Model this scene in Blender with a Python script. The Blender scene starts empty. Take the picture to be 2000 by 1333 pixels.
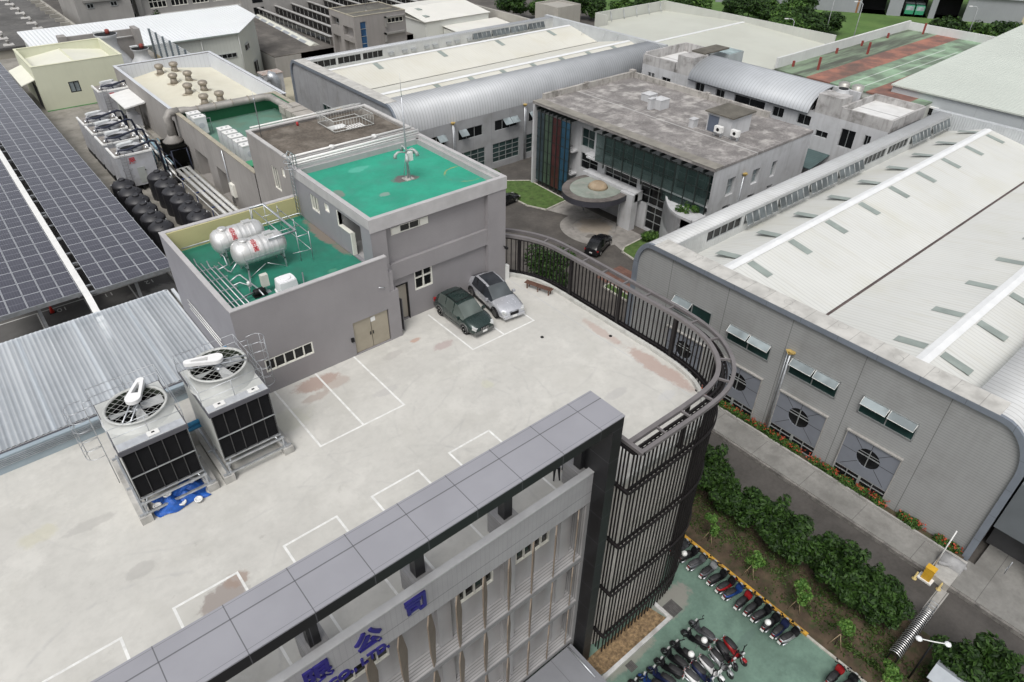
import bpy, bmesh, math, random
from mathutils import Vector, Matrix
PI = math.pi
rnd = random.Random(7)
SC = bpy.context.scene
COL = SC.collection
R = math.radians

# ------------------------------------------------------------------ materials
class NT:
    def __init__(s, name):
        s.m = bpy.data.materials.new(name); s.m.use_nodes = True
        s.t = s.m.node_tree; s.n = s.t.nodes; s.l = s.t.links
        s.b = s.n.get('Principled BSDF')
        s.tc = s.n.new('ShaderNodeTexCoord').outputs['Object']
    def link(s, a, b): s.l.new(a, b)
    def math(s, op, a, b=None, c=None):
        n = s.n.new('ShaderNodeMath'); n.operation = op
        for i, v in enumerate((a, b, c)):
            if v is None: continue
            if isinstance(v, (int, float)): n.inputs[i].default_value = v
            else: s.link(v, n.inputs[i])
        return n.outputs[0]
    def mix(s, f, a, b):
        n = s.n.new('ShaderNodeMix'); n.data_type = 'RGBA'
        for k, v in ((0, f), (6, a), (7, b)):
            if isinstance(v, (int, float)): n.inputs[k].default_value = v
            elif isinstance(v, tuple): n.inputs[k].default_value = (*v[:3], 1)
            else: s.link(v, n.inputs[k])
        return n.outputs[2]
    def mapping(s, scale, loc=(0, 0, 0), src=None):
        n = s.n.new('ShaderNodeMapping'); n.inputs['Scale'].default_value = scale
        n.inputs['Location'].default_value = loc
        s.link(src or s.tc, n.inputs[0]); return n.outputs[0]
    def noise(s, scale, detail=4, vec=None, rough=.6):
        n = s.n.new('ShaderNodeTexNoise'); n.inputs['Scale'].default_value = scale
        n.inputs['Detail'].default_value = detail; n.inputs['Roughness'].default_value = rough
        s.link(vec or s.tc, n.inputs['Vector']); return n.outputs[0]
    def ramp(s, f, lo, hi):
        n = s.n.new('ShaderNodeMapRange'); n.inputs[1].default_value = lo; n.inputs[2].default_value = hi
        n.interpolation_type = 'SMOOTHSTEP'
        s.link(f, n.inputs[0]); return n.outputs[0]
    def sep(s):
        n = s.n.new('ShaderNodeSeparateXYZ'); s.link(s.tc, n.inputs[0]); return n.outputs
    def bump(s, h, strength, dist=.02):
        n = s.n.new('ShaderNodeBump'); n.inputs['Strength'].default_value = strength
        n.inputs['Distance'].default_value = dist
        s.link(h, n.inputs['Height']); s.link(n.outputs[0], s.b.inputs['Normal'])

MATS = {}
def M(name, col=None, rough=.6, metal=0., var=.12, vs=.7, dirt=None, dirt_amt=.5, streak=0., lines=(), bump=0., stains=(), tile=None, corr=None, rings=(), spec=None, fine=0., specks=0., runs=None):
    """procedural surface: noise in the base colour, optional dirt patches, run marks, joints, tiles, corrugation, stains"""
    if name in MATS: return MATS[name]
    k = NT(name); c = None
    if stains or rings or lines: k.tc = k.n.new('ShaderNodeNewGeometry').outputs['Position']
    n1 = k.noise(vs, 5)
    dark = tuple(x*(1-var) for x in col); lite = tuple(min(1, x*(1+var*.6)) for x in col)
    c = k.mix(k.ramp(n1, .3, .7), dark, lite)
    if fine:
        c = k.mix(k.ramp(k.noise(vs*14, 4), .35, .75), c, k.mix(fine, c, (col[0]*.35, col[1]*.35, col[2]*.35)))
    if tile:
        (tu, tv, ax, dk) = tile
        for a, p in zip(ax, (tu, tv)):
            s_ = k.sep()['XYZ'.index(a)]
            f = k.math('FRACT', k.math('DIVIDE', s_, p))
            c = k.mix(k.math('MULTIPLY', k.math('LESS_THAN', f, .16), dk), c, (col[0]*.55, col[1]*.55, col[2]*.55))
    if dirt:
        c = k.mix(k.math('MULTIPLY', k.ramp(k.noise(vs*1.7, 8, k.mapping((1, 1, 1), (31, 7, 3))), .45, .72), dirt_amt), c, dirt)
    if streak:
        v = k.noise(1.0, 5, k.mapping((2.2, 2.2, .12)))
        c = k.mix(k.math('MULTIPLY', k.ramp(v, .45, .75), streak), c, dirt or (col[0]*.45, col[1]*.45, col[2]*.45))
    if specks:
        sp = k.math('MULTIPLY', k.ramp(k.noise(1.7, 9, rough=.75), .60, .70), k.ramp(k.noise(.22, 3), .42, .62))
        c = k.mix(k.math('MULTIPLY', sp, specks), c, (col[0]*.5, col[1]*.48, col[2]*.46))
        c = k.mix(k.math('MULTIPLY', k.ramp(k.noise(.5, 8, k.mapping((1,1,1),(17,5,2)), .7), .5, .68), .55), c, tuple(min(1,x*1.14) for x in col))
    if runs:
        (mp, amt, rc) = runs
        c = k.mix(k.math('MULTIPLY', k.ramp(k.noise(1.0, 6, k.mapping(mp)), .5, .75), amt), c, rc)
    for (ax, pitch, off, w, dk, *lc) in lines:
        s_ = k.sep()['XYZ'.index(ax)]
        f = k.math('FRACT', k.math('DIVIDE', k.math('SUBTRACT', s_, off), pitch))
        c = k.mix(k.math('MULTIPLY', k.math('LESS_THAN', f, w/pitch), dk), c, lc[0] if lc else (col[0]*.25, col[1]*.25, col[2]*.25))
    if rings or stains:
        sx, sy, sz = k.sep(); wob = k.noise(.9, 6); wob2 = k.noise(5, 5)
        for (cx, cy, rx, ry, sc, amt) in stains:
            dx = k.math('DIVIDE', k.math('SUBTRACT', sx, cx), rx); dy = k.math('DIVIDE', k.math('SUBTRACT', sy, cy), ry)
            d = k.math('SQRT', k.math('ADD', k.math('MULTIPLY', dx, dx), k.math('MULTIPLY', dy, dy)))
            d = k.math('ADD', d, k.math('MULTIPLY', k.math('SUBTRACT', wob, .5), 1.6))
            d = k.math('ADD', d, k.math('MULTIPLY', k.math('SUBTRACT', wob2, .5), .9))
            c = k.mix(k.math('MULTIPLY', k.ramp(k.math('SUBTRACT', 1.2, d), 0, .45), amt), c, sc)
        for (cx, cy, r, w, sc, amt) in rings:
            dx = k.math('SUBTRACT', sx, cx); dy = k.math('SUBTRACT', sy, cy)
            d = k.math('SQRT', k.math('ADD', k.math('MULTIPLY', dx, dx), k.math('MULTIPLY', dy, dy)))
            d = k.math('ABSOLUTE', k.math('SUBTRACT', k.math('ADD', d, k.math('MULTIPLY', wob, .5)), r))
            f = k.math('MULTIPLY', k.ramp(k.math('SUBTRACT', w, d), 0, w), k.math('MULTIPLY', k.ramp(wob, .42, .62), amt))
            c = k.mix(f, c, sc)
    k.link(c, k.b.inputs['Base Color'])
    k.b.inputs['Metallic'].default_value = metal
    if spec is not None: k.b.inputs['Specular IOR Level'].default_value = spec
    r_ = k.noise(vs*3, 3)
    k.link(k.math('ADD', rough-.08, k.math('MULTIPLY', r_, .16)), k.b.inputs['Roughness'])
    if corr:
        (ax, pitch, amt) = corr
        s_ = k.sep()['XYZ'.index(ax)]
        h = k.math('SINE', k.math('MULTIPLY', s_, 2*PI/pitch)); k.bump(h, amt, pitch*.12)
    elif bump: k.bump(k.noise(vs*8, 6), bump, .03)
    MATS[name] = k.m; return k.m

def glass(name, col, rough=.06, spec=.5):
    if name in MATS: return MATS[name]
    k = NT(name); c = k.mix(k.ramp(k.noise(.5, 2), .35, .65), tuple(x*.7 for x in col), tuple(x*1.25 for x in col))
    k.link(c, k.b.inputs['Base Color']); k.b.inputs['Roughness'].default_value = rough
    k.b.inputs['Specular IOR Level'].default_value = spec
    MATS[name] = k.m; return k.m

def clearglass(name, col, op, rough=.06):
    if name in MATS: return MATS[name]
    k = NT(name); tr = k.n.new('ShaderNodeBsdfTransparent'); mx = k.n.new('ShaderNodeMixShader'); tr.inputs[0].default_value = (.8,.86,.85,1)
    k.link(k.mix(k.ramp(k.noise(.6,3),.3,.7), tuple(x*.7 for x in col), col), k.b.inputs['Base Color']); k.b.inputs['Roughness'].default_value = rough
    mx.inputs[0].default_value = op; k.link(tr.outputs[0], mx.inputs[1]); k.link(k.b.outputs[0], mx.inputs[2]); k.link(mx.outputs[0], k.n['Material Output'].inputs[0])
    MATS[name] = k.m; return k.m

def leafmat(name, c1, c2):
    if name in MATS: return MATS[name]
    k = NT(name)
    oi = k.n.new('ShaderNodeNewGeometry'); n = k.noise(1.1, 3)
    f = k.math('ADD', k.math('MULTIPLY', oi.outputs['Random Per Island'], .6), k.math('MULTIPLY', n, .5))
    k.link(k.mix(k.ramp(f, .25, .9), c1, c2), k.b.inputs['Base Color']); k.b.inputs['Roughness'].default_value = .55
    k.b.inputs['Specular IOR Level'].default_value = .25
    MATS[name] = k.m; return k.m

# ------------------------------------------------------------------ mesh building
class MB:
    def __init__(s): s.v = []; s.f = []; s.sm = []
    def add(s, vs, fs, smooth=False):
        o = len(s.v); s.v += [tuple(p) for p in vs]
        for f in fs: s.f.append([i+o for i in f]); s.sm.append(smooth)
        return s
    def box(s, x0, x1, y0, y1, z0, z1):
        s.add([(x0,y0,z0),(x1,y0,z0),(x1,y1,z0),(x0,y1,z0),(x0,y0,z1),(x1,y0,z1),(x1,y1,z1),(x0,y1,z1)],
              [(0,3,2,1),(4,5,6,7),(0,1,5,4),(1,2,6,5),(2,3,7,6),(3,0,4,7)]); return s
    def obox(s, c, size, rz=0, ry=0, rx=0):
        m = Matrix.Translation(c) @ Matrix.Rotation(rz,4,'Z') @ Matrix.Rotation(ry,4,'Y') @ Matrix.Rotation(rx,4,'X')
        a,b,d = size[0]/2,size[1]/2,size[2]/2
        vs = [m @ Vector(p) for p in ((-a,-b,-d),(a,-b,-d),(a,b,-d),(-a,b,-d),(-a,-b,d),(a,-b,d),(a,b,d),(-a,b,d))]
        s.add(vs, [(0,3,2,1),(4,5,6,7),(0,1,5,4),(1,2,6,5),(2,3,7,6),(3,0,4,7)]); return s
    def quad(s, *p): s.add(p, [tuple(range(len(p)))]); return s
    def prism(s, pts, z0, z1, smooth=False):
        n = len(pts)
        s.add([(x,y,z0) for x,y in pts]+[(x,y,z1) for x,y in pts], [tuple(range(n))[::-1], tuple(range(n,2*n))])
        o = len(s.v)-2*n
        for i in range(n): s.f.append([o+i,o+(i+1)%n,o+n+(i+1)%n,o+n+i]); s.sm.append(smooth)
        return s
    def extr(s, prof, axis, a0, a1, smooth=False):
        """closed 2D profile swept straight along 'X' (profile y,z) or 'Y' (profile x,z)"""
        n = len(prof)
        P = (lambda a,p: (a,p[0],p[1])) if axis == 'X' else (lambda a,p: (p[0],a,p[1]))
        o = len(s.v); s.v += [P(a0,p) for p in prof]+[P(a1,p) for p in prof]
        s.f += [[o+i for i in range(n)][::-1],[o+n+i for i in range(n)]]; s.sm += [False,False]
        for i in range(n): s.f.append([o+i,o+(i+1)%n,o+n+(i+1)%n,o+n+i]); s.sm.append(smooth)
        return s
    def tube(s, pts, r, n=6, cap=True, smooth=True):
        pts = [Vector(p) for p in pts]; o = len(s.v); up = None
        for i, p in enumerate(pts):
            a = pts[max(0,i-1)]; b = pts[min(len(pts)-1,i+1)]; d = (b-a).normalized()
            if up is None: up = Vector((0,0,1)) if abs(d.z) < .9 else Vector((1,0,0))
            e1 = d.cross(up)
            if e1.length < 1e-4: e1 = d.cross(Vector((0.3,1,0)))
            e1.normalize(); e2 = e1.cross(d).normalized(); up = e2
            rr = r[i] if isinstance(r,(list,tuple)) else r
            s.v += [tuple(p+e1*math.cos(2*PI*k/n)*rr+e2*math.sin(2*PI*k/n)*rr) for k in range(n)]
        for i in range(len(pts)-1):
            for k in range(n): s.f.append([o+i*n+k,o+i*n+(k+1)%n,o+(i+1)*n+(k+1)%n,o+(i+1)*n+k]); s.sm.append(smooth)
        if cap:
            s.f += [[o+k for k in range(n)][::-1],[o+(len(pts)-1)*n+k for k in range(n)]]; s.sm += [False,False]
        return s
    def lathe(s, prof, c=(0,0,0), n=20, smooth=True, axis='Z', sx=1, sy=1):
        o = len(s.v); cx,cy,cz = c
        for r,h in prof:
            for k in range(n):
                a = 2*PI*k/n; u,w = r*math.cos(a)*sx, r*math.sin(a)*sy
                s.v.append((cx+u,cy+w,cz+h) if axis=='Z' else ((cx+h,cy+u,cz+w) if axis=='X' else (cx+w,cy+h,cz+u)))
        for i in range(len(prof)-1):
            for k in range(n): s.f.append([o+i*n+k,o+i*n+(k+1)%n,o+(i+1)*n+(k+1)%n,o+(i+1)*n+k]); s.sm.append(smooth)
        s.f += [[o+k for k in range(n)][::-1],[o+(len(prof)-1)*n+k for k in range(n)]]; s.sm += [False,False]
        return s
    def wall(s, plane, at, a0, a1, z0, z1, holes=(), depth=.12, back=False):
        """wall sheet facing -Y ('y') or -X ('x') with real openings and reveals"""
        P = (lambda a,z,d: (a,at+d,z)) if plane == 'y' else (lambda a,z,d: (at+d,a,z))
        A = sorted({a0,a1,*[h[0] for h in holes],*[h[1] for h in holes]}); Z = sorted({z0,z1,*[h[2] for h in holes],*[h[3] for h in holes]})
        A = [a for a in A if a0<=a<=a1]; Z = [z for z in Z if z0<=z<=z1]
        for i in range(len(A)-1):
            for j in range(len(Z)-1):
                ca,cz = (A[i]+A[i+1])/2,(Z[j]+Z[j+1])/2
                if any(h[0]<ca<h[1] and h[2]<cz<h[3] for h in holes): continue
                s.quad(P(A[i],Z[j],0),P(A[i+1],Z[j],0),P(A[i+1],Z[j+1],0),P(A[i],Z[j+1],0))
        for h in holes:
            q = [(h[0],h[2]),(h[1],h[2]),(h[1],h[3]),(h[0],h[3])]
            for i in range(4):
                p,r = q[i],q[(i+1)%4]; s.quad(P(*p,0),P(*r,0),P(*r,depth),P(*p,depth))
            if back: s.quad(*[P(*p,depth) for p in q])
        return s
    def build(s, name, mat, parent=None, off=(0,0,0), label=None):
        me = bpy.data.meshes.new(name)
        me.from_pydata([(x-off[0],y-off[1],z-off[2]) for x,y,z in s.v],[],s.f); me.materials.append(mat)
        me.polygons.foreach_set('use_smooth', s.sm)
        bm = bmesh.new(); bm.from_mesh(me)
        if len(bm.faces) < 60000 and not getattr(s,'norecalc',False): bmesh.ops.recalc_face_normals(bm, faces=bm.faces)
        bm.to_mesh(me); bm.free(); me.update()
        o = bpy.data.objects.new(name, me); COL.objects.link(o)
        if parent: o.parent = parent
        if label: o['label'] = label
        return o

def root(o):
    while o.parent: o = o.parent
    return o
def thing(name, label, cat, loc=(0,0,0), group=None, rz=0):
    o = bpy.data.objects.new(name, None); COL.objects.link(o); o.empty_display_size = .2
    o.location = loc; o.rotation_euler = (0,0,rz); o['label'] = label; o['category'] = cat
    if group: o['group'] = group
    return o
def part(t, name, mb, mat, label=None, local=False):
    """mesh part; world coordinates unless local"""
    return mb.build(name, mat, t, (0,0,0) if local else tuple(root(t).location), label)
def struct(name, mb, mat, kind='structure', label=None, cat=None):
    o = mb.build(name, mat); o['kind'] = kind
    if label: o['label'] = label
    if cat: o['category'] = cat
    return o
def solo(name, mb, mat, label, cat, group=None, loc=(0,0,0)):
    o = mb.build(name, mat, None, loc); o.location = loc; o['label'] = label; o['category'] = cat
    if group: o['group'] = group
    return o
def copy_tree(o, parent=None):
    c = o.copy(); COL.objects.link(c)
    c.parent = parent
    for ch in list(o.children): copy_tree(ch, c)
    return c
def clone(o, loc, label, rz=0, group=None):
    c = copy_tree(o); c.location = loc; c.rotation_euler = (0,0,rz); c['label'] = label
    if group: c['group'] = group
    return c
ORD = ['first','second','third','fourth','fifth','sixth','seventh','eighth','ninth','tenth','eleventh','twelfth','thirteenth','fourteenth']

def window(t, plane, at, a0, a1, z0, z1, fm, gm, cols=2, rows=1, depth=.12, fw=.05, out=0., name='window'):
    """framed window set 'depth' into a wall: frame part with a pane sub-part"""
    B = (lambda m,a,b,c,d,e,f: m.box(a,b,at+e,at+f,c,d)) if plane == 'y' else (lambda m,a,b,c,d,e,f: m.box(at+e,at+f,a,b,c,d))
    m = MB(); d0,d1 = depth-.06-out, depth+.02
    B(m,a0,a1,z0,z0+fw,d0,d1); B(m,a0,a1,z1-fw,z1,d0,d1)
    B(m,a0,a0+fw,z0+fw,z1-fw,d0,d1); B(m,a1-fw,a1,z0+fw,z1-fw,d0,d1)
    for i in range(1,cols):
        a = a0+(a1-a0)*i/cols; B(m,a-fw*.45,a+fw*.45,z0+fw,z1-fw,d0+.004,d1)
    for j in range(1,rows):
        z = z0+(z1-z0)*j/rows; B(m,a0+fw,a1-fw,z-fw*.4,z+fw*.4,d0+.008,d1)
    w = part(t, name, m, fm)
    g = MB(); P = (lambda a,z: (a,at+depth-.015,z)) if plane == 'y' else (lambda a,z: (at+depth-.015,a,z))
    g.quad(P(a0+.01,z0+.01),P(a1-.01,z0+.01),P(a1-.01,z1-.01),P(a0+.01,z1-.01))
    part(w, 'pane', g, gm)
    return w
def text(t, name, s, mat, size, loc, rot, extrude=.02, label=None, align='CENTER', bold=0.):
    c = bpy.data.curves.new(name,'FONT'); c.body = s; c.size = size; c.extrude = extrude; c.align_x = align; c.align_y = 'CENTER'
    c.offset = bold
    c.materials.append(mat); o = bpy.data.objects.new(name,c); COL.objects.link(o)
    o.parent = t; rl = root(t).location; o.location = (loc[0]-rl[0],loc[1]-rl[1],loc[2]-rl[2]); o.rotation_euler = rot
    if label: o['label'] = label
    return o
# common surfaces
GALV = M('galvanised_steel',(.52,.54,.56),.42,.75,.18,3)
STEELD = M('dark_brown_steel',(.016,.014,.0145),.55,0,.2,2,spec=.25)
BLACKM = M('black_metal',(.010,.010,.011),.55,0,.2,2,spec=.25)
WHITEP = M('white_paint',(.74,.74,.72),.5,0,.06,1.5)
WFRAME = M('cream_window_frame',(.76,.75,.68),.5,0,.05,2)
AFRAME = M('aluminium_frame',(.46,.48,.48),.4,.5,.1,2)
GLD = glass('dark_glass',(.011,.012,.013),.08,.35)
GLG = glass('green_tinted_glass',(.035,.06,.058))
GLB = glass('blue_grey_glass',(.11,.125,.13))
GLW = glass('pale_glass',(.25,.29,.30),.15)
RUB = M('rubber',(.018,.018,.019),.8,0,.2,4)
CHROME = M('bright_metal',(.7,.7,.7),.25,.9,.1,3)
CONC = M('plain_concrete',(.42,.41,.385),.85,0,.2,1.2,dirt=(.25,.24,.22),dirt_amt=.4,bump=.15)
# ------------------------------------------------------------------ the setting
BROWNST=(.33,.26,.22)
m=MB(); m.quad((-700,-300,0),(900,-300,0),(900,1000,0),(-700,1000,0))
struct('ground',m,M('asphalt_ground',(.088,.08,.072),.9,0,.3,.2,dirt=(.14,.125,.11),dirt_amt=.5,bump=.2,fine=.3))
m=MB(); m.box(35.0,39.4,-40,33,-.2,.004)
struct('road',m,M('road_asphalt',(.075,.069,.063),.92,0,.22,.3,dirt=(.1,.092,.085),dirt_amt=.5,bump=.25,fine=.3))
m=MB(); m.box(39.4,42.3,-30,1.7,-.2,.35); m.box(39.4,41.75,1.7,34,-.2,.35); m.box(42.3,70,-30,1.2,-.2,.345)
struct('pavement',m,M('pavement_concrete',(.24,.235,.22),.9,0,.2,.35,dirt=(.13,.125,.115),dirt_amt=.6,bump=.2,lines=(('Y',4.2,0,.04,.6),),fine=.2))
m=MB(); m.box(39.22,39.44,-30,34,-.2,.30)
struct('kerb',m,M('kerb_stone',(.2,.19,.175),.9,0,.35,1.5,dirt=(.09,.085,.08),dirt_amt=.8))
m=MB(); m.box(10,29.0,-30,16,-.2,.006)
struct('yard_floor',m,M('green_yard_paint',(.135,.215,.17),.85,0,.25,.35,dirt=(.075,.125,.10),dirt_amt=.65,specks=.5,fine=.2,stains=((24.5,12.6,1.5,.9,(.25,.22,.2),.7),(19.5,11.9,2.5,.6,(.27,.24,.21),.6),(26,8,.9,.25,(.09,.14,.12),.5),(21,7.6,1.2,.4,(.1,.15,.13),.5)),bump=.1))
m=MB(); m.box(29.2,35.0,-30,34,-.2,.03)
struct('planting_soil',m,M('planting_soil',(.085,.06,.038),.95,0,.45,.8,dirt=(.035,.05,.016),dirt_amt=.95,bump=.8))
m=MB(); m.box(29.0,29.22,5.7,22,-.1,.18)
struct('kerb',m,M('yellow_kerb_paint',(.55,.30,.035),.7,0,.3,2,dirt=(.2,.14,.06),dirt_amt=.6))
m=MB(); m.box(29.0,29.16,-30,5.7,-.1,.10)
struct('kerb',m,M('pale_kerb',(.45,.43,.38),.85,0,.25,2))
m=MB(); m.prism([(18.0,12.0),(17.2,12.2),(17.2,13.3),(23.0,13.3),(23.3,12.0)],-.1,.02)
struct('planting_gravel',m,M('brown_gravel',(.25,.17,.09),.95,0,.55,4,dirt=(.12,.08,.05),dirt_amt=.9,bump=1.))
m=MB(); m.box(17.2,23.6,11.75,12.0,-.1,.12); m.box(23.35,23.6,12.0,13.2,-.1,.12)
struct('kerb',m,M('worn_white_kerb',(.5,.5,.49),.85,0,.25,.8,dirt=(.28,.26,.24),dirt_amt=.7))
m=MB(); m.box(23.7,24.6,11.75,12.7,-.05,.015); m.box(19.0,19.55,11.05,11.6,-.05,.015)
struct('drain_cover',m,M('drain_steel',(.12,.115,.11),.7,.3,.3,3,lines=(('X',.09,0,.03,.7),)),label='grey steel drain gratings let into the green yard floor',cat='drain cover')
GRASS=M('lawn_grass',(.075,.135,.03),.95,0,.4,1.3,dirt=(.12,.15,.05),dirt_amt=.5,bump=.8,fine=.4)
for pts in ([(58.2,70.5),(61,68.4),(60.6,60.4),(56.5,60.0),(55.4,62.5),(55.2,70)],[(56.0,46.0),(57,46.6),(63,46.9),(66,41),(66,34),(55.8,35),(55.6,43)],[(48.6,42),(49.6,42),(49.4,38.5),(48.5,38.5)]):
    m=MB(); m.prism(pts,-.1,.10); o=struct('lawn',m,GRASS)
    m=MB(); n=len(pts); cx=sum(p[0] for p in pts)/n; cy=sum(p[1] for p in pts)/n
    for i in range(n):
        a=Vector((*pts[i],0)); b=Vector((*pts[(i+1)%n],0)); d=(b-a); L=d.length
        m.obox(((a.x+b.x)/2,(a.y+b.y)/2,.03),(L+.15,.18,.22),math.atan2(d.y,d.x))
    struct('kerb',m,MATS['pale_kerb'])
m=MB()
m.prism([(57.6+3.9*math.cos(a),52.3+4.6*math.sin(a)) for a in [PI*.42+i*PI*1.16/28 for i in range(29)]]+[(61,47.5),(61,57.5)],-.1,.012)
m.prism([(56.2,46.2),(61,46.6),(61,49),(57,49)],-.1,.010); m.prism([(56.6,60),(60.6,60.3),(60.9,56),(58,56)],-.1,.010)
struct('drive_paving',m,M('drive_paving',(.27,.255,.235),.9,0,.25,.5,dirt=(.14,.13,.12),dirt_amt=.7,rings=((58.0,52.6,3.0,.12,(.14,.13,.12),.8),),stains=((58.0,52.6,2.0,2.4,(.3,.25,.19),.6),(56.0,51.2,.7,.5,(.09,.08,.07),.7))))
m=MB(); m.box(49.5,53.5,33.3,44,-.1,.008)
struct('path',m,M('red_brick_path',(.16,.085,.065),.9,0,.3,1,tile=(.4,.2,'XY',.4)))
m=MB(); m.quad((150,95,.02),(300,20,.02),(420,300,.02),(150,330,.02))
struct('field',m,M('field_grass',(.085,.165,.035),.95,0,.3,.05,dirt=(.12,.2,.05),dirt_amt=.5,fine=.3))
m=MB(); m.quad((150,60,.012),(230,50,.012),(215,96,.012),(152,120,.012))
struct('forecourt',m,M('forecourt_concrete',(.3,.29,.275),.9,0,.2,.15,dirt=(.18,.17,.16),dirt_amt=.5))

# ------------------------------------------------------------------ main parking building
def spline(pts, step):
    P=[Vector((*p,0)) for p in pts]; out=[]
    for i in range(len(P)-1):
        p0=P[max(0,i-1)];p1=P[i];p2=P[i+1];p3=P[min(len(P)-1,i+2)]
        n=max(1,int((p2-p1).length/.05))
        for k in range(n):
            t=k/n; out.append(.5*((2*p1)+(p2-p0)*t+(2*p0-5*p1+4*p2-p3)*t*t+(3*p1-p0-3*p2+p3)*t**3))
    out.append(P[-1]); res=[out[0]]; acc=0
    for a,b in zip(out,out[1:]):
        acc+=(b-a).length
        if acc>=step: res.append(b); acc=0
    return res
def offset(path,d):
    o=[]
    for i,p in enumerate(path):
        t=(path[min(len(path)-1,i+1)]-path[max(0,i-1)]).normalized(); o.append(Vector((p.x+t.y*d,p.y-t.x*d,0)))
    return o
def ribbon(m,path,w,z0,z1):
    a=offset(path,-w/2); b=offset(path,w/2); n=len(path)
    vs=[(p.x,p.y,z) for z in (z0,z1) for q in (a,b) for p in q]; fs=[]
    for i in range(n-1):
        fs+=[(i,i+1,n+i+1,n+i),(2*n+i,3*n+i,3*n+i+1,2*n+i+1),(i,2*n+i,2*n+i+1,i+1),(n+i,n+i+1,3*n+i+1,3*n+i)]
    fs+=[(0,n,3*n,2*n),(n-1,2*n+n-1,4*n-1,2*n-1)]
    m.add(vs,fs)
SCP=[(18.4,13.0),(20.5,13.0),(22.5,13.0),(24.3,13.1),(25.6,13.45),(26.8,14.25),(27.8,15.6),(28.3,17.1),(28.5,19),(28.52,22),(28.52,25),(28.52,28.0),(28.4,29.6),(27.95,31),(27.25,32.2),(26.8,32.75)]
PATH=spline(SCP,.27)
DK=14.5
edge=[(p.x,p.y) for p in offset(spline([(18.6,13.0)]+SCP[1:],.7),-.72)]
LTILE=M('grey_facade_tile',(.33,.325,.33),.6,0,.1,.5,tile=(.24,.12,'XZ',.2),streak=.12,lines=(('Z',100,14.8,.03,.8),))
LPLA=M('facade_render',(.37,.365,.365),.8,0,.1,.4,streak=.15)
B=thing('parking_building','large grey parking building with a pale concrete roof deck and louvred curved corner','building',(0,14,0))
m=MB(); body=[(-26,14.97),(17.5,14.97),(17.5,14.3)]+edge+[(26,33.0),(26,41.4),(7.45,41.4),(7.45,33.2),(-26,33.2)]
m.prism(body,0,14.3); part(B,'wall',m,M('beige_core_wall',(.58,.55,.50),.85,0,.15,.4,streak=.2),'beige wall behind the dark louvres')
st=[(10.6,29.7,1.2,.55,(.37,.275,.235),.85),(11.6,29.0,.8,.5,(.38,.31,.27),.6),(10.2,28.6,.9,.3,(.36,.29,.25),.6),(1.6,19.7,.9,.7,(.27,.235,.215),.85),(2.3,20.2,.5,.4,(.3,.23,.19),.8),(26.9,18.3,.55,2.6,(.40,.29,.25),.75),(26.9,23,.35,1.6,(.42,.31,.27),.6),
    (18.3,28.1,.75,.35,(.37,.28,.27),.6),(17.3,29.6,.4,.2,(.45,.27,.2),.7),(14.1,14.9,.5,.25,(.34,.22,.16),.6),(23.2,18.3,.7,.3,(.4,.39,.38),.5),(-1.6,27.1,1.2,.3,(.36,.35,.33),.5),(-3.6,27.8,.8,.5,(.47,.45,.33),.5),(8.2,27.8,1.2,.8,(.47,.47,.36),.3),(18.2,23.5,.35,.4,(.5,.5,.38),.5),(13.4,26.6,.8,.3,(.4,.39,.38),.45),(5.2,27.2,.9,.5,(.3,.28,.25),.6),(20.2,29.0,.9,.9,(.38,.37,.36),.4),(-.7,23.2,.6,.35,(.34,.33,.31),.45),(15.4,29.2,.7,.3,(.38,.36,.34),.45),(25.3,16.4,.6,.35,(.5,.5,.5),.5)]
rg=[(12,30,9,.11,(.36,.355,.345),.26),(12.3,30.3,7.4,.11,(.36,.355,.345),.26),(19,17,6.5,.11,(.36,.355,.345),.26),(4,31,8.5,.11,(.38,.375,.36),.26),(16,22.5,3.2,.11,(.34,.335,.325),.26),(16.3,22.2,4.6,.11,(.34,.335,.325),.26),(22,24,4.2,.11,(.37,.365,.355),.26),(9,17,6.3,.11,(.37,.365,.355),.26),(-2,18,5,.15,(.38,.375,.365),.5),(14.5,24.5,6.2,.11,(.36,.355,.345),.26)]
DECK=M('roof_deck_concrete',(.53,.52,.485),.8,0,.08,.16,dirt=(.44,.43,.39),dirt_amt=.4,specks=.4,lines=(('X',200,26.35,.05,.4,(.40,.42,.47)),),stains=st,rings=rg,fine=.14)
m=MB(); m.prism(body,14.3,DK); part(B,'roof_deck',m,DECK,'pale stained concrete roof deck')
m=MB(); ribbon(m,offset(spline(SCP,.5),-.62),.22,DK-.2,DK+.24); part(B,'deck_kerb',m,M('deck_kerb',(.5,.5,.47),.85,0,.15,1,dirt=(.3,.29,.27)))
# painted stalls
m=MB()
def ln(x0,y0,x1,y1,w=.11,m=m):
    d=Vector((x1-x0,y1-y0,0)); n=Vector((-d.y,d.x,0)).normalized()*w/2; z=DK+.005
    m.quad((x0-n.x,y0-n.y,z),(x1-n.x,y1-n.y,z),(x1+n.x,y1+n.y,z),(x0+n.x,y0+n.y,z))
for x in (8.57,11.05,13.56): ln(x,25.05,x,30.5)
ln(8.51,25.0,13.62,25.0)
for x in (19.5,21.95,24.4): ln(x,26.65,x,31.4)
ln(19.44,26.6,24.46,26.6)
for x0,x1 in ((13.35,15.9),(8.9,11.5),(4.5,7.05),(-.2,2.4),(-4.85,-2.2),(-9.4,-6.8)):
    ln(x0,14.45,x0,20.45); ln(x1,14.45,x1,20.45); ln(x0-.055,20.5,x1+.055,20.5)
part(B,'stall_marking',m,M('stall_paint',(.74,.74,.72),.7,0,.12,2,dirt=(.5,.49,.46),dirt_amt=.5),'white painted parking stalls')
m=MB()
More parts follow.
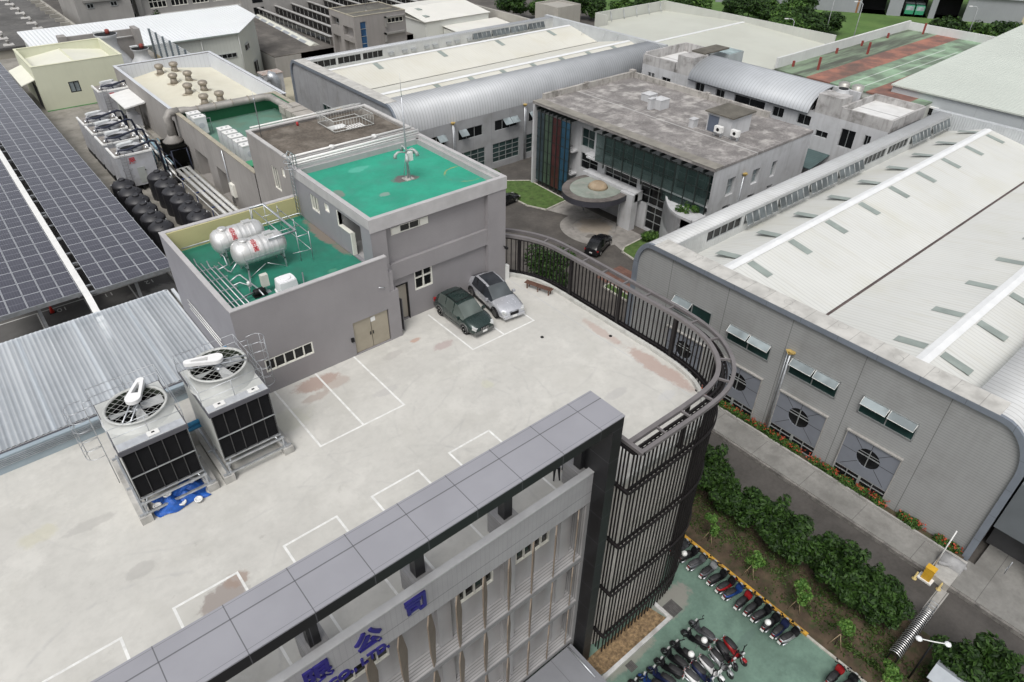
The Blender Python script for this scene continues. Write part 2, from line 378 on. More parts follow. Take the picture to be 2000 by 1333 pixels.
for x,y in ((23.6,24.9),(27.0,22.3),(27.0,15.6),(8.0,17.3),(14.2,16.6),(21.6,15.2),(12.9,16.9)):
    m.lathe([(.11,0),(.11,.03),(.05,.05)],(x,y,DK),10)
part(B,'floor_drain',m,BLACKM)
# front facade
m=MB(); m.box(-26,17.1,14.0,14.3,14.05,16.1); m.box(-26,17.1,14.3,14.9,14.05,14.25)
part(B,'parapet',m,LTILE,'tiled front parapet carrying the blue sign')
m=MB(); m.box(-26,17.13,13.97,14.33,16.1,16.16); m.box(-26,17.1,14.30,14.34,15.9,15.95); part(B,'parapet_cap',m,M('cap_metal',(.5,.5,.5),.5,.3,.1,1))
m=MB()
for z in (9.25,5.4,1.55): m.box(-26,16.75,14.0,14.9,z+.36,z+.65)
m.box(16.75,17.1,14.0,14.9,.3,14.05)
part(B,'ledge',m,M('ribbed_ledge',(.35,.345,.345),.8,0,.1,.5,lines=(('Y',.14,0,.045,.55),)),'ribbed concrete ledges under the windows')
m=MB()
for x in (15.7,12.1,8.4,3.0,-1.5):
    for z0,z1 in ((9.905,14.05),(6.055,9.605),(2.205,5.755)): m.box(x,x+.7,14.6,14.86,z0,z1)
part(B,'pilaster',m,LPLA)
FW=[]
for x in (13.0,9.5,3.9,-.4,-5):
    for z in (11.72,7.85,4.0): FW.append((x,x+2.15,z,z+1.15))
m=MB(); m.wall('y',14.85,-26,16.75,1.6,14.1,FW,.13,False); part(B,'front_wall',m,LPLA)
for w in FW: window(B,'y',14.85,*w,WFRAME,GLD,4,1,.11,.06,.08)
TAN=M('tan_fin_metal',(.25,.20,.155),.5,.2,.12,1.5,lines=(('Z',1.9,0,.03,.6),))
for i in range(14):
    x=16.05-1.43*i
    for zt,zb in ((14.05,9.6),(9.5,5.7),(5.6,1.75)):
        zm=(zt+zb)/2; pr=[(14.05,zt),(13.95,zt-.02),(13.70,zm+.6),(13.70,zm-.3),(13.95,zb),(14.05,zb)]
        c_,s_=.75,.66; S=[(.28,zt),(0,zt-.5),(.02,zm-.4),(.30,zb),(.46,zb),(.88,zm+.1),(.46,zt)]; m=MB()
        vs=[(x+c_*s+q*s_*.03,13.88+s_*s-q*c_*.03,z) for q in (-1,1) for s,z in S]; n=len(S)
        m.add(vs,[tuple(range(n)),tuple(range(n,2*n))[::-1]]+[(i,(i+1)%n,n+(i+1)%n,n+i) for i in range(n)]); part(B,'fin',m,TAN)
m=MB(); m.box(-10,16.6,10.9,13.9,1.75,2.0); part(B,'entrance_roof',m,M('entrance_roof_grey',(.2,.205,.22),.6,0,.1,.4,lines=(('X',2.4,.6,.03,.6),)),'flat grey entrance roof at the foot of the facade')
m=MB(); m.box(-10,16.4,11.2,13.9,0,1.75); part(B,'entrance_wall',m,LPLA)
m=MB(); m.tube([(16.3,13.9,2.06),(16.25,11.6,2.06)],.05); part(B,'drain_pipe',m,GALV)
NAVY=M('navy_letter',(.022,.018,.16),.4,0,.1,2)
for ch,x,z,s in (('司',7.12,15.35,1.1),('公',4.98,15.2,1.15),('限',2.9,15.2,1.15)):
    text(B,'sign_character',ch,NAVY,s,(x,13.96,z),(PI/2,0,0),.045,None,'CENTER',.035)
text(B,'sign_lettering','CO., LTD.',NAVY,.62,(5.78,13.97,14.08),(PI/2,0,0),.035,None,'RIGHT',.02)
# left rear edge: low blue-grey parapet with conduits
m=MB(); m.box(-26,7.4,32.95,33.2,DK,15.45); m.box(-26,7.4,33.2,34.0,14.2,14.9); part(B,'rear_parapet',m,M('blue_grey_parapet',(.3,.36,.40),.6,0,.1,.5),'low blue-grey rear parapet')
m=MB()
for i in range(5): m.tube([(-26,32.87-.0*i,14.98+.1*i),(7.3,32.87,14.98+.1*i)],.022,5)
part(B,'conduit',m,GALV)

# louvre screen
S=thing('louvre_screen','dark brown vertical slat screen curving round the corner of the pale roof deck','screen',(18.4,13,0))
m=MB(); m2=MB()
for i,p in enumerate(PATH):
    t=(PATH[min(len(PATH)-1,i+1)]-PATH[max(0,i-1)]); a=math.atan2(t.y,t.x)
    z0=.35 if p.y<20 else 2.0
    m.obox((p.x,p.y,(z0+17.25)/2),(.05,.075,17.25-z0),a)
for k in range(5): m.obox((18.35,13.25+.2*k,8.8),(.05,.075,16.9),0)
part(S,'slat',m,STEELD)
m=MB(); sp=spline(SCP,.3)
inn=offset(sp,-.38); out=offset(sp,.40)
RING=M('grey_brown_ring',(.2,.185,.185),.5,.3,.12,1)
m=MB(); ribbon(m,inn,.24,17.42,17.62); part(S,'inner_rail',m,RING)
m=MB(); ribbon(m,out,.2,17.42,17.62); part(S,'outer_rail',m,RING)
m=MB(); m.box(18.28,18.5,12.5,14.1,17.43,17.61); part(S,'end_rail',m,RING)
cs=spline(SCP,1.75)
for i,p in enumerate(cs[1:-1]):
    t=(cs[i+2]-cs[i]); a=math.atan2(t.y,t.x); q=MB(); q.obox((p.x,p.y,17.51),(.1,.7,.12),a); part(S,'cross_bar',q,RING)
for zb in (17.15,14.45,10.3,6.1,1.9):
    q=MB(); ribbon(q,offset(sp,-.1),.1,zb,zb+.16); ribbon(q,offset(sp,.1),.08,zb,zb+.14); q.box(18.27,18.43,12.9,14.1,zb,zb+.15); part(S,'band',q,STEELD)
ps=spline(SCP,4.4)
for i,p in enumerate(offset(ps,-.42)[1:]):
    q=MB(); t=(ps[min(i+2,len(ps)-1)]-ps[i]); q.obox((p.x,p.y,15.95),(.2,.16,2.95),math.atan2(t.y,t.x)); q.obox((p.x,p.y,DK+.05),(.3,.34,.1),math.atan2(t.y,t.x)); part(S,'post',q,STEELD)

# canopy portal frame along the front
P=thing('canopy_frame','long grey panelled portal canopy running along the front edge of the roof deck','canopy',(17,14,0))
CTOP=M('canopy_panel_grey',(.30,.30,.325),.45,.1,.06,.4,lines=(('X',2.155,3.2,.035,.75),('Y',40,14.60,.05,.75),('Y',40,13.33,.02,.5),('Y',40,15.17,.02,.5)))
BLKP=M('black_panel',(.012,.012,.0135),.45,0,.15,.6,lines=(('X',2.155,3.2,.03,.6,(.12,.12,.13)),('Z',1.9,.2,.03,.6,(.09,.09,.1))))
m=MB(); m.box(-26,17.56,13.18,15.27,19.80,19.86); part(P,'top_panel',m,CTOP)
m=MB(); m.box(-26,17.55,13.2,15.25,19.25,19.80); part(P,'beam',m,BLKP)
m=MB(); m.box(16.93,17.55,13.2,15.25,.3,19.25); part(P,'leg',m,BLKP,'black panelled end leg')
for x in (16.45,11.9,7.4,2.85,-1.7,-6.25):
    m=MB(); m.box(x+.22,x+.66,14.62,15.06,15.9,19.25); part(P,'column',m,BLKP)
    m=MB(); m.box(x-.02,x+.92,14.36,15.5,DK,15.9); part(P,'plinth',m,M('plinth_tile',(.30,.295,.295),.7,0,.1,1,tile=(.12,.3,'XZ',.25)))
# ------------------------------------------------------------------ rooftop stair house
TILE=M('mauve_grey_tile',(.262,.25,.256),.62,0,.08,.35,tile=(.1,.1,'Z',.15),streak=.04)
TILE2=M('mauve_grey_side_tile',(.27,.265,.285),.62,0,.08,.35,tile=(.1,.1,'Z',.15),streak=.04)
CAP=M('pale_parapet_cap',(.44,.43,.43),.7,0,.1,.8,streak=.1)
H=thing('stair_house','tall mauve-grey tiled stair house with a bright green flat roof on the deck','rooftop building',(21,36,DK))
UW=[(17.65,20.3,20.62,21.12)]; LW=[(18.98,20.32,16.32,18.02)]; DR=[(17.2,18.45,14.55,17.2)]
m=MB()
m.wall('y',31.85,17.15,24.6,14.5,17.8,LW+DR,.18); m.wall('y',31.85,17.15,24.6,18.9,21.45,UW,.14)
m.box(16.16,17.15,31.5,31.9,14.5,22.0); m.box(24.6,26.05,31.5,31.9,14.5,22.0); m.box(17.15,24.6,31.5,31.9,21.45,22.0); m.box(17.15,24.6,31.62,31.9,17.8,18.9)
part(H,'front_wall',m,TILE)
LH=[(37.95,39.1,20.1,21.2),(36.5,37.15,20.72,21.28),(33.95,35.35,20.38,21.4),(32.65,33.95,19.0,21.4)]
m=MB(); m.wall('x',16.15,31.5,41.4,14.5,22.0,[LH[0],LH[1],(32.65,35.35,19.0,21.4)],.22)
part(H,'side_wall',m,TILE2)
m=MB(); m.box(16.16,16.32,33.95,35.35,19.0,20.38); part(H,'half_wall_face',m,TILE2)
m=MB(); m.box(16.1,16.36,33.9,35.4,20.38,20.44); m.box(16.1,16.36,33.86,33.95,19.0,20.44); m.box(16.1,16.36,35.35,35.42,20.44,21.4); part(H,'opening_trim',m,WFRAME)
m=MB(); m.box(16.4,24.5,32.15,41.3,14.5,18.95); m.box(17.6,25.9,32.15,41.3,18.95,21.5); m.box(16.4,17.6,35.4,41.3,18.95,21.5); m.box(16.4,26.0,41.0,41.4,14.5,22); m.box(25.6,26.04,31.9,41.4,14.5,22.0)
part(H,'core',m,LPLA)
GRN=M('bright_green_roof_paint',(.022,.315,.205),.6,0,.16,.4,dirt=(.045,.25,.185),dirt_amt=.65,specks=.35,fine=.12,stains=((21.5,36.4,.75,.5,(.13,.115,.11),1.),(22.1,36.1,.4,.3,(.15,.125,.12),.9),(19.3,35.1,.35,.25,(.22,.3,.26),.8),(17.2,37.0,.3,.55,(.2,.2,.18),.8),(23.0,32.2,1.1,.3,(.24,.3,.25),.75),(20,39.6,.9,.4,(.12,.45,.35),.5)),rings=((25.1,34.7,1.55,.10,(.3,.3,.1),.85),(24.4,37.5,.35,.08,(.2,.5,.42),.8)))
m=MB(); m.box(16.4,25.8,31.75,41.15,21.5,21.62); part(H,'green_roof',m,GRN,'bright green waterproofed roof with bare grey patches')
m=MB()
for b in ((16.1,26.1,31.45,31.75),(16.1,26.1,41.15,41.45),(16.1,16.4,31.75,41.15),(25.8,26.1,31.75,41.15)): m.box(*b,21.62,22.24)
m.box(16.1,26.1,31.45,31.5,21.62-.2,21.62)
part(H,'roof_parapet',m,CAP)
m=MB(); m.tube([(16.3,41.3,22.32),(26.0,41.3,22.32)],.06); m.tube([(16.3,41.42,22.45),(26.0,41.42,22.45)],.09,8); part(H,'parapet_pipe',m,WHITEP)
w=window(H,'y',31.85,*UW[0],WFRAME,GLD,4,1,.12,.05,.02)
m=MB(); m.box(17.7,18.28,31.85,31.94,20.67,21.07); m.box(19.7,20.25,31.85,31.94,20.67,21.07); part(w,'blank_panel',m,WFRAME)
window(H,'y',31.85,*LW[0],WFRAME,GLD,2,2,.14,.08,.06)
window(H,'x',16.15,*LH[0],WFRAME,GLD,3,1,.16,.07,.05); window(H,'x',16.15,*LH[1],WFRAME,WHITEP,1,1,.16,.06,.05)
d=MB(); d.box(17.28,18.38,31.98,32.04,14.6,17.15); dd=part(H,'door',d,M('beige_door',(.33,.30,.25),.55,0,.1,1),'beige metal door standing half open')
m=MB()
for b in ((17.2,17.28,14.5,17.2),(18.38,18.45,14.5,17.2),(17.28,18.38,17.13,17.2)): m.box(b[0],b[1],31.82,32.0,b[2],b[3])
part(dd,'door_frame',m,BLACKM)
m=MB(); m.obox((17.22,31.25,15.8),(.05,1.1,2.3),.12); part(dd,'open_leaf',m,M('dark_door',(.1,.1,.105),.4))
m=MB(); m.tube([(25.9,31.48,17.3),(25.9,31.3,17.3)],.04); m.obox((25.9,31.22,17.28),(.14,.26,.14)); part(H,'wall_lamp',m,BLACKM)
m=MB(); m.box(26.05,26.45,31.55,31.85,14.5,15.6); part(H,'meter_box',m,WHITEP)
m=MB()
for dx in (0,.45):
    m.tube([(15.9,40.55+dx,18.95),(15.9,40.55+dx,23.2),(16.0,40.55+dx,23.4),(16.25,40.55+dx,23.2),(16.25,40.55+dx,22.3)],.03,6)
for k in range(15): m.tube([(15.9,40.55,19.2+.28*k),(15.9,41.0,19.2+.28*k)],.018,5)
for k in range(3): m.tube([(15.9+.35*math.sin(a),40.78+.35*math.cos(a),22.4+.4*k) for a in [-PI/2-2+i*.5 for i in range(9)]],.02,5)
part(H,'roof_ladder',m,GALV,'grey steel ladder with hoops at the rear corner')
# siren mast
A=thing('roof_mast','slim grey mast with a cluster of siren horns standing on the bright green roof','mast',(21.75,36.2,21.62))
m=MB(); m.box(-.3,.3,-.3,.3,0,.06); part(A,'base_plate',m,CONC,local=True)
m=MB(); m.tube([(0,0,.05),(0,0,2.9),(0,0,5.2)],[.06,.055,.04],8); m.tube([(0,0,5.2),(0,0,6.6)],[.02,.006],5)
for a in (0.6,2.7,4.8): m.tube([(.28*math.cos(a),.28*math.sin(a),.06),(0,0,2.0)],.022,5)
part(A,'pole',m,GALV,local=True)
m=MB()
for a,z in ((.3,1.75),(1.4,1.9),(2.9,1.75),(4.2,1.7),(5.3,1.9)):
    c,s_=math.cos(a),math.sin(a); m.tube([(0,0,z),(c*.35,s_*.35,z+.1),(c*.55,s_*.55,z+.1),(c*.72,s_*.72,z-.05),(c*.76,s_*.76,z-.25)],[.04,.05,.08,.1,.13],8)
part(A,'siren_horn',m,M('horn_grey',(.4,.43,.42),.5,.2,.1,3),local=True)
m=MB(); m.obox((.1,-.28,1.6),(.3,.22,.55)); part(A,'control_box',m,WHITEP,local=True)
# ------------------------------------------------------------------ pump room (lower block)
K=thing('pump_room','lower mauve-grey tiled block with a dark green walled roof holding two steel tanks','rooftop building',(12,36,DK))
W2=[(8.45,11.25,15.9,16.72)]; D2=[(13.8,16.2,14.55,16.8)]
m=MB(); m.wall('y',30.5,7.4,16.45,14.5,20.25,W2+D2,.15); m.box(16.45,17.0,30.5,31.48,14.5,17.9); m.box(16.3,16.75,30.55,31.48,17.9,19.2); part(K,'front_wall',m,TILE)
m=MB(); m.wall('x',7.4,30.5,41.4,11.2,20.25); part(K,'side_wall',m,TILE2)
m=MB(); m.box(7.5,16.12,30.75,41.2,14.5,18.8); m.box(7.42,16.12,41.2,41.4,11.2,20.25); part(K,'core',m,LPLA)
DG=M('dark_green_roof_paint',(.018,.185,.125),.65,0,.2,.5,dirt=(.035,.145,.11),dirt_amt=.6,specks=.4,fine=.12,stains=((15.95,37.6,.45,2.3,(.2,.155,.13),.9),(16.0,35.2,.3,1.0,(.19,.15,.125),.8),(14.3,33.2,.3,.2,(.1,.3,.2),.5)))
m=MB(); m.box(7.6,16.12,30.75,41.2,18.8,18.92); part(K,'green_roof',m,DG,'dark green painted roof floor')
m=MB(); m.box(7.4,16.45,30.48,30.76,20.25,20.31); m.box(7.38,7.66,30.76,41.1,20.25,20.31); m.box(7.38,16.15,41.1,41.42,20.25,20.31); m.box(7.43,7.66,30.76,41.0,18.92,20.25); m.box(7.66,16.4,30.53,30.76,18.92,20.25)
part(K,'parapet',m,CAP)
m=MB(); m.box(7.66,16.14,41.0,41.2,18.92,20.25); part(K,'yellow_wall',m,M('pale_yellow_panel',(.50,.46,.24),.7,0,.1,.4),'pale yellow rear parapet wall')
window(K,'y',30.5,*W2[0],WFRAME,GLD,5,1,.12,.07,.05)
m=MB(); m.box(13.85,14.98,30.6,30.66,14.58,16.75); m.box(15.02,16.15,30.6,30.66,14.58,16.75); dd=part(K,'double_door',m,M('beige_steel_door',(.33,.295,.23),.6,0,.1,.8))
m=MB(); m.box(14.86,14.92,30.55,30.6,15.5,15.7); m.box(15.05,15.1,30.55,30.6,15.5,15.7); part(dd,'handle',m,BLACKM)
m=MB(); m.box(15.0,15.3,30.585,30.6,16.35,16.65); part(dd,'notice',m,WHITEP)
m=MB(); m.box(13.55,13.72,30.38,30.5,15.6,15.85); part(K,'bell_box',m,BLACKM)
m=MB(); m.tube([(16.1,30.4,18.4),(15.7,30.4,18.55)],.03); part(K,'bracket',m,GALV)
# ------------------------------------------------------------------ roof cooling towers
LOUV=M('tower_louvre_black',(.004,.004,.0042),.95,0,.2,2,spec=.05)
TWHITE=M('tower_grey_white',(.52,.53,.51),.5,0,.1,.8,dirt=(.38,.38,.36),dirt_amt=.4)
DKGR=M('tower_dark_trim',(.10,.10,.115),.5,.2,.1,1)
PVCB=M('blue_pipe_paint',(.06,.30,.56),.45,0,.15,2)
def cooling_tower(label, loc, stack, aim, ladder_side, hatches):
    t=thing('cooling_tower',label,'cooling tower',loc,'cooling towers on the roof deck')
    L=dict(local=True)
    m=MB()
    for x in (-.35,2.65): m.box(x,x+.5,-.5,4.3,0,.42)
    part(t,'plinth',m,CONC,**L)
    m=MB()
    for y in (-.4,1.6,4.0): m.box(-.3,3.1,y,y+.09,.42,.52)
    for x in (-.12,2.84): m.box(x,x+.09,-.45,4.2,.42,.55)
    for x in (0,2.72):
        for y in (-.35,1.6,3.8): m.box(x,x+.07,y,y+.07,.52,1.15)
    m.tube([(0,-.33,.55),(.3,0,1.1)],.03,5); m.tube([(2.78,-.33,.55),(2.5,0,1.1)],.03,5)
    m.box(-.05,2.85,-.36,-.28,1.02,1.12)
    part(t,'base_frame',m,GALV,**L)
    m=MB(); m.box(.05,2.75,.08,3.75,1.1,3.96); part(t,'inner_fill',m,LOUV,**L)
    m=MB(); m.box(0,.05,0,3.8,1.1,4.0); m.box(2.75,2.8,0,3.8,1.1,4.0); part(t,'side_panel',m,TWHITE,**L)
    m=MB(); n=25
    for k in range(n):
        z=1.15+k*(3.75-1.15)/n; m.obox((1.4,.03,z+.05),(2.68,.085,.012),0,0,.95); m.obox((1.4,3.80,z+.05),(2.68,.10,.012),0,0,-.75)
    part(t,'louvre',m,M('louvre_slat',(.010,.010,.011),.7,0,.2,2,spec=.12),**L)
    m=MB()
    for x in (.02,.56,1.1,1.66,2.22,2.74): m.box(x,x+.035,-.045,-.01,1.12,3.78)
    part(t,'louvre_bar',m,M('louvre_bar_grey',(.07,.07,.07),.6,spec=.2),**L)
    m=MB(); m.box(0,2.8,-.05,-.008,2.40,2.45); m.box(-.02,2.82,-.06,.02,1.05,1.13); part(t,'louvre_rail',m,GALV,**L)
    m=MB(); m.box(-.04,2.84,-.07,0.,3.8,4.03); m.box(-.05,-.002,0,3.82,3.82,4.03); m.box(2.802,2.85,0,3.82,3.82,4.03); m.box(-.04,2.84,3.80,3.86,3.8,4.03); part(t,'top_trim',m,DKGR,**L)
    m=MB(); m.box(0,2.8,0,3.8,3.97,4.04); part(t,'top_deck',m,TWHITE,**L)
    m=MB(); m.box(.03,2.77,.02,.48,4.04,4.055)
    for i in range(9): m.box(.3*i+.05,.3*i+.075,.02,.48,4.055,4.07)
    part(t,'walkway',m,M('aluminium_plank',(.58,.60,.63),.4,.4,.12,1.5),**L)
    for hx in hatches:
        m=MB(); m.box(hx,hx+.5,.1,.42,4.07,4.12); h=part(t,'hatch',m,WHITEP,**L); m=MB(); m.obox((hx+.25,.26,4.14),(.12,.05,.04)); part(h,'handle',m,BLACKM,**L)
    cx,cy=1.42,2.12; zt=4.04+stack
    m=MB(); nn=32; prof=[(1.52,4.04),(1.34,4.04+stack*.45),(1.27,zt-.08),(1.33,zt-.06),(1.33,zt),(1.22,zt),(1.19,zt-.5-.2*stack)]
    o=len(m.v)
    for r,z in prof:
        for k in range(nn):
            a=2*PI*k/nn; m.v.append((cx+r*math.cos(a),cy+r*math.sin(a),z))
    for i in range(len(prof)-1):
        for k in range(nn): m.f.append([i*nn+k,i*nn+(k+1)%nn,(i+1)*nn+(k+1)%nn,(i+1)*nn+k]); m.sm.append(True)
    m.norecalc=True; part(t,'fan_stack',m,TWHITE,**L)
    zw=max(4.06,zt-.62); m=MB(); m.lathe([(1.2,zw-.01),(1.2,zw)],(cx,cy,0),24); part(t,'fan_well',m,LOUV,**L)
    m=MB(); m.norecalc=True
    for k in range(24):
        a,b=2*PI*k/24,2*PI*(k+1)/24; m.add([(cx+1.185*math.cos(q),cy+1.185*math.sin(q),z) for z in (zw,zt-.03) for q in (a,b)],[(0,2,3,1)],True)
    part(t,'stack_lining',m,M('dark_green_lining_fan',(.03,.04,.025),.8),**L)
    f=MB(); f.lathe([(.2,-.12),(.22,0),(.12,.1)],(cx,cy,zt-.24),14); fan=part(t,'fan_hub',f,GALV,**L)
    for k in range(4):
        a=k*PI/2+.5+aim; b=MB(); c,s_=math.cos(a),math.sin(a)
        vs=[]
        for dz in (0,.03):
            for rr,w,tl in ((.2,.13,.10),(1.12,.27,.05)):
                for sg in (-1,1): vs.append((cx+c*rr-s_*w*sg,cy+s_*rr+c*w*sg,zt-.24+dz+sg*tl))
        b.add(vs,[(0,1,3,2),(4,6,7,5),(0,2,6,4),(1,5,7,3),(0,4,5,1),(2,3,7,6)]); part(fan,'fan_blade',b,M('fan_blade_grey',(.42,.43,.43),.5,.2,.1,2),**L)
    m=MB(); 
    for k in range(-4,5):
        d=k*.27; h=math.sqrt(max(.01,1.3**2-d*d)); 
        for ang in (.6,.6+PI/2):
            c,s_=math.cos(ang),math.sin(ang); m.tube([(cx+c*d-s_*h,cy+s_*d+c*h,zt+.03),(cx+c*d+s_*h,cy+s_*d-c*h,zt+.03)],.007,3,False)
    part(t,'guard_mesh',m,TWHITE,**L)
    m=MB(); c,s_=math.cos(aim),math.sin(aim)
    for d in (-.16,.16): m.tube([(cx-c*1.32-s_*d,cy-s_*1.32+c*d,zt+.1),(cx+c*1.32-s_*d,cy+s_*1.32+c*d,zt+.1)],.035,6)
    for q in (-.6,.2,.8): m.tube([(cx+c*q-s_*.2,cy+s_*q+c*.2,zt+.1),(cx+c*q+s_*.2,cy+s_*q-c*.2,zt+.1)],.03,6)
    part(t,'motor_beam',m,GALV,**L)
    # belt cover: rounded teardrop with a long open slot
    def tear(rb,rs,d,n=10):
        P=[]
        for k in range(n+1): a=PI/2+PI*k/n; P.append((rb*math.cos(a),rb*math.sin(a)))
        for k in range(n+1): a=-PI/2+PI*k/n; P.append((d+rs*math.cos(a),rs*math.sin(a)))
        return P
    o_=tear(.33,.17,1.25); i_=[(.33,.15)]+[(.33,.15-.3*k/9) for k in range(1,10)]+[(.33,-.15)]+[(1.08*1+.0,-.05+.1*k/10) for k in range(11)]
    m=MB(); n=len(o_); z0,z1=zt+.22,zt+.40; T=lambda p,z:(cx+c*p[0]-s_*p[1],cy+s_*p[0]+c*p[1],z)
    vs=[T(p,z) for z in (z0,z1) for p in o_]+[T(p,z) for z in (z0,z1) for p in i_]; fs=[]
    for k in range(n):
        j=(k+1)%n; fs+=[(k,j,n+j,n+k),(2*n+k,3*n+k,3*n+j,2*n+j),(n+k,n+j,3*n+j,3*n+k),(k,2*n+k,2*n+j,j)]
    m.add(vs,fs); part(t,'belt_cover',m,M('cover_white',(.78,.78,.77),.35,0,.04,1),**L)
    m=MB(); m.lathe([(.14,0),(.14,.35)],(cx+c*1.15,cy+s_*1.15,zt-.1),10); part(t,'motor',m,GALV,**L)
    m=MB(); x0,x1,y0,y1=-.06,2.86,.45,3.86
    for z in (4.5,4.98):
        m.tube([(x0,y0,z),(x1,y0,z),(x1,y1,z),(x0,y1,z),(x0,y0,z)],.016,5)
    for x,y in ((x0,y0),(x1,y0),(x1,y1),(x0,y1),(1.4,y0),(1.4,y1),(x0,2.1),(x1,2.1)): m.tube([(x,y,3.9),(x,y,4.98)],.016,5)
    part(t,'handrail',m,GALV,**L)
    lx=-.42 if ladder_side<0 else 3.22; m=MB(); sg=ladder_side
    for y in (2.5,2.95): m.tube([(lx,y,.3),(lx,y,5.0),(lx-sg*.35,y,5.0)],.022,5)
    for k in range(15): m.tube([(lx,2.5,.5+.28*k),(lx,2.95,.5+.28*k)],.014,4)
    for k in range(6):
        z=2.3+.55*k; m.tube([(lx,2.35,z)]+[(lx+sg*(.35+.4*math.sin(a)) if True else 0,2.72-.42*math.cos(a),z) for a in [PI*i/8 for i in range(9)]]+[(lx,3.1,z)],.016,4)
    for a in (PI*.25,PI*.5,PI*.75): m.tube([(lx+sg*(.35+.4*math.sin(a)),2.72-.42*math.cos(a),2.3),(lx+sg*(.35+.4*math.sin(a)),2.72-.42*math.cos(a),5.05)],.012,4)
    part(t,'caged_ladder',m,GALV,**L)
    return t
cooling_tower('cooling tower at the outer end of the deck with blue tarpaulin beneath its black louvres',(.45,26.0,DK),.45,1.05,-1,(1.25,))
cooling_tower('cooling tower beside the mauve block, with a tall fan collar and bare concrete beneath',(4.25,26.0,DK),.85,2.75,1,(.35,1.95))
t=thing('blue_pipe','pair of thick blue water pipes running between the two cooling towers','pipe',(3.7,29.5,DK))
for z in (15.5,15.78):
    m=MB(); m.tube([(3.1,29.2,z),(4.3,29.2,z)],.12,10); part(t,'pipe_run',m,PVCB)
m=MB(); m.box(3.5,3.9,29.0,29.4,DK,15.4); part(t,'pipe_block',m,CONC)
t=thing('blue_elbow_pipe','bright blue bent pipe at the back of the tower nearest the mauve block','pipe',(6.3,31,DK))
m=MB(); m.tube([(5.6,30.6,16.2),(5.6,30.6,17.8),(5.65,30.65,18.0),(5.85,30.75,18.1),(6.9,30.95,18.1)],.13,10); part(t,'pipe_run',m,PVCB)
m=MB(); m.box(6.85,6.95,30.8,31.1,DK,18.0); part(t,'support',m,GALV)
# tarpaulin heap
m=MB(); n=22; hm={}
rr=random.Random(3)
bumps=[(rr.uniform(-.9,.9),rr.uniform(-.4,.4),rr.uniform(.15,.4),rr.uniform(.18,.42)) for _ in range(9)]
def th(x,y):
    h=0
    for bx,by,bh,bw in bumps: h=max(h,bh*1.25*math.exp(-((x-bx)**2+(y-by)**2)/(2*bw*bw)))
    e=max(0,1-(x/1.25)**4-(y/.72)**4); return .03+h*min(1,e*2)+.02*math.sin(9*x+5*y)
vs=[];fs=[]
for i in range(n+1):
    for j in range(n+1):
        x=-1.25+2.5*i/n; y=-.72+1.44*j/n; vs.append((1.95+.92*x+.1*math.sin(5*y),26.05+.9*y+.08*math.sin(4*x),DK+1.25*th(x,y)))
for i in range(n):
    for j in range(n): fs.append((i*(n+1)+j,(i+1)*(n+1)+j,(i+1)*(n+1)+j+1,i*(n+1)+j+1))
m.add(vs,fs)
TARP=M('blue_tarpaulin',(.015,.10,.42),.45,0,.3,3,bump=.6)
solo('tarpaulin',m,TARP,'crumpled blue tarpaulin heap lying under the black louvres of a cooling tower','tarpaulin',None,(2.0,25.75,DK))
for k,(x,y,h,lb) in enumerate(((1.5,26.15,.5,'white flanged pipe stub standing on the middle of the blue tarpaulin'),(.95,25.9,.36,'grey-white flanged stub at the outer end of the blue tarpaulin'),(2.55,25.3,.16,'white flanged stub on the deck just in front of the blue tarpaulin'),(1.9,25.5,.26,'small white flanged stub at the front hem of the blue tarpaulin'),(2.65,26.4,.42,'white flanged stub at the back of the blue tarpaulin by the plinth'))):
    t=thing('pipe_flange',lb,'pipe fitting',(x,y,DK),'flanged fittings on the blue tarpaulin')
    m=MB(); m.lathe([(.10,0),(.10,h)],(0,0,0),12); part(t,'stub',m,TWHITE,local=True)
    m=MB(); m.lathe([(.19,h),(.19,h+.05),(.12,h+.05),(.12,h+.02)],(0,0,0),14); part(t,'flange',m,WHITEP,local=True)
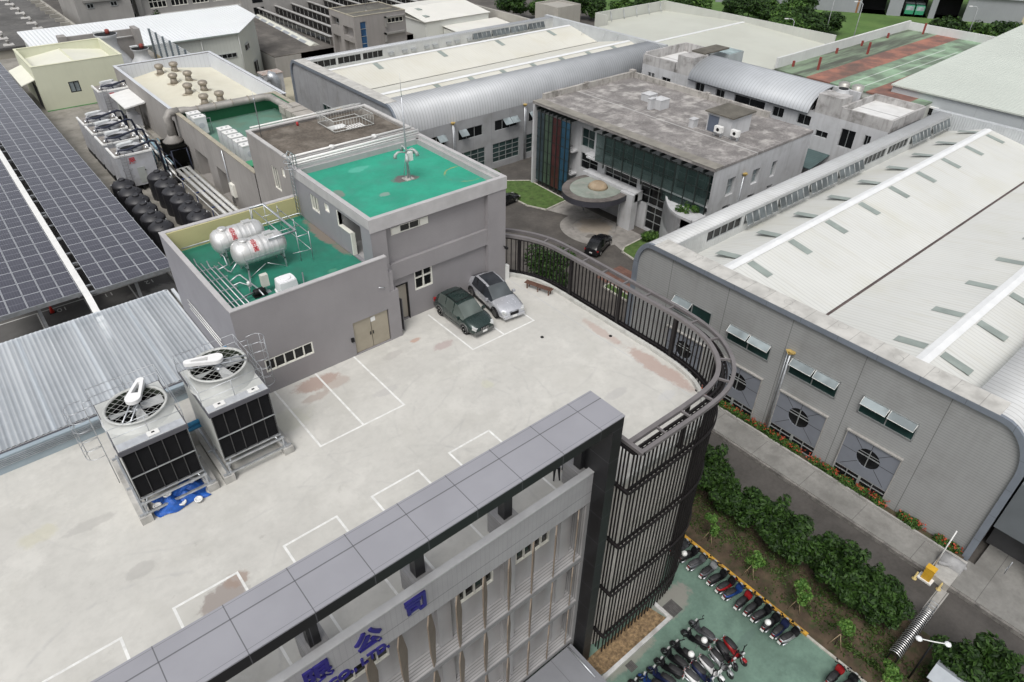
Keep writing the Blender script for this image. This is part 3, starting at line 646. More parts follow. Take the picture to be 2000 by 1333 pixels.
# ------------------------------------------------------------------ cars
def car(label, loc, rz, L, W, Hh, paint, style, roofglass=False, glassm=None, rims=None, trim=None, clad=None, cat='car', lamp=None):
    t=thing('parked_car',label,cat,loc,'parked cars',rz); G=glassm or GLD
    h=L/2; k=Hh/1.7
    # x, z_low, z_belt, z_top, half widths sill/belt/top (scaled)
    S=[(-h,.42,.80,.92,.78,.76,.60),(-h+.10,.30,.86,1.02,.88,.86,.66),(-h+.32,.26,.92,1.30,.95,.93,.66),(-h+.62,.26,.97,1.58,.98,.955,.68),(-h+1.15,.25,.97,1.70,1.,.97,.70),(-h+1.9,.25,.95,1.71,1.,.97,.71),(-h+2.55,.25,.94,1.64,1.,.97,.70),(-h+3.35,.25,.96,1.06,1.,.97,.78),(-h+3.75,.26,.93,1.03,.985,.95,.74),(-h+L-.35,.26,.82,.93,.94,.90,.66),(-h+L-.10,.30,.70,.82,.86,.80,.58),(-h+L,.38,.60,.66,.74,.68,.50)]
    if style=='rake': S[1]=(-h+.10,.32,.95,1.08,.88,.86,.64); S[2]=(-h+.4,.28,1.02,1.36,.95,.93,.64); S[3]=(-h+.85,.27,1.03,1.58,.98,.955,.66)
    sx=W/2; rings=[]
    for (x,zl,zb,zt,a,b,c) in S:
        zl,zb,zt=zl*k,zb*k,zt*k; zm=(zl+zb)/2
        H_=[(.0,zl),(a*.86*sx,zl),(a*sx*.99,zl+.12),(a*sx*1.0,zm+.06),(b*sx,zb),(c*sx*1.02,zt-.05),(c*sx*.80,zt-.01),(0,zt+.015)]
        rings.append([(x,-y,z) for y,z in H_[::-1]][:-1]+[(x,y,z) for y,z in H_])
    n=len(rings[0]); allv=[p for r in rings for p in r]
    body,gl=[],{'windscreen':[],'rear_window':[],'side_window':[],'sunroof':[]}
    for i in range(len(S)-1):
        for j in range(n-1):
            f=(i*n+j,(i+1)*n+j,(i+1)*n+j+1,i*n+j+1); q=j if j<7 else 13-j
            # q: 0 centre roof,1 roof side,2 glass band,3 belt->mid...
            if 3<=i<=6 and q==2 and not(i==6): gl['side_window'].append(f)
            elif i==6 and q==2: gl['side_window'].append(f)
            elif i==6 and q in(0,1): gl['windscreen'].append(f)
            elif i in(1,2) and q in (0,1): gl['rear_window'].append(f)
            elif roofglass and i in(4,5) and q==0: gl['sunroof'].append(f)
            else: body.append(f)
    for e in (0,len(S)-1): body.append(tuple(e*n+j for j in range(n))[::(1 if e==0 else -1)])
    m=MB(); m.add(allv,body,True); bo=part(t,'body',m,paint,local=True)
    for nm,fs in gl.items():
        if fs:
            m=MB(); m.add([(x*1.0,y*1.004,z+.004) for x,y,z in allv],fs,True); part(t,nm,m,(glass('sky_tinted_windscreen',(.075,.085,.09)) if nm=='windscreen' and not glassm is None and roofglass else G),local=True)  # glass-roofed car: sky reflection put into the windscreen's paler base colour
    # pillars over the side glass
    m=MB()
    for x0,x1 in ((-h+1.38,-h+1.46),(-h+2.22,-h+2.30)):
        for sg in (-1,1): m.add([(x0,sg*.975*sx,.95*k),(x1,sg*.975*sx,.95*k),(x1-.02,sg*.725*sx,1.655*k),(x0-.02,sg*.725*sx,1.655*k),(x0,sg*.955*sx,.95*k),(x1,sg*.955*sx,.95*k),(x1-.02,sg*.70*sx,1.655*k),(x0-.02,sg*.70*sx,1.655*k)],[(0,1,2,3),(4,7,6,5),(0,3,7,4),(1,5,6,2),(0,4,5,1),(3,2,6,7)])
    part(t,'pillar',m,BLACKM if style=='rake' else paint,local=True)
    rw=.36*k
    for x in (-h+.86,-h+L-.92):
        for sg in (-1,1):
            m=MB(); m.lathe([(rw*.55,-.11),(rw*.96,-.11),(rw,-.06),(rw,.06),(rw*.96,.11),(rw*.55,.11)],(x,sg*(sx-.10),rw),20,True,'Y'); w=part(t,'wheel',m,RUB,local=True)
            m=MB(); m.lathe([(rw*.62,-.02),(rw*.62,.0)],(x,sg*(sx+.0),rw),16,False,'Y'); part(w,'rim_well',m,BLACKM,local=True)
            m=MB()
            for q in range(5):
                a=2*PI*q/5; m.obox((x+math.cos(a)*rw*.33,sg*(sx+.012),rw+math.sin(a)*rw*.33),(rw*.62,.02,.085),0,-a)
            m.lathe([(rw*.16,-.02),(rw*.16,.02)],(x,sg*(sx+.012),rw),8,False,'Y'); m.lathe([(rw*.66,-.012),(rw*.66,.012),(rw*.58,.012),(rw*.58,-.012)],(x,sg*(sx+.01),rw),18,False,'Y')
            part(w,'rim',m,rims or CHROME,local=True)
            m=MB(); m.tube([(x+(rw+.06)*math.cos(a),sg*(sx*.992),rw+(rw+.06)*math.sin(a)) for a in [PI*q/10 for q in range(11)]],.045,5); part(t,'wheel_arch',m,clad or BLACKM,local=True)
    m=MB(); m.box(-h+1.2,h-1.25,-sx*1.0,sx*1.0,.22*k,.36*k); part(t,'sill_cladding',m,clad or BLACKM,local=True)
    m=MB(); m.obox((h-.06,0,.40*k),(.22,W*.80,.20*k)); part(t,'front_bumper',m,clad or paint,local=True)
    m=MB(); m.obox((-h+.05,0,.45*k),(.2,W*.84,.22*k)); part(t,'rear_bumper',m,clad or paint,local=True)
    m=MB(); m.obox((h-.015,0,.60*k),(.07,.62,.20*k)); g=part(t,'grille',m,BLACKM,local=True)
    if style!='rake':
        m=MB()
        for q in range(5): m.obox((h+.02,-.24+.12*q,.60*k),(.02,.03,.18*k))
        part(g,'grille_bar',m,CHROME,local=True)
    else:
        m=MB(); m.add([(h+.03,-.42,.30),(h+.03,.42,.30),(h+.02,.3,.5),(h-.05,.34,.74),(h-.05,-.34,.74),(h+.02,-.3,.5)],[(0,1,2,5),(5,2,3,4)]); part(g,'grille_mesh',m,BLACKM,local=True)
    for sg in (-1,1):
        m=MB(); m.obox((h-.17,sg*sx*.66,.70*k),(.30,.34,.16*k),-sg*.5,.25); part(t,'headlight',m,lamp or M('headlight_glass',(.55,.56,.55),.15,.2,.1,3),local=True)
        m=MB(); m.obox((-h+.14,sg*sx*.80,.86*k),(.2,.22,.2*k),sg*.4); part(t,'tail_light',m,M('red_lamp',(.25,.01,.012),.3),local=True)
        m=MB(); m.obox((-h+3.0,sg*(sx+.10),1.0*k),(.16,.2,.15)); part(t,'mirror',m,paint,local=True)
    m=MB(); m.obox((h+.05,0,.42*k),(.02,.34,.15)); part(t,'number_plate',m,WHITEP,local=True)
    m=MB(); m.obox((-h-.02,0,.62*k),(.02,.34,.15)); part(t,'number_plate',m,WHITEP,local=True)
    if style!='rake':
        m=MB(); m.tube([(-h+1.25,-sx*.66,1.735*k),(-h+1.25,sx*.66,1.735*k)],.018,5); m.tube([(-h+2.3,-sx*.66,1.715*k),(-h+2.3,sx*.66,1.715*k)],.018,5)
        for sg in (-1,1): m.tube([(-h+1.1,sg*sx*.66,1.72*k),(-h+2.4,sg*sx*.66,1.71*k)],.02,5)
        part(t,'roof_rack',m,BLACKM,local=True)
    m=MB(); m.tube([(h-1.62,-.5,1.07*k),(h-1.74,.1,1.13*k)],.012,4); m.tube([(h-1.64,.1,1.07*k),(h-1.74,.6,1.12*k)],.012,4); part(t,'wiper',m,BLACKM,local=True)
    return t
def carpaint(name,col,metal=.3,rough=.28):
    m=M(name,col,rough,metal,.05,2); m.node_tree.nodes['Principled BSDF'].inputs['Coat Weight'].default_value=.6; m.node_tree.nodes['Principled BSDF'].inputs['Coat Roughness'].default_value=.08; return m
car('dark green estate car with grey lower cladding parked outside the door of the stair house',(20.95,29.5,DK),-PI/2,4.4,1.82,1.66,carpaint('dark_green_paint',(.018,.036,.032)),'box',False,glass('clear_car_glass',(.10,.12,.11)),None,None,M('grey_cladding',(.12,.125,.12),.5,.2))
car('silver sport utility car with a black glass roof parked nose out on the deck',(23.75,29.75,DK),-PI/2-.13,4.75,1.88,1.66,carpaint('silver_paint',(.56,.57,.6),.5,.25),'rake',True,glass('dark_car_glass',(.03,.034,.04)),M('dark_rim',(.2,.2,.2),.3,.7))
car('glossy black people carrier standing on the asphalt below the office entrance',(54.4,48.4,0),.38,4.8,1.88,1.72,carpaint('black_paint',(.010,.010,.012)),'rake',False)
car('black saloon car half hidden behind the stair house beside the lawn',(53.6,65.0,0),.1,4.5,1.8,1.45,carpaint('black_paint_2',(.012,.012,.014)),'rake',False)
# ------------------------------------------------------------------ bench, person
t=thing('wooden_bench','low brown wooden bench standing against the louvre screen beyond the silver car','bench',(27.0,29.05,DK),None,-1.27)
m=MB()
for k in range(3): m.box(-1.05,1.05,-.2+.14*k,-.08+.14*k,.40,.45)
WOOD=M('brown_wood',(.12,.06,.04),.6,0,.3,3); part(t,'seat',m,WOOD,local=True)
for x in (-.85,0,.85):
    m=MB(); m.box(x-.03,x+.03,-.17,-.10,0,.40); m.box(x-.03,x+.03,.12,.19,0,.40); m.box(x-.03,x+.03,-.1,.12,.30,.37); part(t,'leg',m,WOOD,local=True)
def person(label, loc, rz, top, bottom, skin, hair):
    t=thing('person',label,'person',loc,None,rz)
    V=[(0,0,.95),(0,0,1.12),(0,0,1.32),(0,0,1.45),(0,.01,1.53),(0,.02,1.62),(0,.01,1.70),(.1,0,.90),(.11,.01,.5),(.11,-.02,.09),(.13,.12,.04),(-.1,0,.90),(-.12,-.03,.5),(-.15,-.08,.09),(-.17,.06,.04),(.19,0,1.40),(.25,-.02,1.12),(.24,.05,.88),(.24,.07,.80),(-.19,0,1.40),(-.25,-.02,1.12),(-.24,.05,.88),(-.24,.07,.80)]
    E=[(0,1),(1,2),(2,3),(3,4),(4,5),(5,6),(0,7),(7,8),(8,9),(9,10),(0,11),(11,12),(12,13),(13,14),(3,15),(15,16),(16,17),(17,18),(3,19),(19,20),(20,21),(21,22)]
    Rr=[.15,.14,.17,.10,.055,.10,.09,.095,.06,.042,.04,.095,.06,.042,.04,.06,.045,.032,.04,.06,.045,.032,.04]
    me=bpy.data.meshes.new('body'); me.from_pydata(V,E,[]); o=bpy.data.objects.new('body',me); COL.objects.link(o); o.parent=t
    sk=o.modifiers.new('skin','SKIN')
    for i,v in enumerate(me.skin_vertices[0].data): v.radius=(Rr[i],Rr[i]*(.75 if i<4 else 1)); v.use_root=(i==0)
    o.modifiers.new('sub','SUBSURF').levels=2; o.modifiers['sub'].render_levels=2
    k=NT('person_clothes'); z=k.sep()[2]
    c=k.mix(k.math('GREATER_THAN',z,.97),bottom,top); c=k.mix(k.math('GREATER_THAN',z,1.50),c,skin); c=k.mix(k.math('LESS_THAN',z,.08),c,(.02,.02,.02))
    k.link(c,k.b.inputs['Base Color']); k.b.inputs['Roughness'].default_value=.8; me.materials.append(k.m)
    m=MB(); m.lathe([(.02,.135),(.09,.11),(.115,.05),(.11,-.02),(.085,-.06)],(0,-.015,1.66),14); part(t,'hair',m,hair,local=True)
    for sg in (-1,1):
        for q in range(5):
            m=MB(); x=.24*sg; y=.05+.016*q; m.tube([(x,y,.79),(x-.005*sg,y+.008,.745+.01*(q==0)),(x-.015*sg,y+.012,.71+.03*(q==0))],[.009,.008,.006],5); part(t,'finger',m,M('skin',skin,.6),local=True)
    return t
person('person in dark trousers standing under the canopy beside its end column, only the legs showing',(16.3,15.75,DK),2.4,(.12,.13,.16),(.012,.013,.016),(.45,.3,.22),BLACKM)
# ------------------------------------------------------------------ steel water tanks and pipework on the pump room roof
F=18.92
STEEL=M('stainless_steel',(.70,.70,.69),.34,.55,.06,1.2,dirt=(.4,.36,.3),dirt_amt=.25,lines=(('X',.42,.05,.02,.45),))
RED=M('red_label_ink',(.42,.02,.03),.6)
def water_tank(label,x0,yc):
    t=thing('water_tank',label,'water tank',(x0+1.4,yc,F),'stainless tanks on the pump room roof'); zc=F+1.35; r=.72
    m=MB(); pr=[(.02,-.02),(.36,.02),(.58,.14),(r,.36),(r,.8)]
    for q in range(6): pr+=[(r,.9+.3*q),(r+.015,.95+.3*q),(r,1.0+.3*q)]
    pr+=[(r,2.75),(.58,2.97),(.36,3.09),(.02,3.13)]
    m.lathe(pr,(x0,yc,zc),28,True,'X'); tk=part(t,'tank_shell',m,STEEL)
    m=MB(); m.lathe([(.26,0),(.26,.09),(.22,.12),(.02,.14)],(x0+.75,yc,zc+r-.03),16); part(tk,'lid',m,STEEL)
    m=MB(); m.box(x0+1.95,x0+2.45,yc-.2,yc+.2,zc+r-.1,zc+r+.08); part(tk,'saddle_box',m,STEEL)
    m=MB()
    for x in (x0+.45,x0+2.65):
        for y in (yc-.7,yc+.66): m.box(x,x+.07,y,y+.07,F,zc-.18)
        m.box(x,x+.07,yc-.7,yc+.73,zc-.8,zc-.7)
    for y in (yc-.72,yc+.68): m.box(x0+.42,x0+2.76,y,y+.07,zc-.22,zc-.14); m.tube([(x0+.5,y,F+.1),(x0+1.5,y,zc-.7)],.025,5); m.tube([(x0+2.6,y,F+.1),(x0+1.6,y,zc-.7)],.025,5)
    part(t,'stand',m,GALV)
    lab=MB(); n=8
    for k in range(n):
        a0,a1=PI*.985-PI*.36*k/n*1.0,0
        f=lambda q:(yc-(r+.008)*math.sin(q),zc+(r+.008)*math.cos(q))
        p,q_=f(.28+1.05*k/n),f(.28+1.05*(k+1)/n); lab.quad((x0+.95,p[0],p[1]),(x0+1.42,p[0],p[1]),(x0+1.42,q_[0],q_[1]),(x0+.95,q_[0],q_[1]))
    lb=part(t,'label',lab,M('label_white',(.72,.66,.65),.5))
    for k,(ch) in enumerate('品井圓'):
        a=.48+.33*k; y=yc-(r+.016)*math.sin(a); z=zc+(r+.016)*math.cos(a)
        text(lb,'label_character',ch,RED,.30,(x0+1.185,y,z),(a,0,0),.004,None,'CENTER',.004)
    return t
water_tank('horizontal stainless steel water tank nearer the yellow wall, partly behind its twin',9.35,38.1)
water_tank('horizontal stainless steel water tank nearer the front, on the open steel stand',9.75,36.0)
t=thing('roof_pipework','run of thin grey pipes laid along the outer side of the dark green roof','pipes',(8.5,36,F))
for k,x in enumerate((8.05,8.25,8.48,8.75,9.0)):
    m=MB(); m.tube([(x,31.2,F+.30),(x,38.6-.35*k,F+.30),(x,38.9-.35*k,F+.3+.25*(k%2))],.04,6); part(t,'pipe_run',m,GALV)
m=MB()
for y in (31.8,33.2,34.6,36.0,37.4): m.box(7.9,9.2,y,y+.05,F+.2,F+.26); m.box(7.95,8.0,y,y+.05,F,F+.2); m.box(9.1,9.15,y,y+.05,F,F+.2)
part(t,'pipe_rack',m,GALV)
for pts in ([(9.0,36.9,F+.3),(9.6,37.0,F+.35),(9.7,37.6,F+.6),(9.5,38.1,F+.9)],[(9.0,35.2,F+.3),(9.5,35.3,F+.45),(9.7,35.3,F+.45),(9.9,33.4,F+.4),(9.9,32.6,F+.35)],[(9.3,37.6,F+.35),(9.4,36.4,F+.3),(9.5,36.2,F+.3),(9.9,36.1,F+.8)],[(9.0,34.6,F+.35),(9.4,34.7,F+.35),(9.75,34.0,F+.3),(10.3,35.6,F+.5)],[(8.2,40.6,F+.35),(15.8,40.7,F+.35),(15.95,40.5,F+.35)],[(9.2,31.6,F+.3),(12,32.0,F+.35),(12.6,33.5,F+.35)]):
    m=MB(); m.tube(pts,.045,6); part(t,'pipe_branch',m,GALV)
t=thing('tank_pipe_bridge','open bridge of grey pipes standing on legs at the end of the steel tanks','pipework',(13.2,37,F))
m=MB()
for z,w in ((F+2.0,.07),): m.tube([(12.5,39.9,z),(13.4,39.9,z),(13.4,35.4,z),(11.7,35.4,z)],w,8)
m.tube([(12.7,39.9,F+1.85),(12.7,35.5,F+1.85)],.035,6); m.tube([(14.0,39.3,F+1.8),(14.0,35.0,F+1.8),(13.2,35.0,F+1.8)],.03,6); m.tube([(12.5,39.6,F+2.),(12.5,39.9,F+.4)],.035,6)
part(t,'top_pipe',m,GALV)
m=MB()
for x,y in ((13.4,39.9),(13.4,35.4),(12.5,39.9),(14.0,35.0),(14.0,37.0),(14.0,39.3)): m.tube([(x,y,F),(x,y,F+1.95)],.025,5)
for y in (36.2,37.4,38.6): m.tube([(12.7,y,F+1.85),(14.0,y,F+1.85)],.022,5)
m.tube([(14.0,35,F+.7),(14.0,39.3,F+.7)],.02,5); m.tube([(12.9,35.2,F+.75),(14,35.0,F+.75)],.02,5)
part(t,'leg',m,GALV)
t=thing('water_box','white moulded plastic tank with a round lid behind the front parapet of the pump room','water box',(11.3,32.75,F))
m=MB(); 
vs=[]; 
for z,s_ in ((0,1.0),(.12,1.0),(.14,.92),(.78,.84),(.84,.78)): vs.append((z,s_))
pr=[]
o=len(m.v)
for z,s_ in vs:
    for k in range(24):
        a=2*PI*k/24; c,s2=math.cos(a),math.sin(a); q=max(abs(c),abs(s2))**.75; m.v.append((c/q*.62*s_,s2/q*.5*s_,z))
for i in range(len(vs)-1):
    for k in range(24): m.f.append([i*24+k,i*24+(k+1)%24,(i+1)*24+(k+1)%24,(i+1)*24+k]); m.sm.append(False)
m.f.append([4*24+k for k in range(24)]); m.sm.append(False)
part(t,'shell',m,M('white_plastic',(.76,.76,.77),.4,0,.04,1),local=True)
m=MB(); m.lathe([(.30,.84),(.30,.88),(.26,.90)],(0,0,0),20); part(t,'lid',m,MATS['white_plastic'],local=True)
t=thing('control_cabinet','slim pale control cabinet on a post between the steel tanks and the white plastic tank','cabinet',(10.35,33.35,F))
m=MB(); m.box(-.2,.2,-.14,.14,.45,1.15); part(t,'case',m,M('cabinet_beige',(.56,.56,.50),.5),local=True)
m=MB(); m.box(-.03,.03,-.03,.03,0,.45); m.box(-.2,.2,-.15,.15,0,.04); part(t,'post',m,GALV,local=True)
t=thing('water_pump','black motor pump with a white cap at the foot of the front steel tank','pump',(9.9,33.3,F))
m=MB(); m.lathe([(.17,-.3),(.2,-.2),(.2,.3),(.1,.36)],(0,0,.25),12,True,'X'); m.box(-.35,.4,-.22,.22,0,.07); part(t,'motor',m,BLACKM,local=True)
m=MB(); m.lathe([(.09,.6),(.09,.82),(.04,.85)],(-.35,.35,0),10); part(t,'cap',m,WHITEP,local=True)
m=MB(); m.tube([(-.35,.35,0),(-.35,.35,.62)],.035,6); m.tube([(-.3,0,.3),(-.9,-.1,.3),(-.9,-.5,.3)],.045,6); part(t,'pump_pipe',m,GALV,local=True)
# ------------------------------------------------------------------ the two barrel-edged factory halls
def hall(name,label,x0,x1,yt,yb,wallmat,roofmat,barrelmat,z0,mon_win,sky,front):
    """long hall along X: flat-topped end parapets with rounded shoulders, barrel eaves, two ridges and a valley"""
    t=thing(name,label,'factory hall',((x0+x1)/2,(yt+yb)/2,0)); zt=11.85
    def prof(i=0.):
        P=[(yb+i,z0)]
        for k in range(9): a=PI/2*k/8; P.append((yb+2.4-(2.4-i)*math.cos(a),8.3+(3.55-i)*math.sin(a)))
        for k in range(9): a=PI/2*k/8; P.append((yt-1.7+(1.7-i)*math.sin(a),9.2+(2.65-i)*math.cos(a)))
        P.append((yt-i,z0)); return P
    m=MB(); pr=prof(.35); m.extr(pr,'X',x0+.25,x0+1.1); part(t,'end_wall',m,wallmat)
    m=MB(); o_,i_=prof(0),prof(.42); n=len(o_)
    for xa,xb in ((x0,x0+.26),):
        vs=[(x,*p) for x in (xa,xb) for q in (o_,i_) for p in q]; fs=[]
        for k in range(n-1): fs+=[(k,k+1,n+k+1,n+k),(2*n+k,3*n+k,3*n+k+1,2*n+k+1),(k,2*n+k,2*n+k+1,k+1),(n+k,n+k+1,3*n+k+1,3*n+k)]
        m.add(vs,fs)
    part(t,'end_trim',m,M('blue_grey_trim',(.20,.225,.26),.55,.1,.1,.5,lines=(('Y',2.85,.4,.03,.6),('Z',2.4,0,.03,.6)),streak=.15),'smooth blue-grey band round the end wall')
    m=MB(); m.box(x0+.02,x0+1.75,yb+2.6,yt-2.0,zt-.3,zt+.03); part(t,'coping',m,M('stained_coping',(.50,.49,.46),.8,0,.15,.6,dirt=(.3,.29,.27),dirt_amt=.6,lines=(('Y',1.7,.3,.04,.5),),rings=tuple((x0+1.1+.3*math.sin(k*2.1),yb+5+2.1*k,.6,.045,(.25,.245,.23),.8) for k in range(11))))
    m=MB(); m.box(x1-1.2,x1-.4,yb+.5,yt-.5,z0,zt); part(t,'far_end_wall',m,M('far_parapet_panel',(.45,.47,.48),.6,0,.1,.5,corr=('Y',.3,.5)))
    yg=yt-2.9; W=(yg)-(yb+4.4); r1=yt-7.5; r2=yb+8.3; v=(r1+r2)/2; zr,zv=11.2,9.65
    for k,(ya,za,yc,zc) in enumerate(((yg,zv,r1,zr),(r1,zr,v+.12,zv),(v-.12,zv,r2,zr),(r2,zr,yb+4.4,10.3))):
        m=MB(); m.quad((x0+1.0,ya,za),(x1-1.2,ya,za),(x1-1.2,yc,zc),(x0+1.0,yc,zc)); m.quad((x0+1.0,ya,za-.25),(x1-1.2,ya,za-.25),(x1-1.2,yc,zc-.25),(x0+1.0,yc,zc-.25)); part(t,'roof_slope',m,roofmat)
    m=MB(); m.box(x0+1.0,x1-1.2,v-.3,v+.3,zv-.4,zv-.12); m.box(x0+1,x1-1.2,yg-.4,yg+.05,zv-.4,zv-.05); part(t,'valley_gutter',m,M('rusty_gutter',(.13,.10,.095),.8,0,.3,1))
    for y in (r1,r2):
        m=MB(); m.add([(x,y+dy,zr+dz) for x in (x0+1.75,x1-1.3) for dy,dz in ((-.45,-.03),(0,.09),(.45,-.03),(0,.0))],[(0,1,5,4),(1,2,6,5),(2,3,7,6),(3,0,4,7),(0,3,2,1),(4,5,6,7)]); part(t,'ridge_cap',m,M('ridge_cap_white',(.72,.73,.73),.45,0,.05,1))
    SKL=M('skylight_strip',(.27,.31,.285),.4,0,.15,.8)
    for (x,y,sg) in sky:
        za=lambda yy:zr-(zr-zv)*abs(yy-y)/(abs(r1-v)) +.025
        m=MB(); a,b=y+sg*.55,y+sg*2.6; m.quad((x,a,za(a)),(x+.85,a,za(a)),(x+.85,b,za(b)),(x,b,za(b))); m.quad((x,a,za(a)-.02),(x+.85,a,za(a)-.02),(x+.85,b,za(b)-.02),(x,b,za(b)-.02)); part(t,'skylight',m,SKL)
    # barrel eaves
    m=MB(); P=[(yb+2.4-2.3*math.cos(PI/2*k/12),8.3+3.5*math.sin(PI/2*k/12)) for k in range(13)]+[(yb+4.4,11.8)]
    Pi=[(y+.0,z-.12) for y,z in P][::-1]; m.extr(P+Pi,'X',x0+.3,x1-.6,True); part(t,'barrel_roof',m,barrelmat,'ribbed silver barrel-curved eaves')
    m=MB(); P=[(yg,11.8)]+[(yt-1.7+1.65*math.sin(PI/2*k/12),9.2+2.6*math.cos(PI/2*k/12)) for k in range(13)]
    Pi=[(y,z-.12) for y,z in P][::-1]; m.extr(P+Pi,'X',x0+.3,x1-.6,True); part(t,'barrel_roof',m,barrelmat)
    m=MB(); m.box(x0+1,x1-1,yb+4.25,yb+4.4,9.5,11.72); m.box(x0+1,x1-1,yg-.02,yg+.14,11.45,11.72); part(t,'fascia',m,M('pale_fascia',(.47,.48,.48),.5,.1,.1,.5))
    m=MB(); m.wall('y',yb+.08,x0+.5,x1-.5,z0,8.3,[w[:4] for w in front['win']],.18); m.box(x0+.6,x1-.6,yt-.3,yt-.06,z0,9.3); part(t,'long_wall',m,wallmat)
    for w in front['win']: window(t,'y',yb+.08,*w[:4],AFRAME,GLG if w[4] else GLD,w[5],w[6],.16,.06,.04)
    for w in front['win']:
        if w[7]:
            for q in w[7]:
                a=w[0]+(w[1]-w[0])*q/w[5]; b=a+(w[1]-w[0])/w[5]; m=MB(); m.add([(a+.04,yb+.05,w[3]),(b-.04,yb+.05,w[3]),(b-.04,yb-.75,w[3]-.65),(a+.04,yb-.75,w[3]-.65)]+[(a+.04,yb+.05,w[3]-.04),(b-.04,yb+.05,w[3]-.04),(b-.04,yb-.75,w[3]-.69),(a+.04,yb-.75,w[3]-.69)],[(0,1,2,3),(7,6,5,4),(0,4,5,1),(1,5,6,2),(2,6,7,3),(3,7,4,0)]); part(t,'open_sash',m,GLW)
    # monitor windows facing the roof
    ym=yg-.02
    segs=mon_win
    m=MB(); m.wall('y',ym+.02,x0+1,x1-1,zv-.3,11.5,[(a,b,10.35,11.4) for a,b,kind in segs if kind!='vent'],.2,True); part(t,'monitor_wall',m,M('monitor_panel',(.50,.51,.50),.6,0,.1,.4,streak=.2,corr=('X',.3,.4)))
    for a,b,kind in segs:
        if kind=='vent':
            m=MB(); m.box(a,b,ym-.35,ym-.05,10.4,10.8); m.box(a-.04,b+.04,ym-.42,ym,10.8,10.85); part(t,'vent_box',m,GALV); continue
        w=window(t,'y',ym+.02,a,b,10.35,11.4,AFRAME,GLD if kind=='dark' else GLB,max(1,int((b-a)/.9)),1,.16,.06,.05)
        if kind=='open':
            n=max(1,int((b-a)/.9))
            for q in range(n):
                p=a+(b-a)*q/n; e=a+(b-a)*(q+1)/n; m=MB(); d=.42
                m.add([(p+.03,ym,11.38),(e-.03,ym,11.38),(e-.03,ym-d,10.45),(p+.03,ym-d,10.45),(p+.03,ym,11.35),(e-.03,ym,11.35),(e-.03,ym-d,10.42),(p+.03,ym-d,10.42)],[(0,1,2,3),(7,6,5,4),(0,4,5,1),(1,5,6,2),(2,6,7,3),(3,7,4,0)]); s_=part(w,'sash',m,GLB)
                m=MB()
                m.tube([(p+.05,ym-.02,11.385),(p+.05,ym-d,10.455)],.025,4); m.tube([(e-.05,ym-.02,11.385),(e-.05,ym-d,10.455)],.025,4); m.tube([(p+.05,ym-d,10.455),(e-.05,ym-d,10.455)],.03,4)
                part(w,'sash_frame',m,AFRAME)
    return t
WTILE=M('grey_wall_cladding',(.325,.33,.325),.75,0,.05,.15,streak=.16,dirt=(.2,.2,.19),lines=(('Z',.22,0,.04,.30),('Y',5.62,1.2,.05,.7)))
WTILE2=M('pale_grey_wall_panel',(.33,.335,.345),.75,0,.07,.3,streak=.12,dirt=(.22,.22,.21),lines=(('Y',3.1,1.2,.05,.5),('X',3.3,0,.04,.4)))
RWHITE=M('white_sheet_roof',(.61,.615,.585),.5,0,.05,.1,dirt=(.55,.54,.45),dirt_amt=.45,runs=((2.2,.10,1),.4,(.50,.48,.40)),lines=(('X',.42,0,.10,.16),('X',9,3,.05,.2)))
RCREAM=M('cream_sheet_roof',(.62,.61,.545),.5,0,.05,.1,dirt=(.56,.535,.44),dirt_amt=.5,runs=((2.2,.12,1),.35,(.52,.49,.39)),lines=(('X',.5,0,.1,.08),))
BAR1=M('silver_barrel_sheet',(.47,.485,.50),.55,.2,.08,.3,lines=(('X',.46,0,.07,.45),))
BAR2=M('pale_barrel_sheet',(.52,.53,.53),.6,.1,.08,.3,lines=(('X',.46,0,.06,.4),),dirt=(.4,.4,.38),dirt_amt=.4)
seg=[]
x=48.5
for k in range(5):
    kinds=['dark','open','open','open','open']; seg.append((x,x+5.2,'open' if k else 'dark')); x+=5.6
for k in range(4): seg.append((x,x+5.0,'dark' if k<2 else 'open')); x+=5.5
sk=[(47+6.1*k,25.8,s) for k in range(9) for s in (1,-1)]+[(46.6+6.1*k,9.94,s) for k in range(5) for s in (1,-1)]
RF=hall('factory_hall','large factory hall with white two-ridged roof and round porthole windows in its grey end wall',42.2,99.5,33.3,1.64,WTILE,RWHITE,BAR2,.3,seg,sk,{'win':[]})
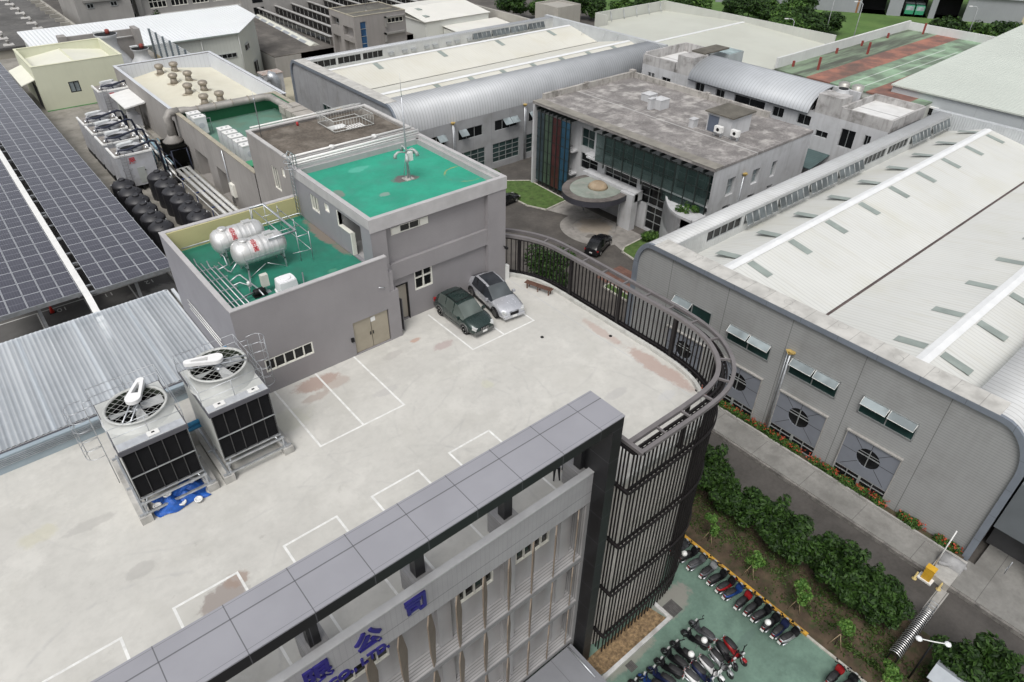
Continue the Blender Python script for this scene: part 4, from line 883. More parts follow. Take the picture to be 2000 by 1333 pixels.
# porthole bays on the end wall (facing -X)
PANEL=M('blue_grey_panel',(.20,.215,.245),.55,.05,.1,.5)
for k in range(4):
    y=7.85+5.62*k; xw=42.42
    m=MB(); n=28; cy,cz,r=y+1.95,3.5,.85
    # panel with a real round hole
    ring=[(cy+r*math.cos(2*PI*q/n+PI/4),cz+r*math.sin(2*PI*q/n+PI/4)) for q in range(n)]
    sq=[]
    for q in range(n):
        a=2*PI*q/n+PI/4; c,s_=math.cos(a),math.sin(a); mx=max(abs(c),abs(s_)); 
        sq.append((y+1.95+c/mx*1.95, 3.35+s_/mx*1.62))
    for q in range(n):
        j=(q+1)%n; m.quad((xw-.10,*sq[q]),(xw-.10,*sq[j]),(xw-.10,*ring[j]),(xw-.10,*ring[q])); m.quad((xw-.10,*ring[q]),(xw-.10,*ring[j]),(xw+.15,*ring[j]),(xw+.15,*ring[q])); m.quad((xw-.10,*sq[q]),(xw-.10,*sq[j]),(xw+.02,*sq[j]),(xw+.02,*sq[q]))
    m.norecalc=True
    pp=part(RF,'porthole_panel',m,PANEL,'blue-grey panel with a round window')
    m=MB()
    for a in (PI/4,3*PI/4,5*PI/4,7*PI/4,0,PI/2,PI): 
        c,s_=math.cos(a),math.sin(a); mx=max(abs(c),abs(s_)); e=min(1.95/max(1e-6,abs(c)),1.62/max(1e-6,abs(s_)))
        m.obox((xw-.102,cy+c*(r+e)/2,cz+s_*(r+e)/2),(.006,e-r,.03),0,0,a)
    part(pp,'joint',m,BLACKM)
    m=MB(); m.lathe([(r,-.01),(r,.0)],(xw-.02,cy,cz),28,False,'X'); part(pp,'round_pane',m,GLD)
    m=MB(); m.box(xw-.07,xw-.03,cy-.03,cy+.03,cz-r,cz+r); m.box(xw-.075,xw-.03,cy-r,cy+r,cz+.1,cz+.16); m.box(xw-.06,xw-.03,cy-r,cy+r,cz+.35,cz+.39); part(pp,'round_frame',m,AFRAME)
    m=MB(); m.box(xw-.22,xw,y-.1,y+4.0,4.98,5.10); m.box(xw-.16,xw,y-.06,y,.6,4.98); m.box(xw-.16,xw,y+3.9,y+3.96,.6,4.98); part(RF,'panel_surround',m,M('stone_surround',(.35,.34,.32),.8,0,.15,1))
    m=MB(); m.box(xw-.03,xw-.005,y,y+3.9,.62,1.72); w=part(RF,'window',m,GLD)
    m=MB()
    for q in range(5): m.box(xw-.09,xw-.02,y+.975*q-.03*(q>0)-.0,y+.975*q+.03,.62,1.72)
    m.box(xw-.088,xw-.02,y,y+3.9,1.66,1.72); m.box(xw-.088,xw-.02,y,y+3.9,.60,.66); m.box(xw-.086,xw-.02,y,y+3.9,1.28,1.33); m.box(xw-.10,xw-.02,y+1.85,y+2.05,.62,1.72); part(w,'frame',m,AFRAME)
    # upper pair of top-hung sashes
    u0=y+.0; m=MB(); m.box(xw-.03,xw-.004,u0,u0+3.85,6.86,8.3); w=part(RF,'window',m,glass('dark_green_glass',(.02,.045,.042)))
    m=MB()
    for a,b,c,d in ((u0,u0+3.85,6.80,6.87),(u0,u0+3.85,8.27,8.34),(u0-.03,u0+.04,6.8,8.34),(u0+3.81,u0+3.88,6.8,8.34),(u0+1.89,u0+1.96,6.87,8.27)): m.box(xw-.08,xw-.02,a,b,c,d)
    part(w,'frame',m,AFRAME)
    for q in range(2):
        if k==3 and q==0: continue
        a=u0+.06+1.93*q; b=a+1.8; d=.42; m=MB(); vs=[(xw-.06,a,8.27),(xw-.06,b,8.27),(xw-.06-d,b,7.83),(xw-.06-d,a,7.83)]; vs+=[(p[0]+.02,p[1],p[2]-.03) for p in vs]
        m.add(vs,[(0,1,2,3),(7,6,5,4),(0,4,5,1),(1,5,6,2),(2,6,7,3),(3,7,4,0)]); s_=part(w,'sash',m,GLW)
        m=MB(); e=.02
        m.tube([(xw-.07,a,8.27),(xw-.06-d,a,7.83),(xw-.06-d,b,7.83),(xw-.07,b,8.27)],.028,4); part(w,'sash_frame',m,WHITEP)
for y in (17.5,34.0-5.6*0):
    if y>30: continue
    m=MB(); m.lathe([(.12,0),(.30,.10),(.42,.26),(.36,.26),(.10,.06)],(42.2,y,8.55),4,False); m.box(42.1,42.42,y-.3,y+.3,8.75,8.80); hp=part(RF,'rain_hopper',m,M('yellow_ochre_hopper',(.42,.30,.10),.7,0,.3,3))
    m=MB(); m.tube([(42.25,y,8.6),(42.25,y,.4)],.09,8); m.tube([(42.28,y+.22,8.6),(42.28,y+.22,.4)],.05,6); part(RF,'downpipe',m,GALV)
# LF
seg=[(46.5,50.6,'dark'),(50.9,55.0,'dark'),(55.3,59.0,'dark')]+[(60.0+q,60.9+q,'vent') for q in (0,2.6,4.3,7.0,8.7,11.5,13.3,16)]+[(77.2+4.3*k,81.2+4.3*k,'open') for k in range(4)]
sk=[(54+12*k,98.2,-1) for k in range(4)]+[(55+6.0*k,83.3,-1) for k in range(7)]
LW_=[(47.2+6.4*k,51.4+6.4*k,5.5,7.0,0,3,1,((0,2),(0,),(1,2),(0,1),(2,),())[k%6]) for k in range(7)]+[(46.8+6.4*k,51.8+6.4*k,.9,3.7,1,4,4,()) for k in range(7)]
LFH=hall('factory_hall','long factory hall behind the green-roofed stair house with silver barrel eaves and a cream roof',44.1,97.6,105.7,75.0,WTILE2,RCREAM,BAR1,0,seg,sk,{'win':LW_})
for k in range(3):
    a=96.5-5.8*k-3.9 if k<2 else 88
    if k<2: window(LFH,'x',44.32,a,a+3.6,5.4,7.3,AFRAME,GLG,3,2,.02,.06,.05)
m=MB()
for x in (52.6,65.4): m.tube([(x,74.85,8.2),(x,74.85,.2)],.1,6); m.tube([(x+.25,74.87,8.2),(x+.25,74.87,.2)],.06,6)
part(LFH,'downpipe',m,GALV)
m=MB()
for x in (52.6,65.4): m.lathe([(.15,0),(.4,.3),(.3,.3)],(x,74.8,8.1),4,False)
m.lathe([(.15,0),(.5,.3),(.4,.3)],(44.0,90.5,7.6),4,False)
part(LFH,'rain_hopper',m,MATS['yellow_ochre_hopper'])
m=MB()
for y,z in ((81,11.0),(86,10.6)): m.tube([(96.3,y,11.6),(95.4,y,10.3)],.04,4); m.tube([(96.3,y+8,11.6),(95.4,y+8,10.4)],.04,4)
part(LFH,'parapet_brace',m,GALV)
# guard house lean-to at the right edge beside the hall
t=thing('gate_office','low grey gate office tucked against the corner of the porthole hall, with a dark doorway','building',(45,-1.5,0))
m=MB(); m.box(43.2,60,-14,1.55,3.3,7.4); part(t,'upper_wall',m,M('slate_panel',(.13,.145,.155),.6,0,.1,.5))
m=MB(); m.box(44.9,60,-14,1.5,.3,3.3); m.box(43.4,44.9,-14,-3.2,.3,1.6); part(t,'wall',m,M('gate_wall',(.06,.06,.062),.8,0,.2,.6))
m=MB(); m.box(43.0,43.5,-2.6,-2.1,.3,7.4); part(t,'column',m,M('gate_column',(.27,.29,.3),.6))
m=MB(); m.box(43.3,43.4,-14,-2.6,.35,1.5); m.box(43.3,43.4,-14,-2.6,2.6,3.3); part(t,'counter_wall',m,M('gate_counter',(.36,.37,.37),.7,0,.1,1))
m=MB(); m.box(43.34,43.38,-12,-2.6,1.5,2.6); w=part(t,'window',m,GLD)
m=MB()
for y in (-2.7,-4.6,-6.6): m.box(43.28,43.42,y-.05,y+.05,1.5,2.6)
m.box(43.28,43.42,-12,-2.6,1.5,1.57); part(w,'frame',m,AFRAME)
m=MB(); m.tube([(42.4,-.35,2.2),(42.4,-.35,.9)],.03,5); m.tube([(42.25,-.3,1.6),(42.6,-.3,1.6)],.02,5); m.tube([(42.3,-.3,1.35),(42.55,-.3,1.35)],.02,5); part(t,'standpipe',m,GALV)
# ------------------------------------------------------------------ yard: barrier, gate, lamp, ramp
t=thing('barrier','yellow parking barrier with its white arm raised beside the road','barrier',(38.9,2.85,0))
YEL=M('barrier_yellow',(.62,.36,.03),.5,0,.12,2)
m=MB(); m.box(-.22,.22,-.28,.28,.12,1.15); m.box(-.25,.25,-.31,.31,1.15,1.22); part(t,'cabinet',m,YEL,local=True)
m=MB(); m.box(-.32,.32,-.45,.45,0,.12); part(t,'base',m,WHITEP,local=True)
m=MB(); m.obox((.28,0,1.0),(.12,.2,.2)); part(t,'pivot',m,BLACKM,local=True)
m=MB(); m.tube([(.36,.0,.85),(.43,-.04,4.7)],[.05,.04],6); part(t,'arm',m,WHITEP,local=True)
for x,y,lb in ((38.35,3.35,'short yellow bollard on the roadward side of the raised barrier'),(38.75,1.95,'short yellow bollard leaning beside the gate track next to the raised barrier')):
    b=thing('bollard',lb,'bollard',(x,y,0),'yellow bollards by the barrier'); m=MB(); m.lathe([(.16,0),(.16,.06),(.07,.1),(.06,.7),(.02,.74)],(0,0,0),10); part(b,'post',m,M('pale_yellow_post',(.6,.47,.2),.6,0,.15,3),local=True)
t=thing('loading_ramp','worn grey concrete ramp block beside the yellow barrier','ramp',(40.5,2.2,0))
m=MB(); m.prism([(39.0,1.55),(41.9,1.55),(41.9,3.0),(39.2,3.0)],0,.55); part(t,'block',m,CONC); m=MB(); m.lathe([(.55,0),(.55,1.5)],(41.0,1.5,.45),14,True,'Y'); m.obox((40.6,2.1,.75),(.18,1.7,.1),.6); part(t,'roller',m,M('weathered_concrete',(.33,.33,.33),.8,0,.25,1.2))
m=MB(); m.box(31,39.0,1.35,2.0,-.05,.012)
struct('gate_track',m,M('track_concrete',(.33,.32,.30),.85,0,.2,1,lines=(('Y',100,1.43,.05,.8),('Y',100,1.9,.06,.8))))
t=thing('sliding_gate','black folding gate with silver hoops drawn back along its concrete track','gate',(33.5,1.6,0))
m=MB(); m2=MB()
for k in range(26):
    x=31.2+.17*k; m.tube([(x,1.38,.05),(x+.1,1.38,1.0),(x+.1,1.85,1.0),(x,1.85,.05)],.03,5); m.tube([(x,1.38,.3),(x+.17,1.38,.85)],.02,4); m.tube([(x,1.85,.3),(x+.17,1.85,.85)],.02,4)
    m2.tube([(x+.1,1.30,1.02)]+[(x+.1,1.615-.34*math.cos(a),1.0+.28*math.sin(a)) for a in [PI*i/8 for i in range(9)]],.035,5)
part(t,'lattice',m,BLACKM); part(t,'hoop',m2,CHROME)
m=MB()
for k in range(3):
    x=35.9+.35*k; m.tube([(x,1.4,.05),(x,1.4,1.05),(x,1.85,1.05),(x,1.85,.05)],.035,5)
part(t,'end_frame',m,GALV)
t=thing('street_lamp','short double-headed lamp with white globes standing among the hedge trees by the gate','lamp',(31.3,.45,0))
m=MB(); m.tube([(0,0,0),(0,0,3.9)],[.06,.045],8); part(t,'pole',m,BLACKM,local=True)
m=MB(); m.tube([(-.35,.55,3.95),(0,0,4.0),(.45,-.5,3.95)],.035,6); part(t,'arm',m,WHITEP,local=True)
for x,y in ((-.4,.62),(.5,-.56)):
    m=MB(); m.lathe([(.03,-.06),(.16,-.05),(.19,0),(.14,.07),(.03,.1)],(x,y,3.95),12); part(t,'lamp_head',m,M('lamp_white',(.78,.79,.8),.3,0,.05,2),local=True)
t=thing('gate_pillar_roof','small pale grey pitched cover at the lower end of the folding gate','cover',(31.5,-1.0,0))
m=MB(); m.add([(30.6,-1.8,2.0),(32.2,-1.8,2.0),(32.2,-.2,2.0),(30.6,-.2,2.0),(31.4,-1.8,2.5),(31.4,-.2,2.5)],[(0,1,4),(3,5,2),(0,4,5,3),(1,2,5,4),(0,3,2,1)]); part(t,'roof',m,M('cover_grey',(.36,.39,.42),.6)); m=MB(); m.box(30.8,32.0,-1.6,-.4,0,2.0); part(t,'wall',m,CONC)
# planter along the foot of the hall
m=MB(); m.box(41.65,41.8,1.9,34,.3,.62); t=solo('planter_kerb',m,M('planter_concrete',(.36,.35,.33),.85,0,.2,1),'low concrete planter kerb running along the foot of the porthole wall','planter kerb')
m=MB(); m.box(41.8,42.4,1.9,33,.3,.5); struct('planting_soil',m,MATS['planting_soil'])
# ------------------------------------------------------------------ vegetation
def leaves(m, c, rad, n, size, rs, flat=1., shell=.55):
    """leaf-sized quads through an ellipsoid lobe"""
    for _ in range(n):
        while True:
            p=Vector((rs.uniform(-1,1),rs.uniform(-1,1),rs.uniform(-1,1)))
            if p.length<=1 and p.length>shell*rs.random(): break
        q=Vector((c[0]+p.x*rad[0],c[1]+p.y*rad[1],c[2]+p.z*rad[2]))
        nrm=(p+Vector((rs.uniform(-.9,.9),rs.uniform(-.9,.9),rs.uniform(-.2,1.1)))).normalized()
        a=nrm.cross(Vector((rs.uniform(-1,1),rs.uniform(-1,1),rs.uniform(-1,1)))).normalized(); b=nrm.cross(a)
        s=size*rs.uniform(.6,1.35); o=len(m.v)
        m.v+=[tuple(q-a*s),tuple(q-b*s*.5+nrm*s*.12),tuple(q+a*s),tuple(q+b*s*.5+nrm*s*.12)]; m.f.append([o,o+1,o+2,o+3]); m.sm.append(False)
def crown(lobes,n,size,seed):
    rs=random.Random(seed); m=MB(); m.norecalc=True; V=sum(r[0]*r[1]*r[2] for c,r in lobes)
    for c,r in lobes: leaves(m,c,r,max(12,int(n*r[0]*r[1]*r[2]/V)),size,rs)
    return m
BARK=M('bark',(.10,.075,.055),.9,0,.3,4)
LEAFD=leafmat('dark_leaf',(.009,.024,.005),(.036,.080,.013))
LEAFM=leafmat('mid_leaf',(.02,.055,.009),(.075,.145,.026))
LEAFL=leafmat('fresh_leaf',(.035,.095,.014),(.11,.20,.04))
def tree(name,label,loc,h,rad,n,size,seed,mat,group,trunk=.1,base=.25,lob=9):
    rs=random.Random(seed); t=thing(name,label,'tree',loc,group)
    L=[((0,0,h*(base+.38)),(rad*.6,rad*.6,h*(1-base)*.36))]
    for k in range(lob):
        a=rs.uniform(0,2*PI); q=rs.uniform(.35,.72)*rad; z=h*(base+(1-base)*rs.uniform(.15,.80)); r=rad*rs.uniform(.32,.5)
        L.append(((q*math.cos(a),q*math.sin(a),z),(r,r,r*rs.uniform(.7,1.1))))
    for _ in range(3): L.append(((rs.uniform(-.3,.3)*rad,rs.uniform(-.3,.3)*rad,h*rs.uniform(.84,.98)),(rad*.26,rad*.26,h*.13)))
    part(t,'crown',crown(L,n,size,seed),mat,local=True)
    m=MB(); m.tube([(0,0,-.05),(.03*h*.3,0,h*base),(0,.02*h,h*.62)],[trunk,trunk*.75,trunk*.3],7)
    for k in range(5):
        a=2*PI*k/5+rs.random(); m.tube([(0,0,h*(base+.06*k)),(math.cos(a)*rad*.5,math.sin(a)*rad*.5,h*(base+.2+.07*k))],[trunk*.45,trunk*.12],5)
    part(t,'trunk',m,BARK,local=True); return t
protos=[tree('hedge_tree','x',(0,0,-50),4.0,1.45,4600,.155,s,LEAFD,'dense trees between the road and the green yard',.09,.08,12) for s in (1,2,3)]
HY=[18.9,16.8,14.9,13.1,11.3,9.5,7.8,6.1,4.6,3.2,-.9,-2.5,-4.2,-6.0]
for k,y in enumerate(HY):
    p=protos[k%3]; x=33.15+.35*math.sin(k*2.3); lab='dense dark green hedge tree by the road, %s counted from the louvre screen'%ORD[k]
    if k<3: o=p; o.location=(x,y,0); o['label']=lab
    else: o=clone(p,(x,y,0),lab,k*1.7)
    s=1+.12*math.sin(k*1.9); 
    for c in [o]: c.scale=(s,s,s*(1+.1*math.cos(k)))
def sapling(label,loc,h,seed):
    rs=random.Random(seed); t=thing('sapling',label,'young tree',loc,'staked saplings along the planting strip')
    L=[((rs.uniform(-.42,.42),rs.uniform(-.42,.42),h*rs.uniform(.55,1.0)),(.27,.27,.26)) for _ in range(8)]
    part(t,'crown',crown(L,640,.10,seed),LEAFL,local=True)
    m=MB(); m.tube([(0,0,0),(.04,.02,h*.5),(0,0,h*.9)],[.035,.03,.012],6); part(t,'trunk',m,BARK,local=True)
    m=MB()
    for a in (0.3,2.4,4.5): m.tube([(.45*math.cos(a),.45*math.sin(a),0),(.02,0,h*.5)],.022,5)
    part(t,'stake',m,M('pale_wood_stake',(.38,.29,.18),.8),local=True); return t
for k,(x,y,h) in enumerate(((30.1,14.0,2.3),(29.9,10.5,2.7),(30.1,7.2,2.4),(29.9,4.3,2.3),(29.6,1.2,2.2))):
    sapling('light green staked sapling, %s from the screen in the planting strip'%ORD[k],(x,y,.03),h,30+k)
m=MB(); rs=random.Random(5); m.norecalc=True
for _ in range(620):
    x=29.7+3.4*rs.random()**.7; y=rs.uniform(-6,20); leaves(m,(x,y,.08),(.36,.36,.16),15,.085,rs)
for _ in range(60):
    y=rs.uniform(-5,4); leaves(m,(30.3+.15*math.sin(y),y,.2),(.2,.25,.22),22,.09,rs)
o=m.build('ground_cover',leafmat('weed_leaf',(.022,.05,.009),(.07,.11,.024)),None); o['kind']='stuff'; o['label']='patchy weeds and low plants on the brown soil strip'; o['category']='weeds'
# flower bushes in the planter
FLOW=M('red_orange_petal',(.45,.07,.03),.6,0,.3,9)
BY=[(31.5,1.4),(29.3,1.3),(27,1.4),(24.6,1.3),(22.2,1.2),(19.8,1.4),(17.3,1.3),(14.8,1.2),(12.3,1.0),(10.2,1.1),(8.4,.9),(5.5,.8),(2.9,.7)]
for k,(y,l) in enumerate(BY):
    t=thing('flower_bush','red-flowered planter bush, %s along the porthole wall counted from the office end'%ORD[k],'bush',(42.08,y,.45),'flowering bushes in the planter')
    part(t,'foliage',crown([((rs.uniform(-.1,.1),rs.uniform(-l,l),.28),(.36,.5,.45)) for _ in range(6)],1100,.085,60+k),LEAFM,local=True)
    m=MB(); m.norecalc=True; rs=random.Random(90+k)
    for _ in range(42): leaves(m,(rs.uniform(-.28,.2),rs.uniform(-l-.2,l+.2),rs.uniform(.35,.75)),(.08,.08,.05),5,.06,rs)
    part(t,'flower',m,FLOW,local=True)
tree('broadleaf_tree','leafy tree on the ground beyond the louvre screen, seen between its slats near the bench',(41.3,42.5,0),6.5,2.9,5200,.17,11,LEAFD,None,.14,.2)
tree('broadleaf_tree','smaller dark tree beyond the louvre screen, farther from the bench than the leafy one',(39.8,37.0,0),4.2,1.8,2600,.16,12,LEAFD,None,.1,.2)
for nm,lb,loc in (('shrub','spiky bright green shrub at the corner of the lawn by the silver-topped porthole hall',(60.8,46.0,.1)),('shrub','small dark shrub at the left corner of the glass-fronted office',(57.5,71.8,.1))):
    t=thing(nm,lb,'bush',loc); part(t,'foliage',crown([((rnd.uniform(-.8,.8),rnd.uniform(-.7,.7),.7),(.6,.6,.55)) for _ in range(5)],900,.17,len(lb)),LEAFM,local=True)
# far trees
fp=[tree('roadside_tree','x',(0,0,-90),8,4.2,2600,.42,s,mt_,'trees along the far road',.2,.25,11) for s,mt_ in ((41,LEAFD),(42,LEAFM),(43,LEAFD))]
FT=[]
TP2=[(190,117),(185,110),(188,104),(178,107),(174,101),(181,99),(176,94),(170,97),(180,91),(172,90),(166,92)]
TP3=[(188,66),(192,61),(186,58),(196,56),(191,51),(200,50),(194,45),(204,45),(198,39)]
for k in range(12): FT.append((127+6.2*k*.9,151-5.0*k*.9+2*math.sin(k*3),1))
for k,(x,y) in enumerate(TP2): FT.append((x,y,2))
for k,(x,y) in enumerate(TP3): FT.append((x,y,3))
far_lab={1:'leafy tree behind the sage shed, %s along the row starting at the beige building',2:'green tree beyond the sage shed, %s along the row that runs toward the depot',3:'dark tree behind the sports-court roof, %s along the row starting at the depot'}
cnt={1:0,2:0,3:0}
for k,(x,y,g) in enumerate(FT):
    lab=far_lab[g]%ORD[cnt[g]]; cnt[g]+=1; p=fp[k%3]
    if k<3: o=p; o.location=(x,y,0); o['label']=lab
    else: o=clone(p,(x,y,0),lab,k*1.3)
    s=.85+.28*rnd.random(); o.scale=(s,s,s*(.62 if g==2 else .8))
m=MB(); m.norecalc=True; rs=random.Random(8)
for _ in range(60):
    f=rs.random(); leaves(m,(122+f*34+rs.uniform(-1,1),70+f*13,1.0),(1.3,1.3,1.0),22,.3,rs)
o=m.build('hedge',LEAFM,None); o['label']='long low green hedge beside the road, between the pale shed and the sports-court roof'; o['category']='hedge'
# tree tops among the far left buildings
for k,(x,y,z,s) in enumerate(((44,173,0,1.0),(31,168,0,.9),(51,172,0,.75),(40.5,108.5,0,.8))):
    lab=('bushy tree in front of the tall windows of the grey office block','pale green tree beside the grey block above the dark rooftop','small tree at the foot of the window row behind the white shed','dark tree in the gap between the cream factory hall and the dark green roof')[k]
    o=clone(fp[k%3],(x,y,z),lab,k*2.,'trees between the left-hand buildings'); o.scale=(s*.7,s*.7,s*.95)
SAND=M('tan_sand',(.36,.26,.155),.95,0,.3,3,dirt=(.18,.12,.07),dirt_amt=.5,bump=.6)
for k,y in enumerate((13.6,11.6,9.6,8.2,6.4)):
    m=MB(); m.lathe([(.95,0),(.8,.12),(.5,.24),(.2,.30),(.02,.31)],(0,0,0),14,True,'Z',.5,1.0); solo('sand_heap',m,SAND,'low tan sand heap behind the yellow kerb, %s counted from the louvre screen'%ORD[k],'sand heap','sand heaps along the yellow kerb',(29.75,y,.03))
# ------------------------------------------------------------------ scooters
def scooter(paint,seatm,accent,box=False):
    t=thing('motor_scooter','x','scooter',(0,0,-60),'motor scooters in the green yard'); L=dict(local=True)
    def loft(secs,n=10):
        m=MB(); o=0
        for (x,zc,w,h) in secs:
            for k in range(n):
                a=2*PI*k/n; m.v.append((x,w*1.38*math.cos(a),zc+h*math.sin(a)*(1.0 if math.sin(a)>0 else .8)))
        for i in range(len(secs)-1):
            for k in range(n): m.f.append([i*n+k,i*n+(k+1)%n,(i+1)*n+(k+1)%n,(i+1)*n+k]); m.sm.append(True)
        m.f+=[list(range(n)),[(len(secs)-1)*n+k for k in range(n)]]; m.sm+=[False,False]; return m
    m=loft([(-.93,.66,.05,.05),(-.85,.62,.12,.12),(-.6,.58,.17,.19),(-.3,.52,.19,.22),(-.08,.42,.17,.18),(.0,.32,.15,.08),(.32,.30,.15,.07)]); part(t,'body',m,paint,**L)
    m=loft([(.30,.36,.17,.10),(.40,.5,.20,.13),(.47,.68,.19,.13),(.46,.86,.14,.09),(.38,.97,.08,.05)]); part(t,'front_shield',m,accent,**L)
    m=loft([(-.86,.78,.10,.03),(-.6,.80,.14,.05),(-.25,.76,.14,.05),(.02,.74,.11,.04)],8); part(t,'seat',m,seatm,**L)
    m=MB(); m.lathe([(.13,-.05),(.23,-.055),(.245,0),(.23,.055),(.13,.05)],(-.62,0,.245),16,True,'Y'); m.lathe([(.12,-.03),(.12,.03)],(-.62,0,.245),10,False,'Y'); w=part(t,'rear_wheel',m,RUB,**L)
    m=MB(); m.lathe([(.13,-.045),(.23,-.05),(.245,0),(.23,.05),(.13,.045)],(.70,0,.245),16,True,'Y'); m.lathe([(.12,-.03),(.12,.03)],(.70,0,.245),10,False,'Y'); part(t,'front_wheel',m,RUB,**L)
    m=loft([(.48,.40,.03,.03),(.55,.50,.08,.03),(.70,.53,.085,.03),(.86,.46,.07,.03)],8); part(t,'front_mudguard',m,paint,**L)
    m=MB(); m.tube([(.70,.09,.25),(.5,.09,.62)],.025,5); m.tube([(.70,-.09,.25),(.5,-.09,.62)],.025,5); part(t,'fork',m,GALV,**L)
    m=MB(); m.tube([(.24,-.38,1.04),(.36,-.14,1.04),(.40,0,1.0),(.36,.14,1.04),(.24,.38,1.04)],.032,6); hb=part(t,'handlebar',m,BLACKM,**L)
    for sg in (-1,1):
        m=MB(); m.tube([(.30,sg*.24,1.03),(.33,sg*.33,1.22)],.012,4); m.obox((.33,sg*.35,1.26),(.03,.13,.09)); part(hb,'mirror',m,BLACKM,**L)
    m=MB(); m.obox((.50,0,.93),(.10,.18,.11),0,.3); part(t,'headlight',m,M('headlight_glass',(.55,.56,.55)),**L)
    m=MB(); m.obox((-.93,0,.66),(.05,.20,.07)); part(t,'tail_light',m,M('red_lamp',(.25,.01,.012)),**L)
    m=MB(); m.obox((-.99,0,.48),(.02,.24,.15),0,.2); part(t,'number_plate',m,WHITEP,**L)
    m=MB(); m.tube([(-.25,-.16,.28),(-.55,-.19,.30),(-.85,-.19,.36)],[.03,.055,.05],7); part(t,'exhaust',m,GALV,**L)
    m=MB(); m.tube([(-.92,-.1,.82),(-1.0,0,.84),(-.92,.1,.82)],.016,5); m.tube([(-.3,.1,.2),(-.28,.26,.0)],.015,4); part(t,'rear_rail',m,GALV,**L)
    if box:
        m=MB(); m.lathe([(.19,0),(.2,.1),(.16,.2),(.05,.25)],(-.55,0,.84),12); part(t,'helmet',m,box,**L)
    return t
PB=M('scooter_black',(.012,.012,.014),.35,.1,.2,3); PG=M('scooter_grey',(.13,.135,.145),.35,.4,.1,3); PR=M('scooter_red',(.30,.015,.018),.3,.1,.1,3); PBL=M('scooter_blue',(.02,.06,.22),.3,.2,.1,3); PS=M('scooter_silver',(.45,.46,.47),.3,.5,.1,3); PW=M('scooter_white',(.70,.70,.70),.35,0,.05,3); PN=M('scooter_navy',(.018,.025,.075),.35,.2,.1,3)
SEATB=M('seat_black',(.018,.018,.019),.6,0,.2,4); SEATG=M('seat_dark_grey',(.05,.05,.053),.6,0,.2,4)
PT={'black':scooter(PB,SEATB,PB),'blackbox':scooter(PB,SEATB,PB,WHITEP),'grey':scooter(PG,SEATG,PG),'red':scooter(PR,SEATB,PB),'blue':scooter(PBL,SEATB,PBL),'silver':scooter(PS,SEATB,PB),'white':scooter(PW,SEATG,PW),'navy':scooter(PN,SEATB,PN),'blackred':scooter(PB,SEATB,PR),'greysilver':scooter(PG,SEATB,PS)}
used_=set()
def put(kind,x,y,rz,lab):
    p=PT[kind]
    if kind in used_: p=clone(p,(x,y,.006),lab,rz)
    else: used_.add(kind); p.location=(x,y,.006); p.rotation_euler=(0,0,rz); p['label']=lab
row=[('grey',14.65,'grey scooter half hidden at the screen end of the row along the yellow kerb'),('blackbox',13.9,'black scooter with a white top, second in the row along the yellow kerb'),('grey',13.15,'dark grey smooth-backed scooter, third in the row along the yellow kerb'),('greysilver',12.3,'grey and silver scooter, fourth in the row along the yellow kerb'),('black',11.55,'plain black scooter next to the red one in the row along the yellow kerb'),('red',10.85,'red scooter in the row along the yellow kerb'),('blue',10.25,'bright blue scooter beside the red one in the row along the yellow kerb'),('blackred',9.5,'black scooter with a red front, beside the bright blue one along the yellow kerb'),('black',8.84,'black scooter, ninth in the row along the yellow kerb'),('black',8.19,'black scooter, tenth in the row along the yellow kerb'),('blackbox',7.5,'black scooter carrying a white helmet near the far end of the kerb row'),('navy',6.9,'navy blue scooter, last but one of the row along the yellow kerb'),('silver',6.25,'silver-grey scooter at the end of the yellow kerb')]
rs=random.Random(4)
for k,(c_,y,lab) in enumerate(row): put(c_,27.93+rs.uniform(-.06,.1),y+.05,-.1+rs.uniform(-.1,.12),lab)
mid=[('grey',24.08,9.97,PI/2,'dark grey scooter of the lone pair standing nearer the yellow kerb'),('blackbox',23.32,9.9,PI/2+.16,'black scooter with a white top of the lone pair in mid yard'),('blackbox',22.1,9.86,PI/2,'black scooter with a white and red helmet at the head of the middle rank'),('black',21.38,9.9,PI/2+.06,'black scooter, second of the middle rank behind the one with a helmet'),('black',20.68,9.77,PI/2+.2,'black scooter, third of the middle rank'),('navy',19.95,9.7,PI/2+.2,'navy blue scooter in the middle rank between black ones'),('blue',19.25,9.8,PI/2+.3,'blue scooter at the low end of the middle rank'),('blackbox',18.6,9.9,PI/2+.3,'black scooter at the far low end of the middle rank by the entrance roof'),
('red',24.55,7.85,-PI/2-.1,'red scooter facing out of the lower rank, its front wheel showing'),('blackred',23.95,8.0,-PI/2-.2,'black scooter with red trim beside the red one in the lower rank'),('silver',23.3,7.9,-PI/2-.12,'silver scooter with a dark seat in the lower rank'),('white',22.57,8.05,-PI/2,'white-fronted scooter in the lower rank beside the silver one'),('navy',21.9,8.1,-PI/2,'navy scooter between white-trimmed ones in the lower rank'),('white',21.3,8.1,-PI/2+.1,'white and grey scooter at the low end of the lower rank'),
('blackred',27.9,3.28,-.05,'black scooter with a red tail beside the pale kerb, apart from the ranks'),('black',28.0,2.5,-.05,'black scooter at the pale kerb next to the one with a red tail')]
for a in mid: put(*a)
